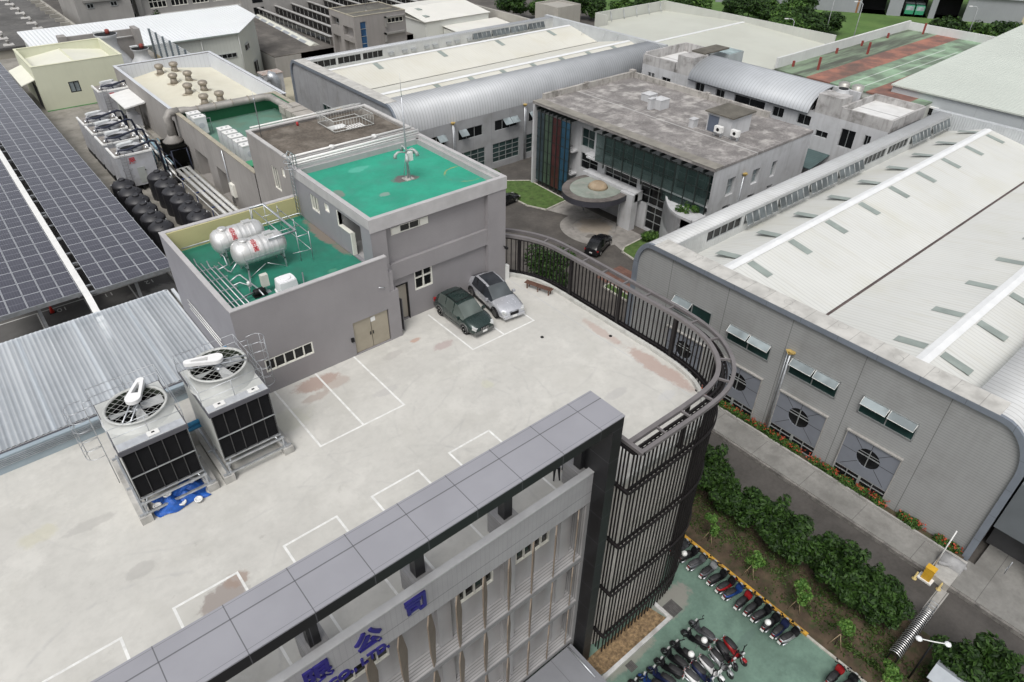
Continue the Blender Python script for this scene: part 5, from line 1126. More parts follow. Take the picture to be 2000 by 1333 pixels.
# ------------------------------------------------------------------ glass-fronted office
OCON=M('weathered_white_concrete',(.50,.505,.515),.85,0,.06,.3,dirt=(.25,.245,.235),dirt_amt=.35,streak=.32)
OROOF=M('grimy_roof',(.235,.22,.212),.92,0,.3,.35,dirt=(.45,.43,.405),dirt_amt=.9,fine=.6,specks=.5,runs=((.5,2.4,1),.5,(.13,.12,.115)),lines=(('X',14.5,68.3,.28,.35,(.6,.6,.58)),('X',14.5,69.5,.12,.4,(.5,.5,.48))))
T=thing('office_building','flat-roofed white concrete office with grimy roof, coloured glass screens and a round entrance canopy','office',(70,53,0))
x0,x1,ya,yb=60.75,80.0,38.8,67.9
SW=[(63.7,65.2,7.4,9.5),(68.5,69.9,7.5,9.3),(72.4,73.4,7.4,9.3),(63.7,65.2,5.7,6.2),(68.5,70,5.7,6.2),(72.4,73.6,5.8,6.3)]
m=MB(); m.wall('y',ya,x0,x1,0,11.1,SW,.45); part(T,'side_wall',m,OCON,'stained white side wall')
for w in SW: window(T,'y',ya,*w,AFRAME,GLD if w[3]<7 else GLW,1 if w[3]<7 else 2,1 if w[3]<7 else 2,.43,.06,.04)
m=MB(); m.box(x0,x1,67.6,67.9,0,11.1); m.box(79.7,x1,ya+.02,67.6,0,11.1); part(T,'end_wall',m,OCON)
m=MB(); m.box(x0-.02,x1+.05,ya-.05,yb+.05,11.1,11.4); part(T,'roof',m,OROOF,'stained flat concrete roof')
m=MB(); m.box(x0-.05,x0+1.5,ya-.08,yb+.08,11.402,11.47); part(T,'roof_edge_band',m,M('tan_roof_edge',(.25,.235,.205),.9,0,.2,.4,dirt=(.15,.14,.125),dirt_amt=.7))
m=MB(); m.box(62.3,x1-.3,67.45,67.85,11.4,12.15); m.box(79.6,x1,ya+6,67.4,11.4,12.1); m.box(70,70.8,67.3,67.9,11.4,12.25); m.box(79.4,80.05,67.2,68,11.4,12.4); m.box(79.5,80.05,54,54.7,11.4,12.25); part(T,'roof_parapet',m,M('mossy_parapet',(.42,.40,.37),.9,0,.15,.4,dirt=(.12,.11,.10),dirt_amt=.8,streak=.5))
HW=[(57.9,60.2,7.3,9.7),(57.0,60.1,4.4,6.5),(50.3,55.7,4.4,6.2),(45.6,49.6,3.4,6.6),(58.7,59.6,1.9,3.6),(45.7,48.4,.3,3.6),(40,44.5,.3,6.4),(44.9,56.2,7.3,9.8),(39.6,44.6,6.9,9.8)]
m=MB(); m.wall('x',62.4,ya,67.6,0,11.1,HW,.25); part(T,'front_wall',m,OCON)
for k,w in enumerate(HW): window(T,'x',62.4,*w,AFRAME,GLG if k in (0,7,8,6) else GLD,max(2,int((w[1]-w[0])/1.2)),2 if w[3]-w[2]<2.6 else 3,.23,.07,.05)
m=MB(); m.box(61.0,62.4,38.85,57.8,6.75,6.95); m.box(61.3,62.4,56.8,58.3,6.9,7.1); m.box(61.3,62.39,60.6,61.8,6.4,6.6); m.box(61.3,62.39,60.6,61.8,3.3,3.5); part(T,'balcony',m,OCON)
m=MB()
for z in (7.0,3.9):
    for q in range(4): m.tube([(61.35,60.65,z-.3+.22*q),(61.35,61.75,z-.3+.22*q)],.025,4)
    for y in (60.7,61.2,61.7): m.tube([(61.35,y,z-.4),(61.35,y,z+.4)],.025,4)
part(T,'balcony_rail',m,BLACKM)
for (a,b,c,nm) in ((65.75,67.2,(.06,.085,.10),'slate blue glass screen'),(64.2,65.7,(.085,.125,.09),'green glass screen'),(62.55,64.15,(.10,.035,.035),'red glass screen'),(60.85,62.5,(.035,.10,.165),'blue glass screen')):
    m=MB(); m.box(61.0,61.05,a,b,.75,10.2); p_=part(T,'coloured_screen',m,clearglass('screen_'+nm.split()[0]+nm.split()[1],c,.75,.3),nm)
    m=MB()
    for y in (a,a+.5*(b-a)): m.box(60.9,61.0,y-.06,y+.06,.05,10.5)
    for z in (2.2,3.7,5.2,6.9,8.1,9.4): m.box(60.95,60.99,a,b,z-.03,z+.03)
    part(p_,'screen_frame',m,M('dark_green_frame',(.025,.032,.03),.5,.2,.2,2))
m=MB()
for k in range(9): m.box(60.85,62.4,60.9+.78*k,61.0+.78*k,10.4,10.75)
for k in range(12): m.box(60.85,62.4,40.2+1.5*k,40.32+1.5*k,10.45,10.8)
part(T,'canopy_rafter',m,MATS['dark_green_frame'])
# suspended clear screen
for k in range(11):
    y=39.3+1.55*k; zb=4.1 if k<3 else (5.6 if k<4 else 6.9); m=MB(); m.box(61.0,61.03,y+.04,y+1.50,zb,10.3); g=part(T,'glass_screen',m,clearglass('screen_clear',(.05,.08,.076),.42))
    m=MB(); m.box(60.93,61.06,y-.06,y+.06,zb-.6,10.5); m.box(60.97,61.05,y+.06,y+1.49,8.6,8.66); m.box(60.97,61.05,y+.06,y+1.49,zb-.05,zb+.03); m.box(60.97,61.06,y+.06,y+1.49,10.28,10.36); part(g,'mullion',m,MATS['dark_green_frame'])
# entrance
m=MB(); m.box(60.6,61.6,49.2,51.2,0,4.7); m.box(61.0,62.4,49.2,58.2,3.7,4.9); part(T,'entrance_wall',m,OCON)
m=MB(); n=20; cv=[(58.6-.35*math.sin(PI*q/n*.9)-(.0),44.9-6.0*q/n) for q in range(n+1)]
cv=[(61.6-3.4*math.sin(PI*.5*min(1,q/n*1.3)),45.3-6.4*q/n) for q in range(n+1)]
for q in range(n): m.prism([cv[q],cv[q+1],(cv[q+1][0]+.3,cv[q+1][1]),(cv[q][0]+.3,cv[q][1])],0,6.2 if q>1 else 6.2)
part(T,'curved_wall',m,OCON,'curved white garden wall')
m=MB(); m.prism(cv+[(62.3,38.9),(62.3,45.3)],3.4,5.9); part(T,'terrace',m,OCON)
m=MB()
for q in range(4): m.tube([(61.2,45.4,6.2+.2*q),(60.2,44.8,6.2+.2*q)],.03,4)
part(T,'terrace_rail',m,BLACKM)
m=MB(); m.norecalc=True; rs=random.Random(77)
for q in range(6): leaves(m,(59.2+rs.random()*2,39.6+rs.random()*2.4,6.3),(.5,.5,.4),60,.16,rs)
solo('terrace_plant',m,leafmat('mid_leaf',(.03,.08,.014),(.10,.18,.035)),'green plants on the terrace behind the curved white wall of the glass-fronted office','plant')
# canopy: round disc cut straight at the wall
cx,cy=59.3,54.0
def disc(r): return [(min(61.0,cx+r*math.cos(a)*1.15),cy+r*math.sin(a)) for a in [2*PI*k/48 for k in range(48)]]
m=MB(); m.prism(disc(4.0),3.75,4.45); ca=part(T,'entrance_canopy',m,M('canopy_dark_edge',(.045,.045,.055),.6,0,.2,.6),'dark-edged round entrance canopy')
m=MB(); m.prism(disc(3.99),4.452,4.5); part(ca,'rim',m,M('canopy_rim',(.13,.115,.105),.9,0,.3,.8,dirt=(.2,.18,.17)))
m=MB(); m.prism([(min(60.9,cx+3.1*math.cos(a)*1.15),cy+3.1*math.sin(a)) for a in [2*PI*k/40 for k in range(40)]],4.45,4.56); part(ca,'green_top',m,M('verdigris_top',(.24,.27,.235),.8,0,.2,.6,dirt=(.33,.31,.28),dirt_amt=.6))
m=MB(); m.lathe([(1.3,0),(1.15,.35),(.8,.65),(.4,.8),(.02,.85)],(cx+.1,cy-.1,4.5),20); part(ca,'dome',m,M('tan_dome',(.33,.25,.165),.7,0,.2,1,dirt=(.38,.33,.25)))
m=MB()
for y in (51.0,57.0): m.tube([(60.4,y,0),(60.4,y,3.8)],.08,8)
part(T,'canopy_column',m,GALV)
# roof pieces
m=MB(); m.box(69.9,73.8,43.6,47.0,11.4,13.6); sh=part(T,'stair_box',m,OCON); m=MB(); m.box(69.6,74.1,43.3,47.3,13.6,13.75); part(sh,'stair_roof',m,M('dark_flat_roof',(.13,.12,.10),.95,0,.3,.6,fine=.4))
m=MB(); m.box(69.84,69.9,45.4,46.8,11.45,13.3); part(sh,'door',m,M('slate_blue_door',(.10,.12,.16),.5))
for x,y,lb in ((69.0,44.6,'white air conditioner on a stand beside the stair box on the grimy office roof'),(69.4,42.6,'pale box unit on legs in front of the stair box on the grimy office roof')):
    t=thing('air_conditioner',lb,'air conditioner',(x,y,11.47),'units on the office roof'); m=MB(); m.box(-.25,.25,-.5,.5,.5,1.2); part(t,'case',m,WHITEP,local=True); m=MB(); m.lathe([(.2,-.02),(.2,0)],(-.255,0,.85),14,False,'X'); part(t,'fan_grille',m,BLACKM,local=True)
    m=MB()
    for a in (-.4,.4): m.box(-.2,.2,a-.03,a+.03,0,.5)
    part(t,'stand',m,GALV,local=True)
for x,y,w,d,h,lb in ((73.2,58.8,1.6,1.4,.9,'pale curved ventilation block, farther of the pair on the grimy office roof'),(71.9,55.8,1.8,1.5,1.2,'square capped ventilation block, middle of the grimy office roof'),(70.6,56.2,.9,.5,1.3,'narrow upright concrete stub beside the capped block on the office roof'),(69.5,48.6,.9,.7,.95,'small pale concrete stub near the stair box on the office roof')):
    t=thing('vent_block',lb,'roof vent',(x,y,11.4),'concrete blocks on the office roof'); m=MB(); m.box(-w/2,w/2,-d/2,d/2,0,h); part(t,'block',m,OCON,local=True)
    m=MB(); a,b=w/2+.05,d/2+.05; m.add([(-a,-b,h),(a,-b,h),(a,b,h),(-a,b,h),(0,0,h+.3)],[(0,1,4),(1,2,4),(2,3,4),(3,0,4),(0,3,2,1)]) if w>.95 else m.box(-a,a,-b,b,h,h+.08); part(t,'cap',m,OCON,local=True)
m=MB(); m.tube([(66.6,38.72,9.3),(66.6,38.72,.2)],.09,6); part(T,'downpipe',m,GALV); m=MB(); m.lathe([(.15,0),(.4,.3),(.3,.3)],(66.6,38.65,9.2),4,False); part(T,'rain_hopper',m,M('yellow_ochre_hopper',(.42,.30,.10)))
# ------------------------------------------------------------------ concrete block with the barrel roof
T=thing('barrel_roof_building','stained grey concrete block with a silver half-barrel roof behind the glass-fronted office','building',(92,53,0))
BW=[(70.9,71.5,8.7,9.9),(70.2,70.8,8.7,9.9),(67.0,68.7,8.7,9.8),(64.0,65.5,11.3,11.9),(60.7,62.3,8.8,10.4),(57.1,58.6,8.8,10.3),(50.4,55.4,8.7,10.3),(47.4,49.1,8.9,10.2),(43.4,45.3,8.9,10.2),(40.6,42.3,8.0,8.8),(37.1,39.0,7.6,9.9),(35.1,35.9,8.6,9.9)]
m=MB(); m.wall('x',88,33.3,72.8,0,10.9,[w for w in BW if w[3]<10.9],.25)
part(T,'front_wall',m,OCON)
for w in BW:
    if w[3]<10.9: window(T,'x',88,*w,AFRAME,GLD,2,1,.23,.06,.04)
m=MB(); m.box(88.02,96,66.3,72.8,0,10.9) if False else m.box(88.3,97,33.4,72.7,0,10.85); part(T,'core',m,OCON)
m=MB()
for b in ((88,88.35,66.4,72.8,12.3),(88.35,98,72.5,72.8,12.6),(98,98.3,66.4,72.8,12.6),(88,98,66.2,66.5,12.2)): m.box(b[0],b[1],b[2],b[3],10.9,b[4])
for b in ((88,97,33.2,33.5,12.3),(88,88.3,33.5,39.6,12.3),(96.7,97,33.5,39.6,12.4),(88,97,39.6,39.9,12.4)): m.box(b[0],b[1],b[2],b[3],10.9,b[4])
m.box(88,91.6,63.4,66.2,10.9,13.5); m.box(88.0,90.5,39.9,43.2,10.9,13.3)
part(T,'parapet',m,M('old_roof_parapet',(.44,.43,.42),.9,0,.15,.4,dirt=(.13,.12,.11),dirt_amt=.75,streak=.5))
m=MB(); m.box(88.35,96.7,33.5,39.6,10.9,11.6); m.box(88.4,98,66.5,72.5,10.9,11.3); part(T,'white_roof',m,M('white_roof_sheet',(.66,.66,.65),.6,0,.08,.4,dirt=(.4,.38,.35),dirt_amt=.3,lines=(('X',100,92.4,.25,.6),)))
m=MB(); m.box(91.0,97,63.6,66.1,13.5,13.7); m.box(90.8,97.2,39.9,63.4,10.9,11.4); part(T,'dark_roof',m,M('dark_flat_roof',(.13,.12,.10)))
m=MB(); P=[(92.6-5.2*math.cos(PI/2*k/14),10.75+2.6*math.sin(PI/2*k/14)) for k in range(15)]; P+=[(x,z-.15) for x,z in P[::-1]]
m.extr(P,'Y',43.7,63.4,True); part(T,'barrel_roof',m,M('silver_barrel_crossways',(.46,.48,.50),.58,.2,.08,.3,lines=(('Y',.5,0,.07,.4),)))
m=MB(); m.quad((88.2,43.8,10.9),(92.6,43.8,10.9),(92.6,43.8,13.2),(90,43.8,12.6)); part(T,'barrel_end',m,BLACKM)
m=MB(); m.box(92.5,92.9,40,66,11,13.25); part(T,'rear_wall',m,OCON)
m=MB(); m.box(87.9,88.0,43.5,50.3,5.9,6.2); part(T,'sill_band',m,OCON)
t=thing('lean_to_roof','dark green sheet lean-to roof between the office and the stained concrete block','shelter',(92,43,0))
m=MB(); m.add([(83.5,39.5,5.4),(87.9,39.5,6.2),(87.9,46,6.2),(83.5,46,5.4)]+[(83.5,39.5,5.3),(87.9,39.5,6.1),(87.9,46,6.1),(83.5,46,5.3)],[(0,1,2,3),(7,6,5,4),(0,4,5,1),(1,5,6,2),(2,6,7,3),(3,7,4,0)]); part(t,'roof_sheet',m,M('dark_green_sheet',(.07,.11,.11),.5,0,.15,.5,lines=(('X',.4,0,.06,.4),)))
m=MB()
for y in (39.7,42.8,45.8): m.box(83.6,83.7,y,y+.1,0,5.3)
part(t,'post',m,GALV)
for nm,lb,x,y,r,h,mt_ in (('bottle_tower','pale bottle-shaped cooling tower beside the barrel roof of the stained concrete block','90.5',41.6,1.25,2.0,0),('steel_tank','tall round steel tank with a red label beside the bottle-shaped cooling tower','93.2',41.0,.75,2.3,1),('steel_tank','second round steel tank half behind the bottle-shaped cooling tower','93.0',42.8,.7,2.3,1)):
    t=thing(nm,lb,'cooling tower' if mt_==0 else 'tank',(float(x)+.4,y,11.4)); m=MB()
    if mt_==0: m.lathe([(r*.9,0),(r,.5),(r*.95,.9),(r*.6,1.5),(r*.62,1.75),(r*.62,1.8),(.1,1.75)],(0,0,.5),20); part(t,'shell',m,M('frp_grey',(.47,.48,.49),.5,0,.12,1),local=True); m=MB(); m.lathe([(r*.5,2.3),(r*.5,2.35)],(0,0,0),12); part(t,'fan',m,BLACKM,local=True)
    else:
        m.lathe([(r,0),(r,h),(r*.6,h+.15),(.05,h+.2)],(0,0,0),18); part(t,'shell',m,M('dull_steel',(.42,.41,.38),.4,.5,.12,1),local=True)
        m=MB(); m.box(-r-.02,-r+.05,-.3,.3,1.2,1.7); part(t,'label',m,M('red_label_ink',(.42,.02,.03),.6),local=True)
t=thing('glass_roof_light','small greenish glazed roof light behind the dark flat roof of the stained concrete block','roof light',(99,66,0))
m=MB(); m.prism([(97.2,63.5),(101,63.5),(101,67.5),(97.2,67.5)],11,12.6); part(t,'frame',m,M('pale_frame_grey',(.4,.44,.45),.5)); m=MB(); m.box(97.3,100.9,63.6,67.4,12.6,12.66); part(t,'pane',m,glass('aqua_glass',(.25,.33,.33),.15))
# ------------------------------------------------------------------ wide shed, sports court roof, pale hall
SHEDR=M('sage_sheet_roof',(.50,.51,.45),.55,0,.06,.08,dirt=(.44,.44,.38),dirt_amt=.4,corr=('X',.5,.3))
SHEDW=M('sage_sheet_wall',(.48,.49,.45),.6,0,.06,.2,streak=.08)
T=thing('wide_shed','broad pale sage shed with a low two-sloped roof behind the cream factory hall','shed',(120,85,0))
m=MB(); m.box(113,135,107.2,107.5,0,10.0); m.box(134.7,135,66,107.2,0,10.0); m.box(112.8,113.1,104,107.5,0,10.0); m.box(113.3,134.6,62,107,0,7.9); part(T,'wall',m,SHEDW)
m=MB()

m.quad((113.1,107.1,8.0),(134.7,107.1,8.0),(134.7,86,9.0),(104,86,9.0),(104,103.9,8.15),(113.1,103.9,8.15)); m.quad((104,86,9.0),(134.7,86,9.0),(134.7,64,8.0),(104,64,8.0)); part(T,'roof',m,SHEDR)
m=MB(); m.box(104,134.6,85.7,86.3,9.0,9.12); part(T,'ridge_cap',m,M('ridge_cap_white',(.72,.73,.73)))
m=MB()
for k in range(5): m.tube([(117+4*k,107.1,9.8),(116.4+4*k,106,8.1)],.08,4)
part(T,'parapet_brace',m,GALV)
m=MB(); m.box(104,113.3,64,103.8,0,7.9); part(T,'lower_wall',m,SHEDW)
T=thing('sports_court_building','building whose flat roof carries faded green and red sports courts inside white parapets','building',(133,54,0))
CG=(.20,.30,.20); 
COURT=M('faded_court_paint',CG,.9,0,.25,.18,dirt=(.09,.10,.08),dirt_amt=.7,fine=.25,stains=())
k=NT('court_paint'); k.tc=k.n.new('ShaderNodeNewGeometry').outputs['Position']; sx,sy,sz=k.sep()
def band(a,b): return k.math('MULTIPLY',k.math('GREATER_THAN',sy,a),k.math('LESS_THAN',sy,b))
g_=k.mix(k.ramp(k.noise(.25,6),.35,.7),(.13,.17,.125),(.27,.40,.27)); r_=k.mix(k.ramp(k.noise(.3,6),.35,.7),(.16,.09,.075),(.36,.16,.11))
c=k.mix(band(52.5,56.6),g_,r_); c=k.mix(band(40,46.6),c,r_); c=k.mix(band(56.6,64),c,k.mix(k.ramp(k.noise(1,7,k.mapping((.06,.5,1))),.35,.65),(.07,.075,.06),(.23,.31,.21)))
for yy in (48.2,50.4): c=k.mix(k.math('MULTIPLY',k.math('MULTIPLY',band(yy-.12,yy+.12),k.math('LESS_THAN',sx,146)),.8),c,(.5,.56,.5))
c=k.mix(k.math('MULTIPLY',k.ramp(k.noise(.12,7,k.mapping((1,1.6,1),(3,9,0))),.5,.7),.6),c,(.07,.07,.06))
k.link(c,k.b.inputs['Base Color']); k.b.inputs['Roughness'].default_value=.9
m=MB(); m.box(109.5,157,38,62.5,8.6,8.8); part(T,'court_roof',m,k.m,'flat roof painted with faded green and red courts')
m=MB(); m.box(109.6,156.9,38,62.4,0,8.6); part(T,'wall',m,SHEDW)
WPAR=M('white_parapet',(.60,.61,.60),.7,0,.06,.3,streak=.12)
m=MB(); m.box(110,157.3,62.4,62.8,7,10.4); m.box(156.9,157.3,38,62.4,7,10.2); part(T,'parapet',m,WPAR)
m=MB()
for x in (113,127,136,146): m.box(x,x+.35,61.2,61.5,8.8,9.7); 
for x,y in ((114.5,57.5),(131,57.5),(155,58.5)): m.box(x,x+.3,y,y+.3,8.8,10.8)
part(T,'red_post',m,M('dull_red_post',(.25,.05,.04),.7))
T=thing('pale_hall','very large pale grey-green metal hall with a blank pale wall beyond the porthole hall','hall',(130,30,0))
m=MB(); m.box(112.5,165,-20,44.2,0,9.9); part(T,'wall',m,M('pale_blue_grey_wall',(.46,.49,.50),.6,0,.05,.2,lines=(('Y',6,2,.06,.25),),streak=.06))
m=MB(); m.quad((112.2,44.4,9.95),(112.2,-20,9.95),(166,-20,12.2),(166,44.4,12.2)); m.quad((112.2,44.4,9.75),(112.2,-20,9.75),(166,-20,12.0),(166,44.4,12.0)); m.quad((112.2,44.4,9.75),(166,44.4,12.0),(166,44.4,12.2),(112.2,44.4,9.95)); m.quad((112.2,44.4,9.75),(112.2,-20,9.75),(112.2,-20,9.95),(112.2,44.4,9.95)); part(T,'roof',m,M('pale_green_roof',(.52,.555,.50),.5,0,.05,.08,corr=('Y',.5,.3)))
m=MB(); m.box(112.3,112.45,37,42.4,7.0,8.0); part(T,'window',m,GLD); m=MB(); m.box(112.1,112.5,36.8,42.6,8.0,8.2); part(T,'hood',m,WHITEP)
# ------------------------------------------------------------------ far right: depot and yellow block
T=thing('depot','long grey depot with black open bays and two green trucks inside','depot',(230,85,0))
a=Vector((198,121,0)); d=(Vector((232,62,0))-a).normalized(); nrm=Vector((d.y,-d.x,0)); 
if nrm.x<0: nrm=-nrm
def DP(s,o,z): p=a+d*s+nrm*o; return (p.x,p.y,z)
def dbox(m,s0,s1,o0,o1,z0,z1):
    vs=[DP(s,o,z) for z in (z0,z1) for s,o in ((s0,o0),(s1,o0),(s1,o1),(s0,o1))]; m.add(vs,[(0,3,2,1),(4,5,6,7),(0,1,5,4),(1,2,6,5),(2,3,7,6),(3,0,4,7)])
GW=M('depot_grey_panel',(.27,.28,.30),.6,0,.08,.12,streak=.1)
m=MB(); 
for s0,s1 in ((-14,26),(33,36.5),(43.5,45),(52,66)): dbox(m,s0,s1,0,.6,0,6.2)
dbox(m,-14,66,0,22,6.2,11); part(T,'wall',m,GW)
m=MB()
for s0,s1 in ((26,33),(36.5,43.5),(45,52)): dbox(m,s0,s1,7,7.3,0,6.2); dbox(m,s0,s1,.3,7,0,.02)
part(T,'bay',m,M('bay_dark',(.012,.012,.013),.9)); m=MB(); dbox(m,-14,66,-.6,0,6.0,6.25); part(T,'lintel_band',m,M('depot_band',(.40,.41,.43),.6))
m=MB(); dbox(m,24.9,25.4,-.1,0,0,6.2); part(T,'downpipe',m,M('rust_pipe',(.25,.12,.05),.8))
m=MB(); dbox(m,-12,-4,-.08,0,2,5); part(T,'shutter',m,M('shutter_blue_grey',(.2,.23,.27),.6))
for i,s in enumerate((38.6,41.2)):
    p=DP(s,3,0); t=thing('truck','green truck in the middle depot bay, %s'%('toward the shuttered end','toward the yellow block')[i],'truck',(p[0],p[1],0),'green trucks in the depot bay',math.atan2(-nrm.y,-nrm.x))
    m=MB(); m.extr([(2.2,.6),(2.3,1.5),(2.0,2.8),(.2,2.9),(.2,.6)],'Y',-1.1,1.1); part(t,'cab',m,M('truck_green',(.05,.30,.17),.4),local=True); m=MB(); m.add([(2.31,-.95,1.6),(2.31,.95,1.6),(2.07,.9,2.6),(2.07,-.9,2.6)],[(0,1,2,3)]); part(t,'windscreen',m,GLW,local=True)
    m=MB(); m.box(-4,.1,-1.15,1.15,1,3.2); part(t,'cargo_box',m,GW,local=True); m=MB()
    for x in (1.4,-2.6):
        for y in (-1,1): m.lathe([(.5,-.15),(.5,.15)],(x,y,.5),12,False,'Y')
    part(t,'wheel',m,RUB,local=True)
T=thing('yellow_building','pale yellow block with brown-framed windows behind the dark trees near the depot','building',(240,60,0))
YW=M('pale_yellow_wall',(.55,.48,.33),.8,0,.1,.2)
m=MB(); m.box(232,262,40,68,0,9.5); m.box(231,232,60,70,0,7.2); part(T,'wall',m,YW); m=MB(); m.box(231.5,262,39.5,68.5,9.5,9.9); m.box(231.6,232,40,68,5.9,6.2); part(T,'cornice',m,M('tan_cornice',(.42,.33,.2),.8))
for y in (64.5,58.5,52.5,46): window(T,'x',231.95,y-3,y-.6,6.9,8.6,AFRAME,GLG,2,1,0,.12,.08); window(T,'x',231.95,y-3,y-.6,2.9,5,AFRAME,GLG,2,1,0,.12,.08)
for x,y,h,lb in ((148.7,82.8,8,'tall street lamp between the wide sage shed and the sports-court roof'),(174,88,9.5,'slim lamp post standing before the far trees left of the sports-court roof'),(176.4,82,8.5,'street lamp with a bent arm behind the sports-court parapet'),(148.7,143,9,'street lamp rising among the trees behind the beige rooftop'),(183.7,124,9,'thin lamp post at the edge of the green field'),(190,62,9,'lamp post among the trees below the yellow block')):
    t=thing('lamp_post',lb,'street lamp',(x,y,0),'far street lamps'); m=MB(); m.tube([(0,0,0),(0,0,h),(-.3,.3,h+.4),(-1.2,1.0,h+.5)],[.12,.08,.06,.05],6); part(t,'pole',m,M('lamp_grey',(.5,.52,.53),.5),local=True); m=MB(); m.obox((-1.4,1.15,h+.5),(.8,.3,.15),2.4); part(t,'lamp_head',m,WHITEP,local=True)
# ------------------------------------------------------------------ rooftop service level behind the deck (z = 11)
PZ=11.0
T=thing('service_building','low service building whose rooftop parking level lies behind and below the pale deck','building',(0,80,0))
m=MB(); m.box(-60,30,33.6,134,0,PZ-.1); part(T,'wall',m,LPLA)
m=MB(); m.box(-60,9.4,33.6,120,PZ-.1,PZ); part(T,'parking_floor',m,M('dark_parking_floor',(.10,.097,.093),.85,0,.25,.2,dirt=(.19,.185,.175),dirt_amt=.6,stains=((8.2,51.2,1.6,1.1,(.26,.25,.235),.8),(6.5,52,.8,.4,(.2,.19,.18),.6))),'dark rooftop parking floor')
m=MB(); m.box(9.4,30,33.6,134,PZ-.1,PZ-.004); m.box(-60,9.4,120,134,PZ-.1,PZ-.004); part(T,'yard_floor',m,M('rooftop_yard_concrete',(.27,.255,.225),.9,0,.25,.3,dirt=(.13,.12,.10),dirt_amt=.7,fine=.2),'stained concrete rooftop yard')
m=MB()
def fl(x0,y0,x1,y1): m.box(x0,x1,y0,y1,PZ+.001,PZ+.006)
fl(-6,53.85,9.2,53.95)
for x in (.05,3.2,6.35): fl(x-.05,45,x+.05,53.85)
for x,s in ((1.6,'10'),(4.8,'11'),(7.8,'12')): text(T,'stall_number',s,M('faded_white_marking',(.5,.5,.48),.8),.75,(x,53.35,PZ+.012),(0,0,PI),.002)
part(T,'stall_marking',m,MATS['faded_white_marking'])
m=MB(); m.box(9.3,9.42,44,118,PZ,PZ+.25); part(T,'kerb_wall',m,CONC)
t=thing('traffic_cone','red traffic cone standing in the dark under the edge of the solar carport','cone',(.95,53.3,PZ)); m=MB(); m.lathe([(.16,.03),(.05,.68),(.02,.7)],(0,0,0),12); part(t,'cone',m,M('cone_red',(.5,.03,.02),.5),local=True); m=MB(); m.box(-.2,.2,-.2,.2,0,.035); part(t,'foot',m,BLACKM,local=True)
# solar carports
k=NT('solar_cell'); sx,sy,sz=k.sep()
def st(s,p,w): return k.math('LESS_THAN',k.math('FRACT',k.math('ADD',k.math('DIVIDE',s,p),w/p/2)),w/p)
c=k.mix(k.ramp(k.noise(.4,3),.3,.7),(.042,.042,.058),(.062,.062,.082))
c=k.mix(k.math('MULTIPLY',st(sx,.168,.012),.45),c,(.25,.26,.30)); c=k.mix(k.math('MULTIPLY',st(k.math('SUBTRACT',sy,.99),1.98,.05),.5),c,(.3,.31,.35)); c=k.mix(k.math('MULTIPLY',st(sy,.166,.010),.22),c,(.2,.21,.26))
k.link(c,k.b.inputs['Base Color']); k.b.inputs['Roughness'].default_value=.16; k.b.inputs['Specular IOR Level'].default_value=.6
SOL=k.m; PFR=M('panel_frame',(.60,.62,.65),.4,.5,.05,2)
def panel_mesh(n=1,rows=None):
    m=MB(); mi=[]
    for (ox,oy) in (rows or [(0,0)]):
        w,h=1.035,1.955; sl=-.047
        Z=lambda x:sl*x
        m.add([(ox+.03,oy+.03,Z(ox+.03)+.036),(ox+w-.03,oy+.03,Z(ox+w-.03)+.036),(ox+w-.03,oy+h-.03,Z(ox+w-.03)+.036),(ox+.03,oy+h-.03,Z(ox+.03)+.036)],[(0,1,2,3)]); mi.append(0)
        for a,b,c_,d in ((0,w,0,.03),(0,w,h-.03,h),(0,.03,.03,h-.03),(w-.03,w,.03,h-.03)):
            m.add([(ox+x,oy+y,Z(ox+x)+z) for z in (0,.042) for x,y in ((a,c_),(b,c_),(b,d),(a,d))],[(0,3,2,1),(4,5,6,7),(0,1,5,4),(1,2,6,5),(2,3,7,6),(3,0,4,7)]); mi+=[1]*6
    return m,mi
def carport(label,x0,z0,y0,rows,parts):
    t=thing('solar_carport',label,'solar carport',(x0,y0,z0),'solar carports on the rooftop parking')
    mm,mi=panel_mesh(); proto=None
    for r in range(min(rows,parts)):
        for c_ in range(5):
            if proto is None:
                proto=part(t,'solar_panel',mm,SOL,local=True); proto.data.materials.append(PFR); proto.data.polygons.foreach_set('material_index',mi); o=proto
            else: o=proto.copy(); COL.objects.link(o); o.parent=t
            o.location=(c_*1.06,r*1.975,-.05*c_)
    if rows>parts:
        R_=[(c_*1.06,r*1.975) for r in range(parts,rows) for c_ in range(5)]; m2,mi2=panel_mesh(1,R_); o=part(t,'far_solar_panels',m2,SOL,local=True); o['kind']='stuff'; o.data.materials.append(PFR); o.data.polygons.foreach_set('material_index',mi2)
    L=rows*1.975; m=MB()
    for x in (.3,1.9,3.5,5.0): m.box(x,x+.1,0,L,-.17-.05*x,-.06-.05*x)
    for q in range(int(L/5)+1): m.box(-.3,5.4,q*5+.6,q*5+.8,-.62,-.40)
    m.box(0,5.28,-.02,.04,-.33,-.01); part(t,'purlin',m,GALV,local=True)
    for q in range(int(L/5)+1):
        m=MB(); m.box(2.5,2.7,q*5+.6,q*5+.8,PZ-z0,-.6); part(t,'post',m,GALV,local=True)
    return t
carport('wide solar carport roof running beside the black tanks',3.72,14.22,48.55,38,20)
carport('second solar carport roof, across the white gutter from the one by the tanks',-2.38,14.22,48.9,24,20)
t=thing('carport_gutter','white sheet-metal gutter running between the two solar carports and bending down at its end','gutter',(3.1,60,14))
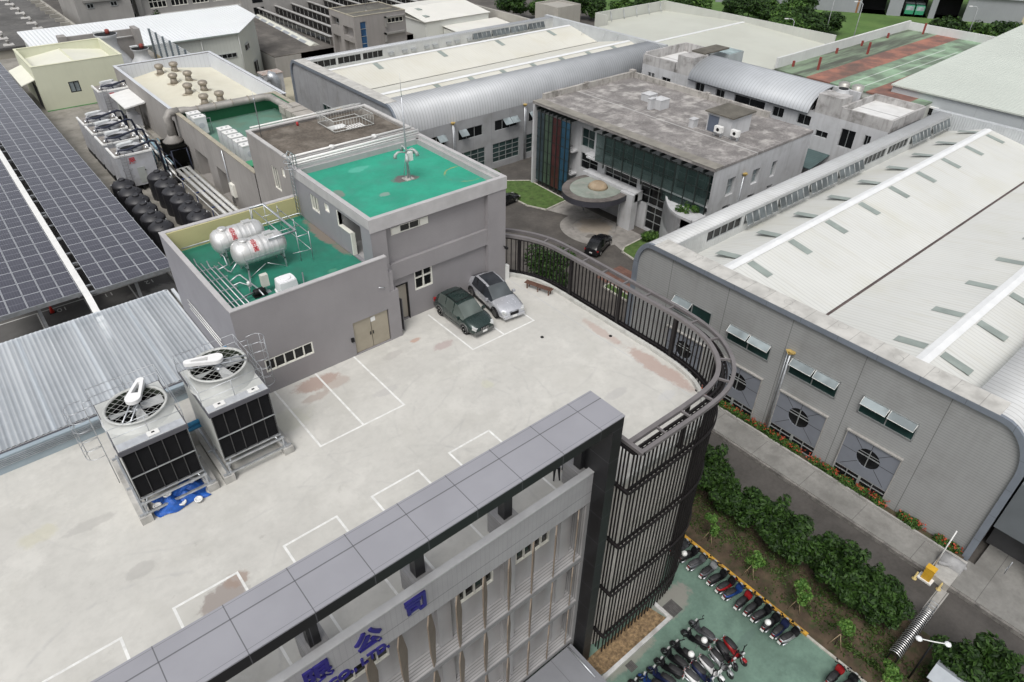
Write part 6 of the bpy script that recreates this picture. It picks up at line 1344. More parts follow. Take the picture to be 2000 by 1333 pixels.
m=MB(); m.add([(x,y,z) for y,z in ((118,14.1),(48.2,14.1),(46.4,13.6),(44.9,12.4)) for x,dz in ((2.93,0),(3.35,0))],[(0,1,3,2),(2,3,5,4),(4,5,7,6)]); m.add([(x,y,z-.12) for y,z in ((118,14.1),(48.2,14.1),(46.4,13.6),(44.9,12.4)) for x in (2.93,3.35)],[(0,1,3,2),(2,3,5,4),(4,5,7,6)]); part(t,'channel',m,WHITEP)
m=MB()
for q in range(24): m.box(3.3,3.8,50+2.9*q,50.12+2.9*q,13.85,13.95)
part(t,'bracket',m,GALV)
# polycarbonate canopy beside the deck
T=thing('polycarbonate_canopy','translucent corrugated plastic canopy on white beams behind the low blue-grey parapet','canopy',(0,39,14.9))
k=NT('polycarbonate'); tr=k.n.new('ShaderNodeBsdfTransparent'); tr.inputs[0].default_value=(.9,.93,.95,1); mx=k.n.new('ShaderNodeMixShader')
sx,sy,sz=k.sep()
pk=k.ramp(k.noise(.35,5,k.mapping((3.2,.10,1))),.3,.75)
rb=k.math('MULTIPLY',k.math('LESS_THAN',k.math('FRACT',k.math('DIVIDE',sx,.26)),.3),.5); k.link(k.mix(rb,k.mix(pk,(.50,.545,.59),(.66,.70,.74)),(.78,.81,.84)),k.b.inputs['Base Color']); k.b.inputs['Roughness'].default_value=.25
k.link(k.math('ADD',.46,k.math('MULTIPLY',pk,.18)),mx.inputs[0]); k.link(tr.outputs[0],mx.inputs[1]); k.link(k.b.outputs[0],mx.inputs[2]); k.link(mx.outputs[0],k.n['Material Output'].inputs[0])
m=MB(); nx=int(33.2/.26)*8; ys=[34.15,37.5,41,44.3]; vs=[];fs=[]
for i in range(nx+1):
    x=-26+33.2*i/nx; z=14.95+.014*math.sin(2*PI*x/.26)
    for j,y in enumerate(ys): vs.append((x,y,z+.004*math.sin(x*1.7+j)))
for i in range(nx):
    for j in range(3): fs.append((i*4+j,(i+1)*4+j,(i+1)*4+j+1,i*4+j+1))
m.add(vs,fs,True); m.norecalc=True; part(T,'corrugated_sheet',m,k.m)
m=MB()
for y in [34.2+1.12*q for q in range(10)]: m.tube([(-26,y,14.85),(7.2,y,14.85)],.035,4)
part(T,'purlin',m,WHITEP)
m=MB()
for q in range(12): x=-26+3.05*q; m.box(x,x+.2,34.1,44.4,14.60,14.80)
m.box(-26,7.3,44.3,44.45,14.6,14.85); m.box(7.15,7.35,34.1,44.4,14.6,14.85); part(T,'beam',m,M('beam_white_grey',(.62,.65,.67),.5,.1,.06,1))
m=MB(); m.box(-26,7.3,33.98,34.13,14.65,14.9); part(T,'front_gutter',m,DKGR)
m=MB()
for q in range(5): m.box(-20+6.3*q,-19.8+6.3*q,44,44.2,PZ,14.6); m.box(-20+6.3*q,-19.8+6.3*q,34.3,34.5,PZ,14.6)
part(T,'post',m,GALV)
t=thing('conduit_run','thin grey conduits along the outer foot of the mauve-grey tiled block','pipes',(7.3,38,15)); m=MB()
for z in (16.3,16.6,16.9): m.tube([(7.3,33.5,z),(7.3,38.8,z)],.03,5)
part(t,'pipe_run',m,WHITEP)
# black storage tanks
TB=M('black_plastic_tank',(.022,.022,.026),.45,0,.2,1.5)
def btank(label,loc):
    t=thing('storage_tank',label,'storage tank',loc,'black plastic tanks in the rooftop yard')
    m=MB(); m.lathe([(.98,0),(1.0,.1),(1.0,2.05),(1.02,2.1),(.93,2.22),(.62,2.45),(.32,2.55)],(0,0,0),26); part(t,'shell',m,TB,local=True)
    m=MB(); m.lathe([(.30,2.5),(.30,2.66),(.26,2.70)],(0,0,0),16); part(t,'lid',m,TB,local=True)
    for a in (3.6,5.2,.4):
        m=MB(); m.lathe([(.10,2.25),(.10,2.46),(.06,2.46)],(.68*math.cos(a),.68*math.sin(a),0),8); part(t,'nozzle',m,TB,local=True)
    m=MB(); m.lathe([(.05,2.3),(.05,2.5),(.02,2.52)],(.72*math.cos(5.8),.72*math.sin(5.8),0),8); part(t,'valve',m,CHROME,local=True)
    m=MB(); m.tube([(.8,.45,2.2),(1.05,.45,2.1),(1.05,.45,.2)],.035,5); part(t,'feed_pipe',m,GALV,local=True)
    return t
p0=None
for r,(x,nm) in enumerate(((13.8,'row by the white pipes'),(10.65,'row by the solar carport'))):
    for q in range(6):
        lab='black domed tank, %s back from the pump room in the %s'%(ORD[q],nm)
        if p0 is None: p0=btank(lab,(x,57.8+2.15*q,PZ))
        else: clone(p0,(x,57.8+2.15*q,PZ),lab,.25*q+r)
t=thing('pipe_rack','three long white pipes side by side on a blue-legged rack along the grey wall','pipes',(16.8,64,PZ))
for x in (16.2,16.75,17.25): m=MB(); m.tube([(x,56.5,12.3),(x,71.0,12.3)],.17,10); part(t,'pipe_run',m,M('pale_pipe',(.52,.52,.50),.5,0,.15,2))
m=MB(); m.tube([(15.75,56.5,12.1),(15.75,70.5,12.1)],.06,6); part(t,'pipe_run',m,M('pale_pipe',(.52,.52,.50)))
m=MB()
for y in (57,61,65,69):
    for x in (15.8,17.4): m.box(x,x+.08,y,y+.08,PZ,12.1)
    m.box(15.7,17.6,y,y+.08,12.02,12.12)
part(t,'rack_leg',m,M('navy_steel',(.05,.08,.2),.5))
# white boxed cooling units
BXW=M('white_tower_panel',(.43,.44,.465),.55,0,.1,.5,dirt=(.27,.26,.25),dirt_amt=.5,streak=.2)
BPIPE=M('navy_black_pipe',(.02,.025,.045),.5,.1,.2,2)
def wbox(label,loc,letters):
    t=thing('cooling_unit',label,'cooling unit',loc,'white boxed cooling units in the rooftop yard'); L=dict(local=True)
    m=MB(); m.box(0,3.3,0,2.9,.55,3.6); part(t,'casing',m,BXW,**L)
    m=MB(); m.box(-.06,3.36,-.05,.12,3.6,3.75); m.box(-.08,.1,.12,2.95,3.6,3.78); m.box(3.2,3.38,.12,2.95,3.6,3.78); part(t,'rim',m,WHITEP,**L)
    m=MB()
    for q in range(6): m.box(-.05,0,.1+.5*q,.16+.5*q,.6,3.55)
    part(t,'side_rib',m,M('rib_grey',(.36,.36,.37),.6),**L)
    m=MB(); m.lathe([(1.25,3.6),(1.1,3.95),(1.05,4.0),(.95,3.95),(.95,3.7)],(1.75,1.5,0),22); f_=part(t,'fan_collar',m,BXW,**L); m=MB(); m.box(.1,3.2,.12,2.9,3.6,3.63); part(t,'top_plate',m,M('grimy_top_plate',(.24,.22,.2),.8,0,.3,1.5,dirt=(.4,.38,.36),dirt_amt=.5),**L)
    m=MB(); m.lathe([(.94,3.72),(.94,3.74)],(1.75,1.5,0),20); part(f_,'fan_well',m,BLACKM,**L)
    m=MB(); P=[(.6,1.25),(.9,1.1),(2.0,1.2),(2.3,1.5),(2.0,1.75),(.9,1.55)]; m.prism(P,4.25,4.42); part(t,'belt_cover',m,M('cover_pale',(.60,.62,.62),.4,0,.1,2),**L)
    m=MB(); m.tube([(.5,.3,3.75),(.5,.3,4.15),(1.3,.35,4.05),(2.4,.45,4.2),(3.6,.6,4.35),(4.0,.65,4.2),(4.15,.65,3.5),(4.15,.65,.3)],.11,8); m.tube([(1.6,.3,4.05),(1.75,.15,3.7)],.08,6); m.tube([(3.3,.6,4.3),(3.5,.7,.4)],.08,6); part(t,'pipe_run',m,BPIPE,**L)
    m=MB()
    for x in (.4,.85): m.tube([(x,-.12,.4),(x,-.12,4.2)],.025,5)
    for q in range(11): m.tube([(.4,-.12,.7+.3*q),(.85,-.12,.7+.3*q)],.018,4)
    for q in range(4): m.tube([(.9,-.12,1+.7*q),(1.15,-.35,1+.7*q),(1.0,-.6,1+.7*q),(.6,-.7,1+.7*q),(.3,-.5,1+.7*q),(.3,-.12,1+.7*q)],.016,4)
    part(t,'ladder',m,M('dull_steel_rod',(.22,.22,.23),.5,.4),**L)
    m=MB(); m.box(1.55,2.25,-.03,0,.75,2.3); d_=part(t,'access_door',m,M('door_sage',(.38,.40,.38),.6),**L); m=MB(); m.box(2.2,2.3,-.06,0,1.9,2.0); m.box(2.2,2.3,-.06,0,1.1,1.2); part(d_,'hinge',m,BLACKM,**L)
    m=MB()
    for x in (0,1.6,3.2): m.box(x,x+.15,0,2.9,0,.55)
    part(t,'base_frame',m,BLACKM,**L)
    if letters:
        text(t,'painted_character','展',M('red_paint_mark',(.42,.06,.07),.6),.62,(loc[0]+1.35,loc[1]-.02,loc[2]+3.05),(PI/2,0,0),.006,None,'CENTER',.02)
    for dx,dy in ((.35,.5),(3.0,.5)):
        m=MB(); m.lathe([(.13,3.75),(.16,3.9),(.05,4.0)],(dx,dy,0),8); part(t,'vent_cap',m,CHROME,**L)
    return t
ysb=[71.4,75.5,79.2,82.8]
for q,y in enumerate(ysb): wbox('white boxed cooling unit with dark pipes over its top, %s back from the black tanks'%ORD[q],(11.2,y,PZ),q==0)
wbox('white boxed cooling unit standing apart behind the white awning, next to the pale yellow hut',(15.4,94.0,PZ),True)
# building with roof ventilators
T=thing('ventilator_building','grey windowless building with a cream roof carrying eight round turbine ventilators','building',(24,88,PZ))
VW=M('warm_grey_wall',(.30,.285,.27),.8,0,.12,.3,streak=.2)
m=MB(); m.box(18.7,18.95,75.6,98.7,PZ,16.1); m.box(18.95,30.6,75.6,75.85,PZ,15.4); m.box(30.35,30.6,75.85,98.7,0,16.1); m.box(18.95,30.35,98.45,98.7,PZ,16.1); part(T,'wall',m,VW)
m=MB(); m.box(18.96,30.34,98.3,98.44,13.5,16.0); m.box(30.2,30.34,76,98.3,13.5,16.0); m.box(18.65,19.0,75.55,98.75,16.1,16.16); m.box(19,30.65,98.4,98.75,16.1,16.16); m.box(30.3,30.65,75.55,98.4,16.1,16.16); part(T,'parapet_lining',m,M('white_ribbed_lining',(.58,.60,.63),.5,0,.05,.3,lines=(('X',.5,0,.04,.25),('Y',.5,0,.04,.25))))
m=MB()
m.quad((18.95,75.9,14.2),(24.3,75.9,15.1),(24.3,98.4,15.1),(18.95,98.4,14.2)); m.quad((24.3,75.9,15.1),(30.3,75.9,14.2),(30.3,98.4,14.2),(24.3,98.4,15.1)); m.quad((18.95,75.9,13.9),(30.3,75.9,13.9),(30.3,98.4,13.9),(18.95,98.4,13.9)); part(T,'roof',m,M('cream_roof',(.655,.63,.52),.55,0,.05,.2,dirt=(.5,.46,.34),dirt_amt=.35,corr=('Y',.4,.3)))
m=MB(); m.box(24.15,24.45,75.9,98.4,15.1,15.16); part(T,'ridge_cap',m,M('cream_cap',(.66,.64,.54),.5))
m=MB(); m.wall('x',18.68,91.0,95.5,PZ,13.6,[(91.3,93.9,PZ+.05,13.4)],.5,True); part(T,'doorway',m,M('doorway_dark',(.05,.047,.043),.9))
ventm=None
for q in range(4):
    for r,x in enumerate((23.3,25.05)):
        lab='tan roof ventilator, %s from the sunken roof, %s'%(ORD[3-q],('white cooling unit side','cream hall side')[r]); y=96.3-5.1*q
        if ventm is None:
            ventm=thing('roof_ventilator',lab,'roof ventilator',(x,y,14.9),'turbine ventilators on the cream roof')
            m=MB(); m.add([(sx_*a,sy_*a,z) for z,a in ((0,.62),(.05,.62)) for sx_,sy_ in ((-1,-1),(1,-1),(1,1),(-1,1))],[(0,3,2,1),(4,5,6,7),(0,1,5,4),(1,2,6,5),(2,3,7,6),(3,0,4,7)]); part(ventm,'flashing',m,M('tan_flashing',(.45,.40,.31),.7),local=True)
            m=MB(); m.lathe([(.48,.05),(.38,.35),(.36,.7)],(0,0,0),14); part(ventm,'neck',m,M('tan_galv',(.30,.265,.215),.5,.3,.2,2),local=True)
            m=MB(); m.lathe([(.36,.7),(.5,.8),(.55,.98),(.47,1.15),(.25,1.24),(.02,1.26)],(0,0,0),16); part(ventm,'turbine_head',m,M('tan_galv',(.30,.265,.215)),local=True)
        else: clone(ventm,(x,y,14.9),lab,.4*q)
t=thing('awning','white flat awning roof on thin posts against the ventilator building','awning',(17.3,91.5,PZ))
m=MB(); m.add([(16.4,87.6,14.2),(18.68,87.6,14.5),(18.68,95.2,14.5),(16.4,95.2,14.2)]+[(16.4,87.6,14.05),(18.68,87.6,14.35),(18.68,95.2,14.35),(16.4,95.2,14.05)],[(0,1,2,3),(7,6,5,4),(0,4,5,1),(1,5,6,2),(2,6,7,3),(3,7,4,0)]); part(t,'roof_sheet',m,WHITEP)
m=MB()
for y in (87.8,91.4,95): m.box(16.5,16.6,y,y+.1,PZ,14.1)
part(t,'post',m,TWHITE)
m=MB(); m.box(16.9,18.0,88.6,90.4,PZ,12.9); part(t,'cabinet',m,BXW)
t=thing('exhaust_duct','large sooty exhaust pipe running over the dark green parapet and down the grey wall','duct',(18,76,PZ))
DUCT=M('duct_warm_grey',(.30,.285,.265),.6,.2,.2,1); SOOT=M('soot_black',(.005,.005,.0045),.95,0,.3,1,spec=.05)
m=MB(); m.tube([(28.2,68.5,16.5),(28.2,73.9,16.5),(27.6,74.6,16.5),(20,74.6,16.55),(19.3,75.0,16.6),(18.6,75.1,16.6)],.38,10); m.tube([(18.8,75.1,16.6),(17.9,75.1,16.6),(17.6,75.1,16.2),(17.6,75.0,13.8)],.42,12); part(t,'pipe_run',m,DUCT)
m=MB()
for x in (20.5,22.3,24.1,25.9): m.tube([(x,74.6,16.55),(x+.06,74.6,16.55)],.42,10)
part(t,'collar',m,M('tan_galv',(.30,.265,.215)))
m=MB(); m.box(16.6,18.3,73.2,76.6,12.0,13.7); part(t,'soot_hood',m,SOOT); m=MB(); m.lathe([(.9,0),(1.0,.2),(.5,.6),(.45,.75)],(17.5,75,13.7),14); part(t,'cone',m,DUCT)
m=MB(); m.box(16.9,17.9,73.4,75.6,PZ,12.0); part(t,'furnace_box',m,SOOT)
m=MB(); m.box(18.66,18.69,77.2,79.0,11.5,15.0); part(t,'soot_patch',m,SOOT)
# building with the dark green walled roof
T=thing('green_roof_building','grey building with a sunken dull green roof full of white outdoor units','building',(24,66,PZ))
NW=[(63.6,67.4,PZ+.02,14.0)]
m=MB(); m.wall('x',18.45,55.4,75.6,PZ,16.5,[(63.2,65.6,PZ+.05,13.9),(67.8,71.5,PZ+.05,13.9)],.9,True); m.wall('x',18.75,55.4,75.6,14.9,16.5); m.box(29.0,29.4,55.4,75.6,0,16.5); part(T,'wall',m,VW,'grey side wall with dark niches')
m=MB(); m.box(18.4,18.8,55.4,75.6,16.5,16.58); m.box(18.8,29.45,75.2,75.6,16.5,16.58); m.box(28.95,29.45,55.4,75.2,16.5,16.58); part(T,'parapet_cap',m,M('tan_cap',(.36,.33,.26),.85,0,.15,.8,dirt=(.2,.19,.15)))
m=MB(); m.box(18.8,29,55.4,75.2,14.7,14.98); part(T,'green_floor',m,M('dull_green_floor',(.12,.235,.185),.55,0,.12,.3,dirt=(.14,.19,.14),dirt_amt=.7,stains=((26.5,66.5,1.5,1.2,(.07,.1,.08),.6),(20,62,1.2,4,(.13,.17,.12),.7))))
m=MB(); m.box(18.8,29.0,75.0,75.6,14.98,16.5); m.box(28.8,29.0,55.4,75.0,14.98,16.5); m.box(18.76,18.86,55.4,75.0,14.98,16.5); part(T,'green_lining',m,M('dark_green_lining',(.015,.13,.055),.6,0,.12,.4))
m=MB()
for q in range(3): m.box(27.4,29.3,65.8+1.55*q,67.15+1.55*q,16.0,16.75)
m.box(27.6,28.9,65.7,70.4,14.98,16.0); part(T,'duct_housing',m,M('beige_housing',(.36,.335,.30),.7,0,.15,1))
m=MB(); m.tube([(18.35,62.5,16.4),(18.3,62.3,11.2)],.06,6); part(T,'downpipe',m,GALV); m=MB(); m.box(18.2,18.45,61.4,62.3,12.2,13.4); part(T,'window_box',m,WFRAME)
acp=None
for q,(x,y) in enumerate([(19.0,72.4),(19.0,71.0)]+[(19.75,66.2-1.32*k) for k in range(5)]):
    lab=('white outdoor unit, rear of the pair behind the corner of the sunken roof','white outdoor unit, front of the pair behind the corner of the sunken roof')[q] if q<2 else 'white outdoor unit, %s from the rear in the row on the sunken roof'%ORD[q-2]
    if acp is None:
        acp=thing('outdoor_unit',lab,'air conditioner',(x,y,14.98),'white outdoor units on the green roof')
        m=MB(); m.box(0,1.15,0,.9,.3,1.82); part(acp,'case',m,M('unit_white',(.66,.67,.68),.45,0,.06,1.5),local=True)
        m=MB(); m.box(-.03,1.18,-.03,.93,1.82,1.92); tp=part(acp,'top_cover',m,WHITEP,local=True)
        m=MB()
        for a in (.33,.8): m.lathe([(.11,1.92),(.11,1.94),(.08,1.94)],(a,.45,0),8)
        part(tp,'fan_opening',m,M('grille_grey',(.3,.31,.31),.6),local=True)
        m=MB(); m.lathe([(.28,-.02),(.28,0)],(.6,-.005,1.1),14,False,'Y'); part(acp,'side_grille',m,M('grille_pale',(.5,.52,.55),.5),local=True)
        m=MB()
        for a in (.05,1.02):
            for b in (.05,.78): m.box(a,a+.07,b,b+.07,0,.3)
        part(acp,'leg',m,GALV,local=True)
        m=MB(); m.tube([(1.15,.3,1.6),(1.6,.3,1.6),(1.6,.3,.1)],.04,5); part(acp,'feed_pipe',m,GALV,local=True)
    else: clone(acp,(x,y,14.98),lab)
t=thing('green_box','bright green metal box with a flat lid behind the row of white outdoor units','box',(19.9,58.9,14.98)); m=MB(); m.box(-.55,.55,-.6,.6,0,.95); part(t,'case',m,M('green_metal',(.03,.2,.09),.5),local=True); m=MB(); m.box(-.62,.62,-.68,.68,.95,1.05); part(t,'lid',m,M('green_metal_lid',(.05,.30,.15),.5),local=True)
t=thing('white_tank','rounded white tank half hidden between the green box and the brown-roofed block','tank',(21.3,58.3,14.98)); m=MB(); m.lathe([(.6,0),(.62,1.2),(.4,1.6),(.05,1.75)],(0,0,0),16); part(t,'shell',m,WHITEP,local=True); m=MB(); m.lathe([(.15,1.72),(.15,1.8)],(0,0,0),8); part(t,'lid',m,TWHITE,local=True)
# brown roofed block
T=thing('brown_roof_block','mauve-grey block with a rough brown flat roof directly behind the bright green roof','building',(24,51.5,PZ))
BW2=[(50.0,51.3,16.7,18.6),(48.7,49.3,18.3,19.0)]
m=MB(); m.wall('x',18.48,47.4,55.3,PZ,20.1,BW2,.2); m.box(18.7,29.4,47.4,47.6,0,20.1); m.box(29.1,29.4,47.6,55.3,0,20.1); m.box(18.7,29.1,55.1,55.3,14,20.1); part(T,'wall',m,VW)
m=MB(); m.box(18.75,29.1,47.6,55.1,19.6,19.9); part(T,'brown_roof',m,M('rough_brown_roof',(.125,.105,.085),.95,0,.35,.4,dirt=(.22,.195,.165),dirt_amt=.7,fine=.6,bump=.5),'rough weathered brown roof')
m=MB(); m.box(18.45,29.45,47.35,47.75,20.1,20.2); m.box(18.45,18.75,47.75,55.3,20.1,20.2); m.box(18.75,29.45,55.0,55.35,20.1,20.2); m.box(29.1,29.45,47.75,55.0,20.1,20.2); m.box(18.75,29.1,47.6,47.74,19.9,20.1); m.box(18.72,18.80,47.75,55.0,19.9,20.1); part(T,'parapet_cap',m,M('white_worn_cap',(.50,.49,.48),.7,0,.15,.6,dirt=(.3,.29,.27)))
window(T,'x',18.48,*BW2[0],WFRAME,GLD,3,1,.16,.07,.05); window(T,'x',18.48,*BW2[1],WFRAME,WHITEP,1,1,.16,.06,.05)
m=MB(); m.tube([(18.9,55.4,20.3),(29,55.4,20.3)],.07,6); m.tube([(18.6,47.5,20.33),(29.2,47.5,20.33)],.09,6); part(T,'parapet_pipe',m,WHITEP)
for x in (22.1,25.8):
    m=MB(); m.lathe([(.22,0),(.3,.06),(.2,.12),(.2,.2),(.05,.22)],(x,47.6,20.2),10); part(T,'saddle',m,WHITEP)
t=thing('roof_railing','grey metal guard railing round the hatch on the rough brown roof','railing',(25.9,52.4,19.9))
m=MB(); c4=[(24.1,50.9),(27.6,50.7),(27.6,53.9),(24.1,53.9)]
for z in (20.9,20.05): m.tube([(x,y,z) for x,y in c4+c4[:1]],.035,5)
part(t,'rail',m,TWHITE); m=MB()
for (xa,ya_),(xb,yb_) in zip(c4,c4[1:]+c4[:1]):
    for q in range(14): f_=q/14; m.tube([(xa+(xb-xa)*f_,ya_+(yb_-ya_)*f_,19.9),(xa+(xb-xa)*f_,ya_+(yb_-ya_)*f_,20.9)],.014,4)
part(t,'baluster',m,TWHITE)
for x,y,w,d,lb in ((25.0,52.2,1.4,.9,'plain white sheet lying left of the other inside the railing on the rough brown roof'),(26.2,51.5,1.5,.9,'slotted white sheet lying on the right inside the railing on the rough brown roof')):
    t=thing('white_sheet',lb,'sheet',(x,y,19.91),'white sheets on the brown roof'); m=MB(); m.box(-w/2,w/2,-d/2,d/2,0,.05); part(t,'panel',m,WHITEP,local=True)
    if 'slotted' in lb:
        m=MB()
        for q in range(6): m.box(-w/2+.1+.23*q,-w/2+.16+.23*q,-d/2+.05,d/2-.05,.05,.06)
        part(t,'slot',m,M('slot_brown',(.2,.15,.12),.8),local=True)
t=thing('lightning_rod','thin upright lightning rod at the outer corner of the rough brown roof','rod',(19.2,54,19.9)); m=MB(); m.tube([(0,0,0),(0,0,2.9),(0,0,3.6)],[.04,.03,.008],6); part(t,'rod',m,GALV,local=True); m=MB(); m.lathe([(.02,2.85),(.11,2.95),(.02,3.05)],(0,0,0),8); part(t,'ball',m,GALV,local=True)
t=thing('paint_can','small red can left near the rear parapet of the rough brown roof','can',(22.6,54.6,19.9)); m=MB(); m.lathe([(.1,0),(.1,.3),(.03,.32)],(0,0,0),10); part(t,'can',m,M('can_red',(.4,.03,.03),.5),local=True)
# pale yellow hut and bottle-shaped towers
T=thing('yellow_hut','plain pale yellow flat-walled building with one small window behind the solar carport','building',(15.8,109,PZ))
YH=M('pale_lime_wall',(.58,.59,.455),.7,0,.05,.25,streak=.05)
m=MB(); m.wall('y',103,10.6,20.9,PZ,16.3,[(13.9,15.1,12.75,14.05)],.15); m.box(10.6,10.8,103.05,114,PZ,16.3); m.box(20.7,20.9,103.05,114,PZ,16.3); m.box(10.8,20.7,113.8,114,PZ,16.3); m.box(10.8,20.7,103.3,103.4,PZ,12.6); part(T,'wall',m,YH)
m=MB(); m.box(10.55,20.95,102.97,103.25,16.3,16.36); m.box(10.55,10.85,103.25,114.05,16.3,16.36); m.box(20.65,20.95,103.25,114.05,16.3,16.36); m.box(10.85,20.65,113.75,114.05,16.3,16.36); part(T,'parapet_cap',m,M('lime_cap',(.66,.66,.50),.6,0,.04,.5))
m=MB(); m.quad((10.8,103.1,15.0),(15.75,103.1,15.7),(15.75,113.8,15.7),(10.8,113.8,15.0)); m.quad((15.75,103.1,15.7),(20.7,103.1,15.0),(20.7,113.8,15.0),(15.75,113.8,15.7)); m.quad((10.8,103.1,14.8),(20.7,103.1,14.8),(20.7,113.8,14.8),(10.8,113.8,14.8)); part(T,'roof',m,M('pale_cream_roof',(.70,.695,.60),.5,0,.04,.3))
m=MB(); m.box(15.65,15.85,103.3,113.7,15.7,15.76); part(T,'ridge_cap',m,MATS['lime_cap'])
window(T,'y',103,13.9,15.1,12.75,14.05,BLACKM,GLW,2,1,.12,.08,.05)
m=MB(); m.box(10.6,20.9,102.95,103.0,PZ,PZ+.1); part(T,'green_skirt',m,M('green_skirt',(.1,.3,.1),.7))
m=MB(); m.add([(9.0,103.6,14.3),(10.6,103.6,14.8),(10.6,112,14.8),(9.0,112,14.3)]+[(9.0,103.6,14.2),(10.6,103.6,14.7),(10.6,112,14.7),(9.0,112,14.2)],[(0,1,2,3),(7,6,5,4),(0,4,5,1),(1,5,6,2),(2,6,7,3),(3,7,4,0)]); part(T,'side_awning',m,MATS['pale_cream_roof'])
m=MB(); m.box(10.55,10.6,104.2,107,PZ,13.8); part(T,'doorway',m,M('doorway_dark',(.05,.047,.043)))
for x,y,s,lb in ((22.4,116.5,1.18,'larger bottle-shaped grey cooling tower behind the pale yellow hut'),(26.0,115.2,.95,'smaller bottle-shaped grey cooling tower in front of the slatted fence')):
    t=thing('bottle_tower',lb,'cooling tower',(x,y,PZ),'bottle-shaped cooling towers'); FRP=M('frp_grey',(.47,.48,.49),.5,0,.12,1)
    h=5.2 if s>1 else 3.0
    m=MB(); m.lathe([(2.2*s,0),(2.25*s,h*.12),(2.15*s,h*.24),(1.75*s,h*.40),(1.15*s,h*.58),(.98*s,h*.74),(1.1*s,h*.92),(1.3*s,h)],(0,0,0),26); part(t,'shell',m,FRP,local=True)
    m=MB(); m.lathe([(1.2*s,h),(1.2*s,h+.03)],(0,0,0),22); part(t,'fan_guard',m,BLACKM,local=True)
    m=MB(); m.lathe([(.3,h),(.3,h+.5),(.15,h+.6)],(.3,0,0),10); part(t,'motor',m,M('dull_red_post',(.25,.05,.04)),local=True)
    m=MB(); m.prism([(-1.3*s,-.2),(-.2,-.35),(-.2,.35),(-1.3*s,.2)],h+.3,h+.45); part(t,'belt_cover',m,M('cover_pale',(.60,.62,.62)),local=True)
t=thing('concrete_wall','plain grey concrete wall frame standing behind the bottle-shaped cooling towers','wall',(22,120,PZ))
m=MB(); m.box(16.9,27.2,119.6,120,PZ,15.8); m.box(26.6,27.3,117.6,120.2,PZ,16.1); m.box(16.8,17.8,118.6,120.2,PZ,16.1); part(t,'wall',m,VW)
m=MB(); m.tube([(17.9,119.4,14.9),(26.5,119.4,14.9)],.1,6); part(t,'pipe_run',m,WHITEP)
t=thing('slatted_fence','tall fence of pale slats between dark posts beside the bottle-shaped towers','fence',(29,112,PZ))
m=MB()
for q in range(14): m.box(28.9,28.95,99.5,120,12.2+.25*q,12.32+.25*q)
part(t,'slat',m,M('pale_slat',(.55,.57,.58),.5))
for q in range(7): m=MB(); m.box(28.7,28.95,100+3.1*q,100.3+3.1*q,PZ,15.7); part(t,'post',m,M('slate_post',(.13,.16,.18),.5))
m=MB(); m.box(28.85,28.95,99.5,120,PZ,12.1); part(t,'base_board',m,M('tan_board',(.42,.36,.24),.8))

# pipe clutter between the white cooling units and the grey wall
t=thing('service_pipes','tangle of pale blue, white and black pipes between the white cooling units and grey wall','pipework',(16,78,PZ))
rs=random.Random(12); LB=M('pale_blue_pipe',(.28,.42,.5),.5,0,.15,2)
for q in range(26):
    y=71+rs.random()*15; x=15.5+rs.random()*1.2; z=PZ+.3+rs.random()*2.2; m=MB()
    if q%3: m.tube([(x,y,z),(x+.1,y+2+rs.random()*2.5,z),(x+.1+rs.random()*.8,y+4,z-.2)],.07+.06*rs.random(),6)
    else: m.tube([(x,y,PZ),(x,y,z+.6),(x+1.2*rs.random()+.3,y,z+.6),(x+1.6,y,PZ+.2)],.08,6)
    part(t,'pipe_run',m,(LB,WHITEP,BPIPE,M('pale_pipe',(.52,.52,.50)))[q%4])
for k,(x,y,lb) in enumerate(((15.9,70.6,'black pump set on a low plinth just behind the black tanks by the white pipes'),(9.9,70.2,'dark valve set on the yard floor beside the solar carport behind the black tanks'))):
    t=thing('pump_set',lb,'pump',(x,y,PZ)); m=MB(); m.box(-.6,.6,-.4,.4,0,.2); part(t,'plinth_block',m,CONC,local=True); m=MB(); m.lathe([(.25,-.5),(.3,-.3),(.3,.4),(.15,.5)],(0,0,.5),12,True,'X'); part(t,'motor',m,BLACKM,local=True); m=MB(); m.tube([(-.5,0,.5),(-.5,0,1.3),(-.5,.9,1.3)],.09,6); part(t,'pump_pipe',m,GALV,local=True)
# ------------------------------------------------------------------ buildings across the top left
GW2=M('old_grey_render',(.32,.31,.295),.85,0,.12,.15,streak=.2)
T=thing('white_shed','tall pale sage shed with bright white ribbed roof behind the building with roof ventilators','shed',(40,145,0))
fp_=[(16,133.0),(46.6,132.6),(53.8,142.0),(53.8,150),(16,150)]
m=MB(); m.prism(fp_,0,10.3); part(T,'wall',m,M('sage_ribbed_wall',(.50,.52,.48),.6,0,.05,.2,streak=.06,lines=(('X',.6,0,.05,.15),)))
m=MB(); m.add([(15.5,132.6,10.45),(46.9,132.2,10.45),(54.4,142.0,10.9),(54.2,150.4,11.5),(15.5,150.4,11.5),(15.5,132.6,10.3),(46.9,132.2,10.3),(54.4,142.0,10.75),(54.2,150.4,11.3),(15.5,150.4,11.3)],[(0,1,2,3,4),(9,8,7,6,5),(0,5,6,1),(1,6,7,2),(2,7,8,3),(3,8,9,4),(4,9,5,0)]); part(T,'roof',m,M('bright_white_sheet',(.74,.76,.77),.45,0,.03,.1,corr=('X',.6,.5),lines=(('X',.6,0,.06,.12),)))
m=MB(); m.box(15.6,46.9,132.1,132.3,10.25,10.45); part(T,'gutter',m,M('green_grey_gutter',(.25,.29,.27),.5))
SWN=[(42.2,45.8,6.4,7.2),(44.1,46.2,1.2,3.2),(39.0,39.6,5.9,6.5)]
for w in SWN: window(T,'y',132.6,*w,AFRAME,GLD,4 if w[1]-w[0]>3 else 2,1,0,.08,.05)
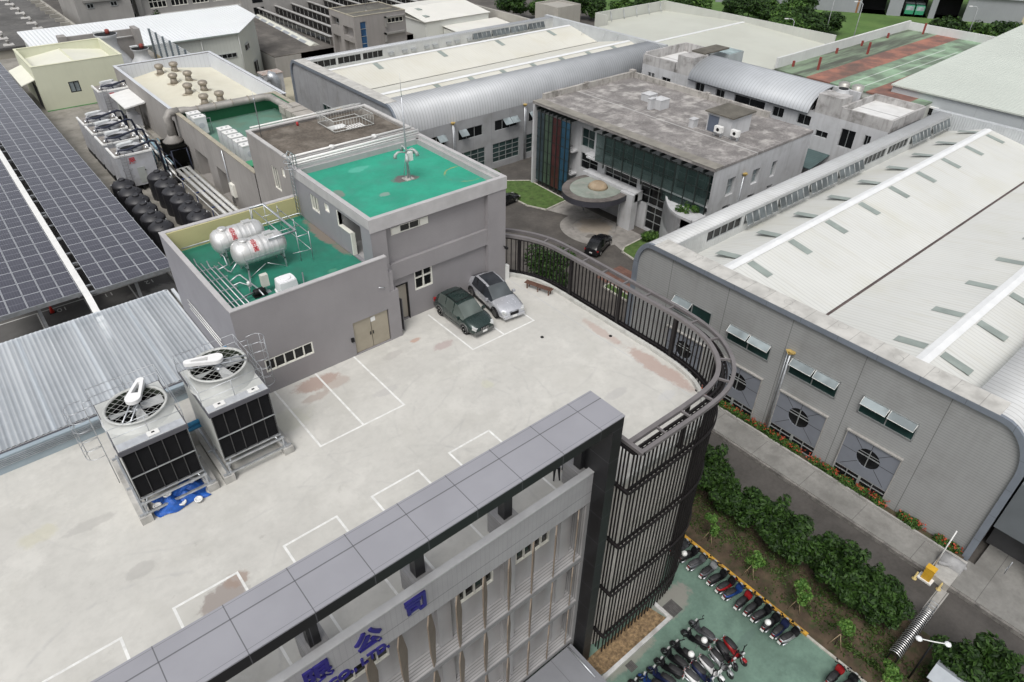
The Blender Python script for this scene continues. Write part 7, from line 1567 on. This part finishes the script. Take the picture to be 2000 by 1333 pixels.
m=MB(); m.tube([(40.0,132.45,10.2),(40.0,132.45,1)],.08,5); m.tube([(46.7,132.45,10.2),(46.7,132.45,1)],.08,5); part(T,'downpipe',m,TWHITE)
a=math.atan2(9.4,7.2)
for s,z0_,z1_ in ((.35,6.6,7.6),(.62,1.6,3.8)):
    m=MB(); m.obox((46.6+7.2*s+.1,132.6+9.4*s-.1,(z0_+z1_)/2),(2.0,.12,z1_-z0_),a); w_=part(T,'window',m,GLD); m=MB(); m.obox((46.6+7.2*s+.13,132.6+9.4*s-.13,(z0_+z1_)/2),(.12,.14,z1_-z0_),a); m.obox((46.6+7.2*s+.11,132.6+9.4*s-.11,z0_),(2.2,.16,.12),a); m.obox((46.6+7.2*s+.11,132.6+9.4*s-.11,z1_),(2.2,.16,.12),a); part(w_,'frame',m,AFRAME)
# dark vented roof
T=thing('dark_vented_roof_building','building with a wide dark flat roof carrying rows of pale capped vents','building',(0,185,0))
m=MB(); m.box(-60,27,157,232,0,7.6); part(T,'wall',m,M('tan_render',(.42,.39,.33),.85,0,.12,.2))
m=MB(); m.box(-60,27.4,156.6,232,7.6,8.0); part(T,'roof',m,M('dark_sooty_roof',(.115,.112,.108),.95,0,.3,.15,dirt=(.2,.195,.18),dirt_amt=.6,fine=.4))
m=MB(); m.box(26.9,27.4,156.6,232,8.0,8.5); part(T,'parapet',m,M('pale_worn_edge',(.33,.315,.28),.85,0,.25,.4))
m=MB()
for q in range(16): m.box(25.2,27.0,160+4.6*q,160.5+4.6*q,8.0,8.6)
part(T,'buttress',m,M('pale_worn_edge',(.44,.42,.37)))
vp=None; n_=0
for r,x in enumerate((21.2,14.4)):
    for q in range(9 if r==0 else 3):
        y=164+5.8*q if r==0 else 158.4+5.9*q
        lab='pale capped vent, %s from the front in the %s row on the dark roof'%(ORD[q],('parapet','inner')[r])
        if vp is None:
            vp=thing('capped_vent',lab,'roof vent',(x,y,8.0),'capped vents on the dark roof'); m=MB(); m.add([(-.85,-.45,0),(.85,-.45,0),(.85,.45,0),(-.85,.45,0),(-.75,-.35,.25),(.75,-.35,.25),(.75,.35,.25),(-.75,.35,.25)],[(0,3,2,1),(4,5,6,7),(0,1,5,4),(1,2,6,5),(2,3,7,6),(3,0,4,7)]); part(vp,'base',m,M('vent_white',(.52,.51,.49),.7),local=True)
            m=MB(); m.lathe([(.2,.25),(.2,.6),(.32,.65),(.28,.85),(.05,.9)],(0,0,0),10); part(vp,'cap',m,M('vent_grey',(.33,.32,.30),.7),local=True)
        else: clone(vp,(x,y,8.0),lab)
# office block with window rows
T=thing('window_row_building','long grey office block with rows of dark gridded windows behind the white shed','building',(50,180,0))
WN=[]
for q in range(6):
    for z0_ in (3.4,8.0):
        WN.append((44.2+4.6*q,47.9+4.6*q,z0_,z0_+2.6))
m=MB(); m.wall('y',176,41.5,72.5,0,16,WN,.35); m.box(41.5,42.6,175.4,176.2,0,16); part(T,'front_wall',m,GW2)
m=MB(); m.box(29.5,40.0,173,190,0,16); m.box(40,41.5,177.5,190,0,16); m.box(41.5,86,176.6,192,0,15.9); m.box(64,86,174.4,176.6,0,16); part(T,'wing',m,GW2)
for w in WN:
    if w[1]<64: window(T,'y',176,*w,WFRAME,GLD,4,2,.3,.14,.08)
m=MB(); m.box(31,38,172.6,173.0,6.0,6.4); m.box(31,31.4,172.6,173,5.1,6.0); m.box(37.6,38,172.6,173,5.1,6.0); m.box(31,38,172.6,173.0,11.0,11.4); part(T,'hood',m,M('hood_grey',(.22,.215,.205),.85))
for z0_ in (4.9,9.9): 
    for a_ in (31.5,36): window(T,'y',173,a_,a_+1.3,z0_,z0_+.9,AFRAME,GLD,2,1,0,.1,.05)
for z0_ in (2,5.2,9): window(T,'y',177.5,40.1,41.4,z0_,z0_+2.2,AFRAME,GLD,1,2,0,.12,.06)
m=MB(); m.box(42.5,64,175.2,176,6.5,6.9); m.box(42.5,64,175.2,176,11.2,11.6); part(T,'ledge',m,M('pale_ledge',(.45,.45,.44),.8))
m=MB()
for z0_ in (3,7): m.box(66.5,69,174.34,174.4,z0_,z0_+3)
part(T,'window',m,GLD)
m=MB(); m.add([(43.3,175.9,6.3),(45.6,175.9,6.3),(45.6,173.6,5.6),(43.3,173.6,5.6)]+[(43.3,175.9,6.2),(45.6,175.9,6.2),(45.6,173.6,5.5),(43.3,173.6,5.5)],[(0,1,2,3),(7,6,5,4),(0,4,5,1),(1,5,6,2),(2,6,7,3),(3,7,4,0)]); part(T,'awning',m,M('cream_awning',(.55,.52,.42),.7))
# sawtooth works
T=thing('sawtooth_works','low dark works roof with parallel sawtooth rows behind the white ribbed shed','factory',(85,165,0))
SAWR=M('sawtooth_dark_roof',(.115,.105,.095),.95,0,.3,.15,dirt=(.2,.185,.165),dirt_amt=.6,fine=.4)
m=MB(); m.box(54.5,118,137,200,0,4.0); part(T,'wall',m,GW2); m=MB(); m.box(54.5,118,137,200,4.0,4.15); part(T,'flat_roof',m,SAWR)
for q in range(9):
    x=67.6+4.3*q; ya_=138 if q==0 else 141; m=MB(); m.add([(x,ya_,4.15),(x+4.1,ya_,4.2),(x,ya_,5.9),(x,178,4.15),(x+4.1,178,4.2),(x,178,5.9)],[(0,1,2),(3,5,4),(1,4,5,2),(0,2,5,3),(0,3,4,1)]); r_=part(T,'sawtooth_roof',m,SAWR)
    m=MB(); m.box(x-.35,x+.3,ya_,178,5.85,6.0); part(r_,'ridge_flashing',m,M('pale_ridge',(.37,.365,.355),.7))
    m=MB(); m.box(x-.1,x-.04,ya_+.5,177.5,4.4,5.5); w_=part(r_,'window',m,GLD); m=MB()
    for k_ in range(18): m.box(x-.15,x-.06,ya_+.5+2.2*k_,ya_+.62+2.2*k_,4.35,5.55)
    part(w_,'frame',m,M('pale_ridge',(.37,.365,.355)))
m=MB(); m.box(52,112,180.5,183,4.2,7.5); part(T,'rear_gutter_wall',m,M('pale_rear_wall',(.58,.59,.58),.7))
T=thing('long_canopy','long low white gabled canopy with grey roof lights between the white shed and sawtooth roofs','canopy',(66,158,0))
m=MB(); m.add([(62.0,140.6,3.4),(67.8,140.6,3.4),(64.9,140.6,4.6),(64.4,176,3.4),(70.2,176,3.4),(67.3,176,4.6)],[(0,1,2),(3,5,4),(1,4,5,2),(0,2,5,3),(0,3,4,1)]); part(T,'roof',m,M('cream_white_sheet',(.62,.62,.55),.5,0,.06,.4))
m=MB()
for q in range(7):
    for sg in (-1,1):
        y0_=143.5+4.6*q; X=lambda y:64.9+2.4*(y-140.6)/35.4
        m.add([(X(y)+sg*o,y,4.62-o*1.2/2.9) for y in (y0_,y0_+3.4) for o in (.5,2.3)],[(0,1,3,2)])
part(T,'roof_light',m,M('grey_roof_light',(.33,.35,.37),.4))
m=MB()
for q in range(8):
    y=140.9+4.8*q; X=64.9+2.4*(y-140.6)/35.4
    for sg in (-2.6,2.4): m.box(X+sg,X+sg+.5,y,y+.5,0,3.4)
part(T,'post',m,WHITEP)
m=MB(); m.box(54,76,137.5,150,-.1,.02) ; o=struct('yard',m,M('yellowish_yard',(.40,.37,.28),.9,0,.2,.2,dirt=(.27,.25,.2)))
m=MB(); m.box(44.5,120,106.5,137.5,-.1,.016); struct('yard',m,MATS['yellowish_yard'])
for x,y,w,d,h,lb in ((56.5,148,5,1.4,1.2,'heap of dull red steel frames at the far side of the yellowish yard'),(58,143.5,2.2,1.6,2.6,'tall dull red steel cabinet at the corner of the white shed'),(60,141.2,3,1.4,.9,'low dull red and white rack beside the tall red cabinet'),(104,128.5,2.2,1.5,1.6,'red steel box on the roof terrace by the second white shed')):
    t=thing('red_steel_rack',lb,'steel rack',(x,y,4.15 if x>100 else .02),'red steel racks in the yards'); m=MB(); m.box(-w/2,w/2,-d/2,d/2,.1,h*.8); part(t,'body',m,M('oxide_red',(.22,.035,.03),.7,0,.3,2),local=True)
    m=MB()
    for q in range(4): a_=-w/2+w*q/3-.05; m.box(a_,a_+.1,-d/2-.05,-d/2,0,h); m.box(a_,a_+.1,d/2,d/2+.05,0,h)
    m.box(-w/2,w/2,-d/2-.08,-d/2-.02,h*.85,h*.95); part(t,'frame',m,M('oxide_red_dark',(.13,.025,.025),.7),local=True)
# grey stair cube
T=thing('concrete_cube_building','mauve-grey cube-shaped building with a dark flat roof and a blue glass stair strip','building',(71,129,0))
CB=M('mauve_concrete',(.265,.25,.24),.8,0,.1,.15,streak=.15)
HX=[(124.9,128.8,8.2,9.9),(130.2,133.3,9.3,10.9),(130.3,133.3,.5,7.6),(124.9,129,.5,7.3)]
m=MB(); m.wall('x',65.8,124.3,134,0,12,HX,.9,True); m.wall('y',124.3,65.8,77.1,0,12,[(67.05,68.35,.6,11)],.3); m.box(65.9,77.1,133.8,134,0,12); m.box(76.9,77.1,124.35,133.8,0,12); part(T,'wall',m,CB)
m=MB(); m.box(66.1,76.9,124.6,133.8,11.5,11.7); part(T,'roof',m,M('dark_mossy_roof',(.125,.12,.105),.95,0,.3,.3,fine=.4)); m=MB(); m.box(65.75,77.15,124.25,124.6,12,12.08); m.box(65.75,66.1,124.6,134.05,12,12.08); m.box(76.8,77.15,124.6,134.05,12,12.08); m.box(66.1,76.8,133.7,134.05,12,12.08); m.box(66.1,76.8,128.6,128.75,11.7,11.85); part(T,'parapet_cap',m,M('tan_cap',(.36,.33,.26)))
window(T,'y',124.3,67.05,68.35,.6,11,AFRAME,glass('blue_strip_glass',(.025,.07,.15)),1,8,.26,.08,.05)
window(T,'y',124.3,72.9,76.4,10.1,11.0,WFRAME,GLD,4,1,0,.08,.06)
m=MB(); m.box(72,76.6,123.7,124.3,8.2,8.5); m.box(72,72.3,123.7,124.3,6.9,8.5); m.box(72.3,76.8,123.8,124.3,11.1,11.35); m.box(72.3,72.6,123.8,124.3,9.5,11.35); part(T,'hood',m,M('hood_grey',(.22,.215,.205)))
window(T,'x',66.68,130.6,133,9.6,10.5,AFRAME,GLD,2,1,0,.08,.05)
m=MB(); m.box(66.6,67.9,121.5,123,.02,1.9); t=solo('white_cabinet',m,WHITEP,'small white cabinet at the foot of the mauve-grey cube building','cabinet')
t=thing('aerial_pole','thin aerial pole on the dark roof of the mauve-grey cube building','pole',(71.5,129.5,11.7)); m=MB(); m.tube([(0,0,0),(0,0,4.5)],.05,5); part(t,'pole',m,GALV,local=True); m=MB(); m.lathe([(.2,0),(.2,.08)],(0,0,0),8); part(t,'base',m,CONC,local=True)
# rusty box and silver ducts by the white shed
t=thing('rusty_top_unit','white louvred plant unit with a rusty top beside the end of the cream factory hall','plant unit',(47.3,122,0)); m=MB(); m.box(45.5,49,120.9,123.3,2.5,5.6); part(t,'case',m,BXW if 'BXW' in globals() else WHITEP); m=MB(); m.box(45.4,49.1,120.8,123.4,5.6,5.75); part(t,'rusty_top',m,M('rust_patchy',(.4,.36,.33),.8,0,.2,1,dirt=(.25,.09,.04),dirt_amt=1.)); m=MB(); m.box(45.6,48.9,121,123.2,0,2.5); part(t,'base',m,GW2)
m=MB(); m.box(45.44,45.5,121.1,123.1,3,5.3); part(t,'louvre',m,GLB)
t=thing('silver_duct','bent silver air ducts in the gap between white shed and cream hall','duct',(42.5,112,0))
m=MB(); m.tube([(43.6,111,1),(43.6,111,7.2),(43.3,111.2,7.9),(42.6,111.5,8.1)],.85,12); part(t,'pipe_run',m,GALV); m=MB(); m.tube([(41.2,109.5,3),(41.2,109.5,7.6),(40.7,110,8.2),(38.5,111.5,8.2)],.5,10); part(t,'pipe_run',m,GALV)
m=MB(); m.box(31,44,112.5,113,0,6.2); solo('boundary_wall',m,GW2,'plain grey wall behind the silver ducts in the gap beside the cream hall','wall')
# second white shed and beige buildings
T=thing('second_white_shed','white low-pitched shed with a lower side roof behind the mauve-grey cube building','shed',(95,141,0))
m=MB(); m.box(86.6,103.6,131.8,151,0,7.2); m.box(91,105.5,126,131.5,0,5.6); part(T,'wall',m,M('white_shed_wall',(.56,.57,.54),.6,0,.06,.2))
m=MB(); m.quad((86.2,131.5,7.4),(104,131.5,7.4),(104,141.5,8.6),(86.2,141.5,8.6)); m.quad((86.2,141.5,8.6),(104,141.5,8.6),(104,151.3,7.4),(86.2,151.3,7.4)); m.quad((86.2,131.5,7.3),(104,131.5,7.3),(104,151.3,7.3),(86.2,151.3,7.3)); m.quad((90.8,125.6,5.7),(105.8,125.6,5.7),(105.8,131.8,6.1),(90.8,131.8,6.1)); part(T,'roof',m,M('warm_white_sheet',(.69,.68,.63),.5,0,.04,.2,corr=('X',.5,.3)))
m=MB(); m.box(90.8,105.8,125.4,125.6,4.9,5.75); part(T,'fascia',m,M('slate_fascia',(.25,.27,.3),.6))
m=MB(); m.box(88.2,89.2,134,135.6,7.75,7.9); m.box(89.4,90.4,138.6,140.2,8.3,8.45); part(T,'skylight',m,MATS['skylight_strip'])
T=thing('beige_frame_building','beige flat-roofed building with an open frame and a taller box at its end','building',(112,125,0))
BG=M('beige_render',(.36,.345,.31),.8,0,.1,.2,streak=.2)
m=MB(); m.box(112.5,119.5,118.5,126,0,8.9); m.box(106,112.5,119,119.6,5.6,7.4); m.box(106,106.6,119,140,5.6,7.4); m.box(106,112.5,123,140,0,5.5)
for q in range(4): m.box(106,106.8,119+6*q,119.9+6*q,0,5.6)
part(T,'wall',m,BG); m=MB(); m.box(112.8,119.2,118.8,125.7,8.4,8.5); part(T,'white_roof',m,WPAR if 'WPAR' in globals() else WHITEP); m=MB(); m.box(112.5,119.5,118.5,118.8,8.9,9.3); m.box(112.5,112.8,118.8,126,8.9,9.3); m.box(119.2,119.5,118.8,126,8.9,9.3); m.box(112.8,119.2,125.7,126,8.9,9.3); part(T,'parapet',m,BG)
m=MB(); m.box(106.9,112,122.6,122.9,.5,5); part(T,'window',m,GLD)
m=MB(); m.box(99,106,117,126,0,4.1); m.box(60,99,137,137.4,0,4.1) ; part(T,'terrace',m,M('terrace_tan',(.33,.30,.25),.9))
# ------------------------------------------------------------------ lettering becomes ordinary meshes; loose repeats become parts of their own
bpy.context.view_layer.update(); dg=bpy.context.evaluated_depsgraph_get()
for o in [o for o in bpy.data.objects if o.type=='FONT']:
    me=bpy.data.meshes.new_from_object(o.evaluated_get(dg)); nm=o.name; o.name='tmp'
    n=bpy.data.objects.new(nm,me); n.parent=o.parent; n.location=o.location; n.rotation_euler=o.rotation_euler; COL.objects.link(n)
    if not me.materials: me.materials.append(o.data.materials[0])
    bpy.data.objects.remove(o)
SPLIT={'pilaster','plinth','post','leg','column','floor_drain','blank_panel','rain_hopper','downpipe','hood','parapet_brace','red_post','buttress','saddle','bay','roof_light','canopy_column','ledge','stand','canopy_rafter','ridge_cap','skylight','bracket','end_wall','balcony','valley_gutter','fascia','pipe_branch','rack_leg','side_panel','vent_cap','stall_marking','lintel_band','wheel','purlin','door_frame','bolt'}
def islands(me):
    par=list(range(len(me.vertices)))
    def find(a):
        while par[a]!=a: par[a]=par[par[a]]; a=par[a]
        return a
    for e in me.edges:
        a,b=find(e.vertices[0]),find(e.vertices[1])
        if a!=b: par[a]=b
    g={}
    for p in me.polygons: g.setdefault(find(p.vertices[0]),[]).append(p.index)
    return list(g.values())
import re as _re
done={}
for o in [o for o in bpy.data.objects if o.type=='MESH' and o.parent and _re.sub(r'\.\d+$','',o.name) in SPLIT]:
    me=o.data
    if me.name in done: pieces=done[me.name]
    else:
        isl=islands(me)
        if not 1<len(isl)<=60 or any(c.type=='MESH' for c in o.children): pieces=None
        else:
            pieces=[]; co=[v.co[:] for v in me.vertices]; base=_re.sub(r'\.\d+$','',o.name)
            for fs in isl:
                ids=sorted({v for f in fs for v in me.polygons[f].vertices}); mp={v:i for i,v in enumerate(ids)}
                nm_=bpy.data.meshes.new(base); nm_.from_pydata([co[v] for v in ids],[],[[mp[v] for v in me.polygons[f].vertices] for f in fs])
                nm_.polygons.foreach_set('use_smooth',[me.polygons[f].use_smooth for f in fs])
                for mt_ in me.materials: nm_.materials.append(mt_)
                pieces.append(nm_)
        done[me.name]=pieces
    if pieces:
        o.data=pieces[0]
        for pm in pieces[1:]:
            n=o.copy(); n.data=pm; COL.objects.link(n); n.parent=o.parent
# ------------------------------------------------------------------ camera, light, render
cam=bpy.data.cameras.new('camera'); co=bpy.data.objects.new('camera',cam); COL.objects.link(co)
pitch,roll,yaw=R(36.58253),R(.80163),R(49.66113)
f=Vector((math.cos(yaw)*math.cos(pitch),math.sin(yaw)*math.cos(pitch),-math.sin(pitch)))
r=Vector((math.sin(yaw),-math.cos(yaw),0)); u=r.cross(f)
r2=r*math.cos(roll)+u*math.sin(roll); u2=-r*math.sin(roll)+u*math.cos(roll)
mt=Matrix((r2,u2,-f)).transposed().to_4x4(); mt.translation=(0,0,39.6); co.matrix_world=mt
cam.sensor_width=36; cam.lens=1333.4*36/2000; cam.clip_end=3000; cam.clip_start=.5
SC.camera=co
w=bpy.data.worlds.new('World'); SC.world=w; w.use_nodes=True
nt=w.node_tree; bg=nt.nodes['Background']; sky=nt.nodes.new('ShaderNodeTexSky'); sky.sky_type='NISHITA'; sky.sun_disc=False
EL,AZ=58,215
sky.sun_elevation=R(EL); sky.sun_rotation=R(90-AZ); sky.air_density=1; sky.dust_density=4; sky.ozone_density=1
hs=nt.nodes.new('ShaderNodeHueSaturation'); hs.inputs['Saturation'].default_value=.22
nt.links.new(sky.outputs[0],hs.inputs['Color']); nt.links.new(hs.outputs[0],bg.inputs[0]); bg.inputs[1].default_value=.12
sl=bpy.data.lights.new('sun','SUN'); sl.energy=1.0; sl.angle=R(25); sl.color=(1,.97,.93); so=bpy.data.objects.new('sun',sl); COL.objects.link(so)
d=Vector((math.cos(R(AZ))*math.cos(R(EL)),math.sin(R(AZ))*math.cos(R(EL)),math.sin(R(EL))))
so.rotation_euler=d.to_track_quat('Z','Y').to_euler()
vs=SC.view_settings; vs.view_transform='Standard'; vs.look='None'; vs.gamma=1; vs.exposure=0.45; vs.use_curve_mapping=False
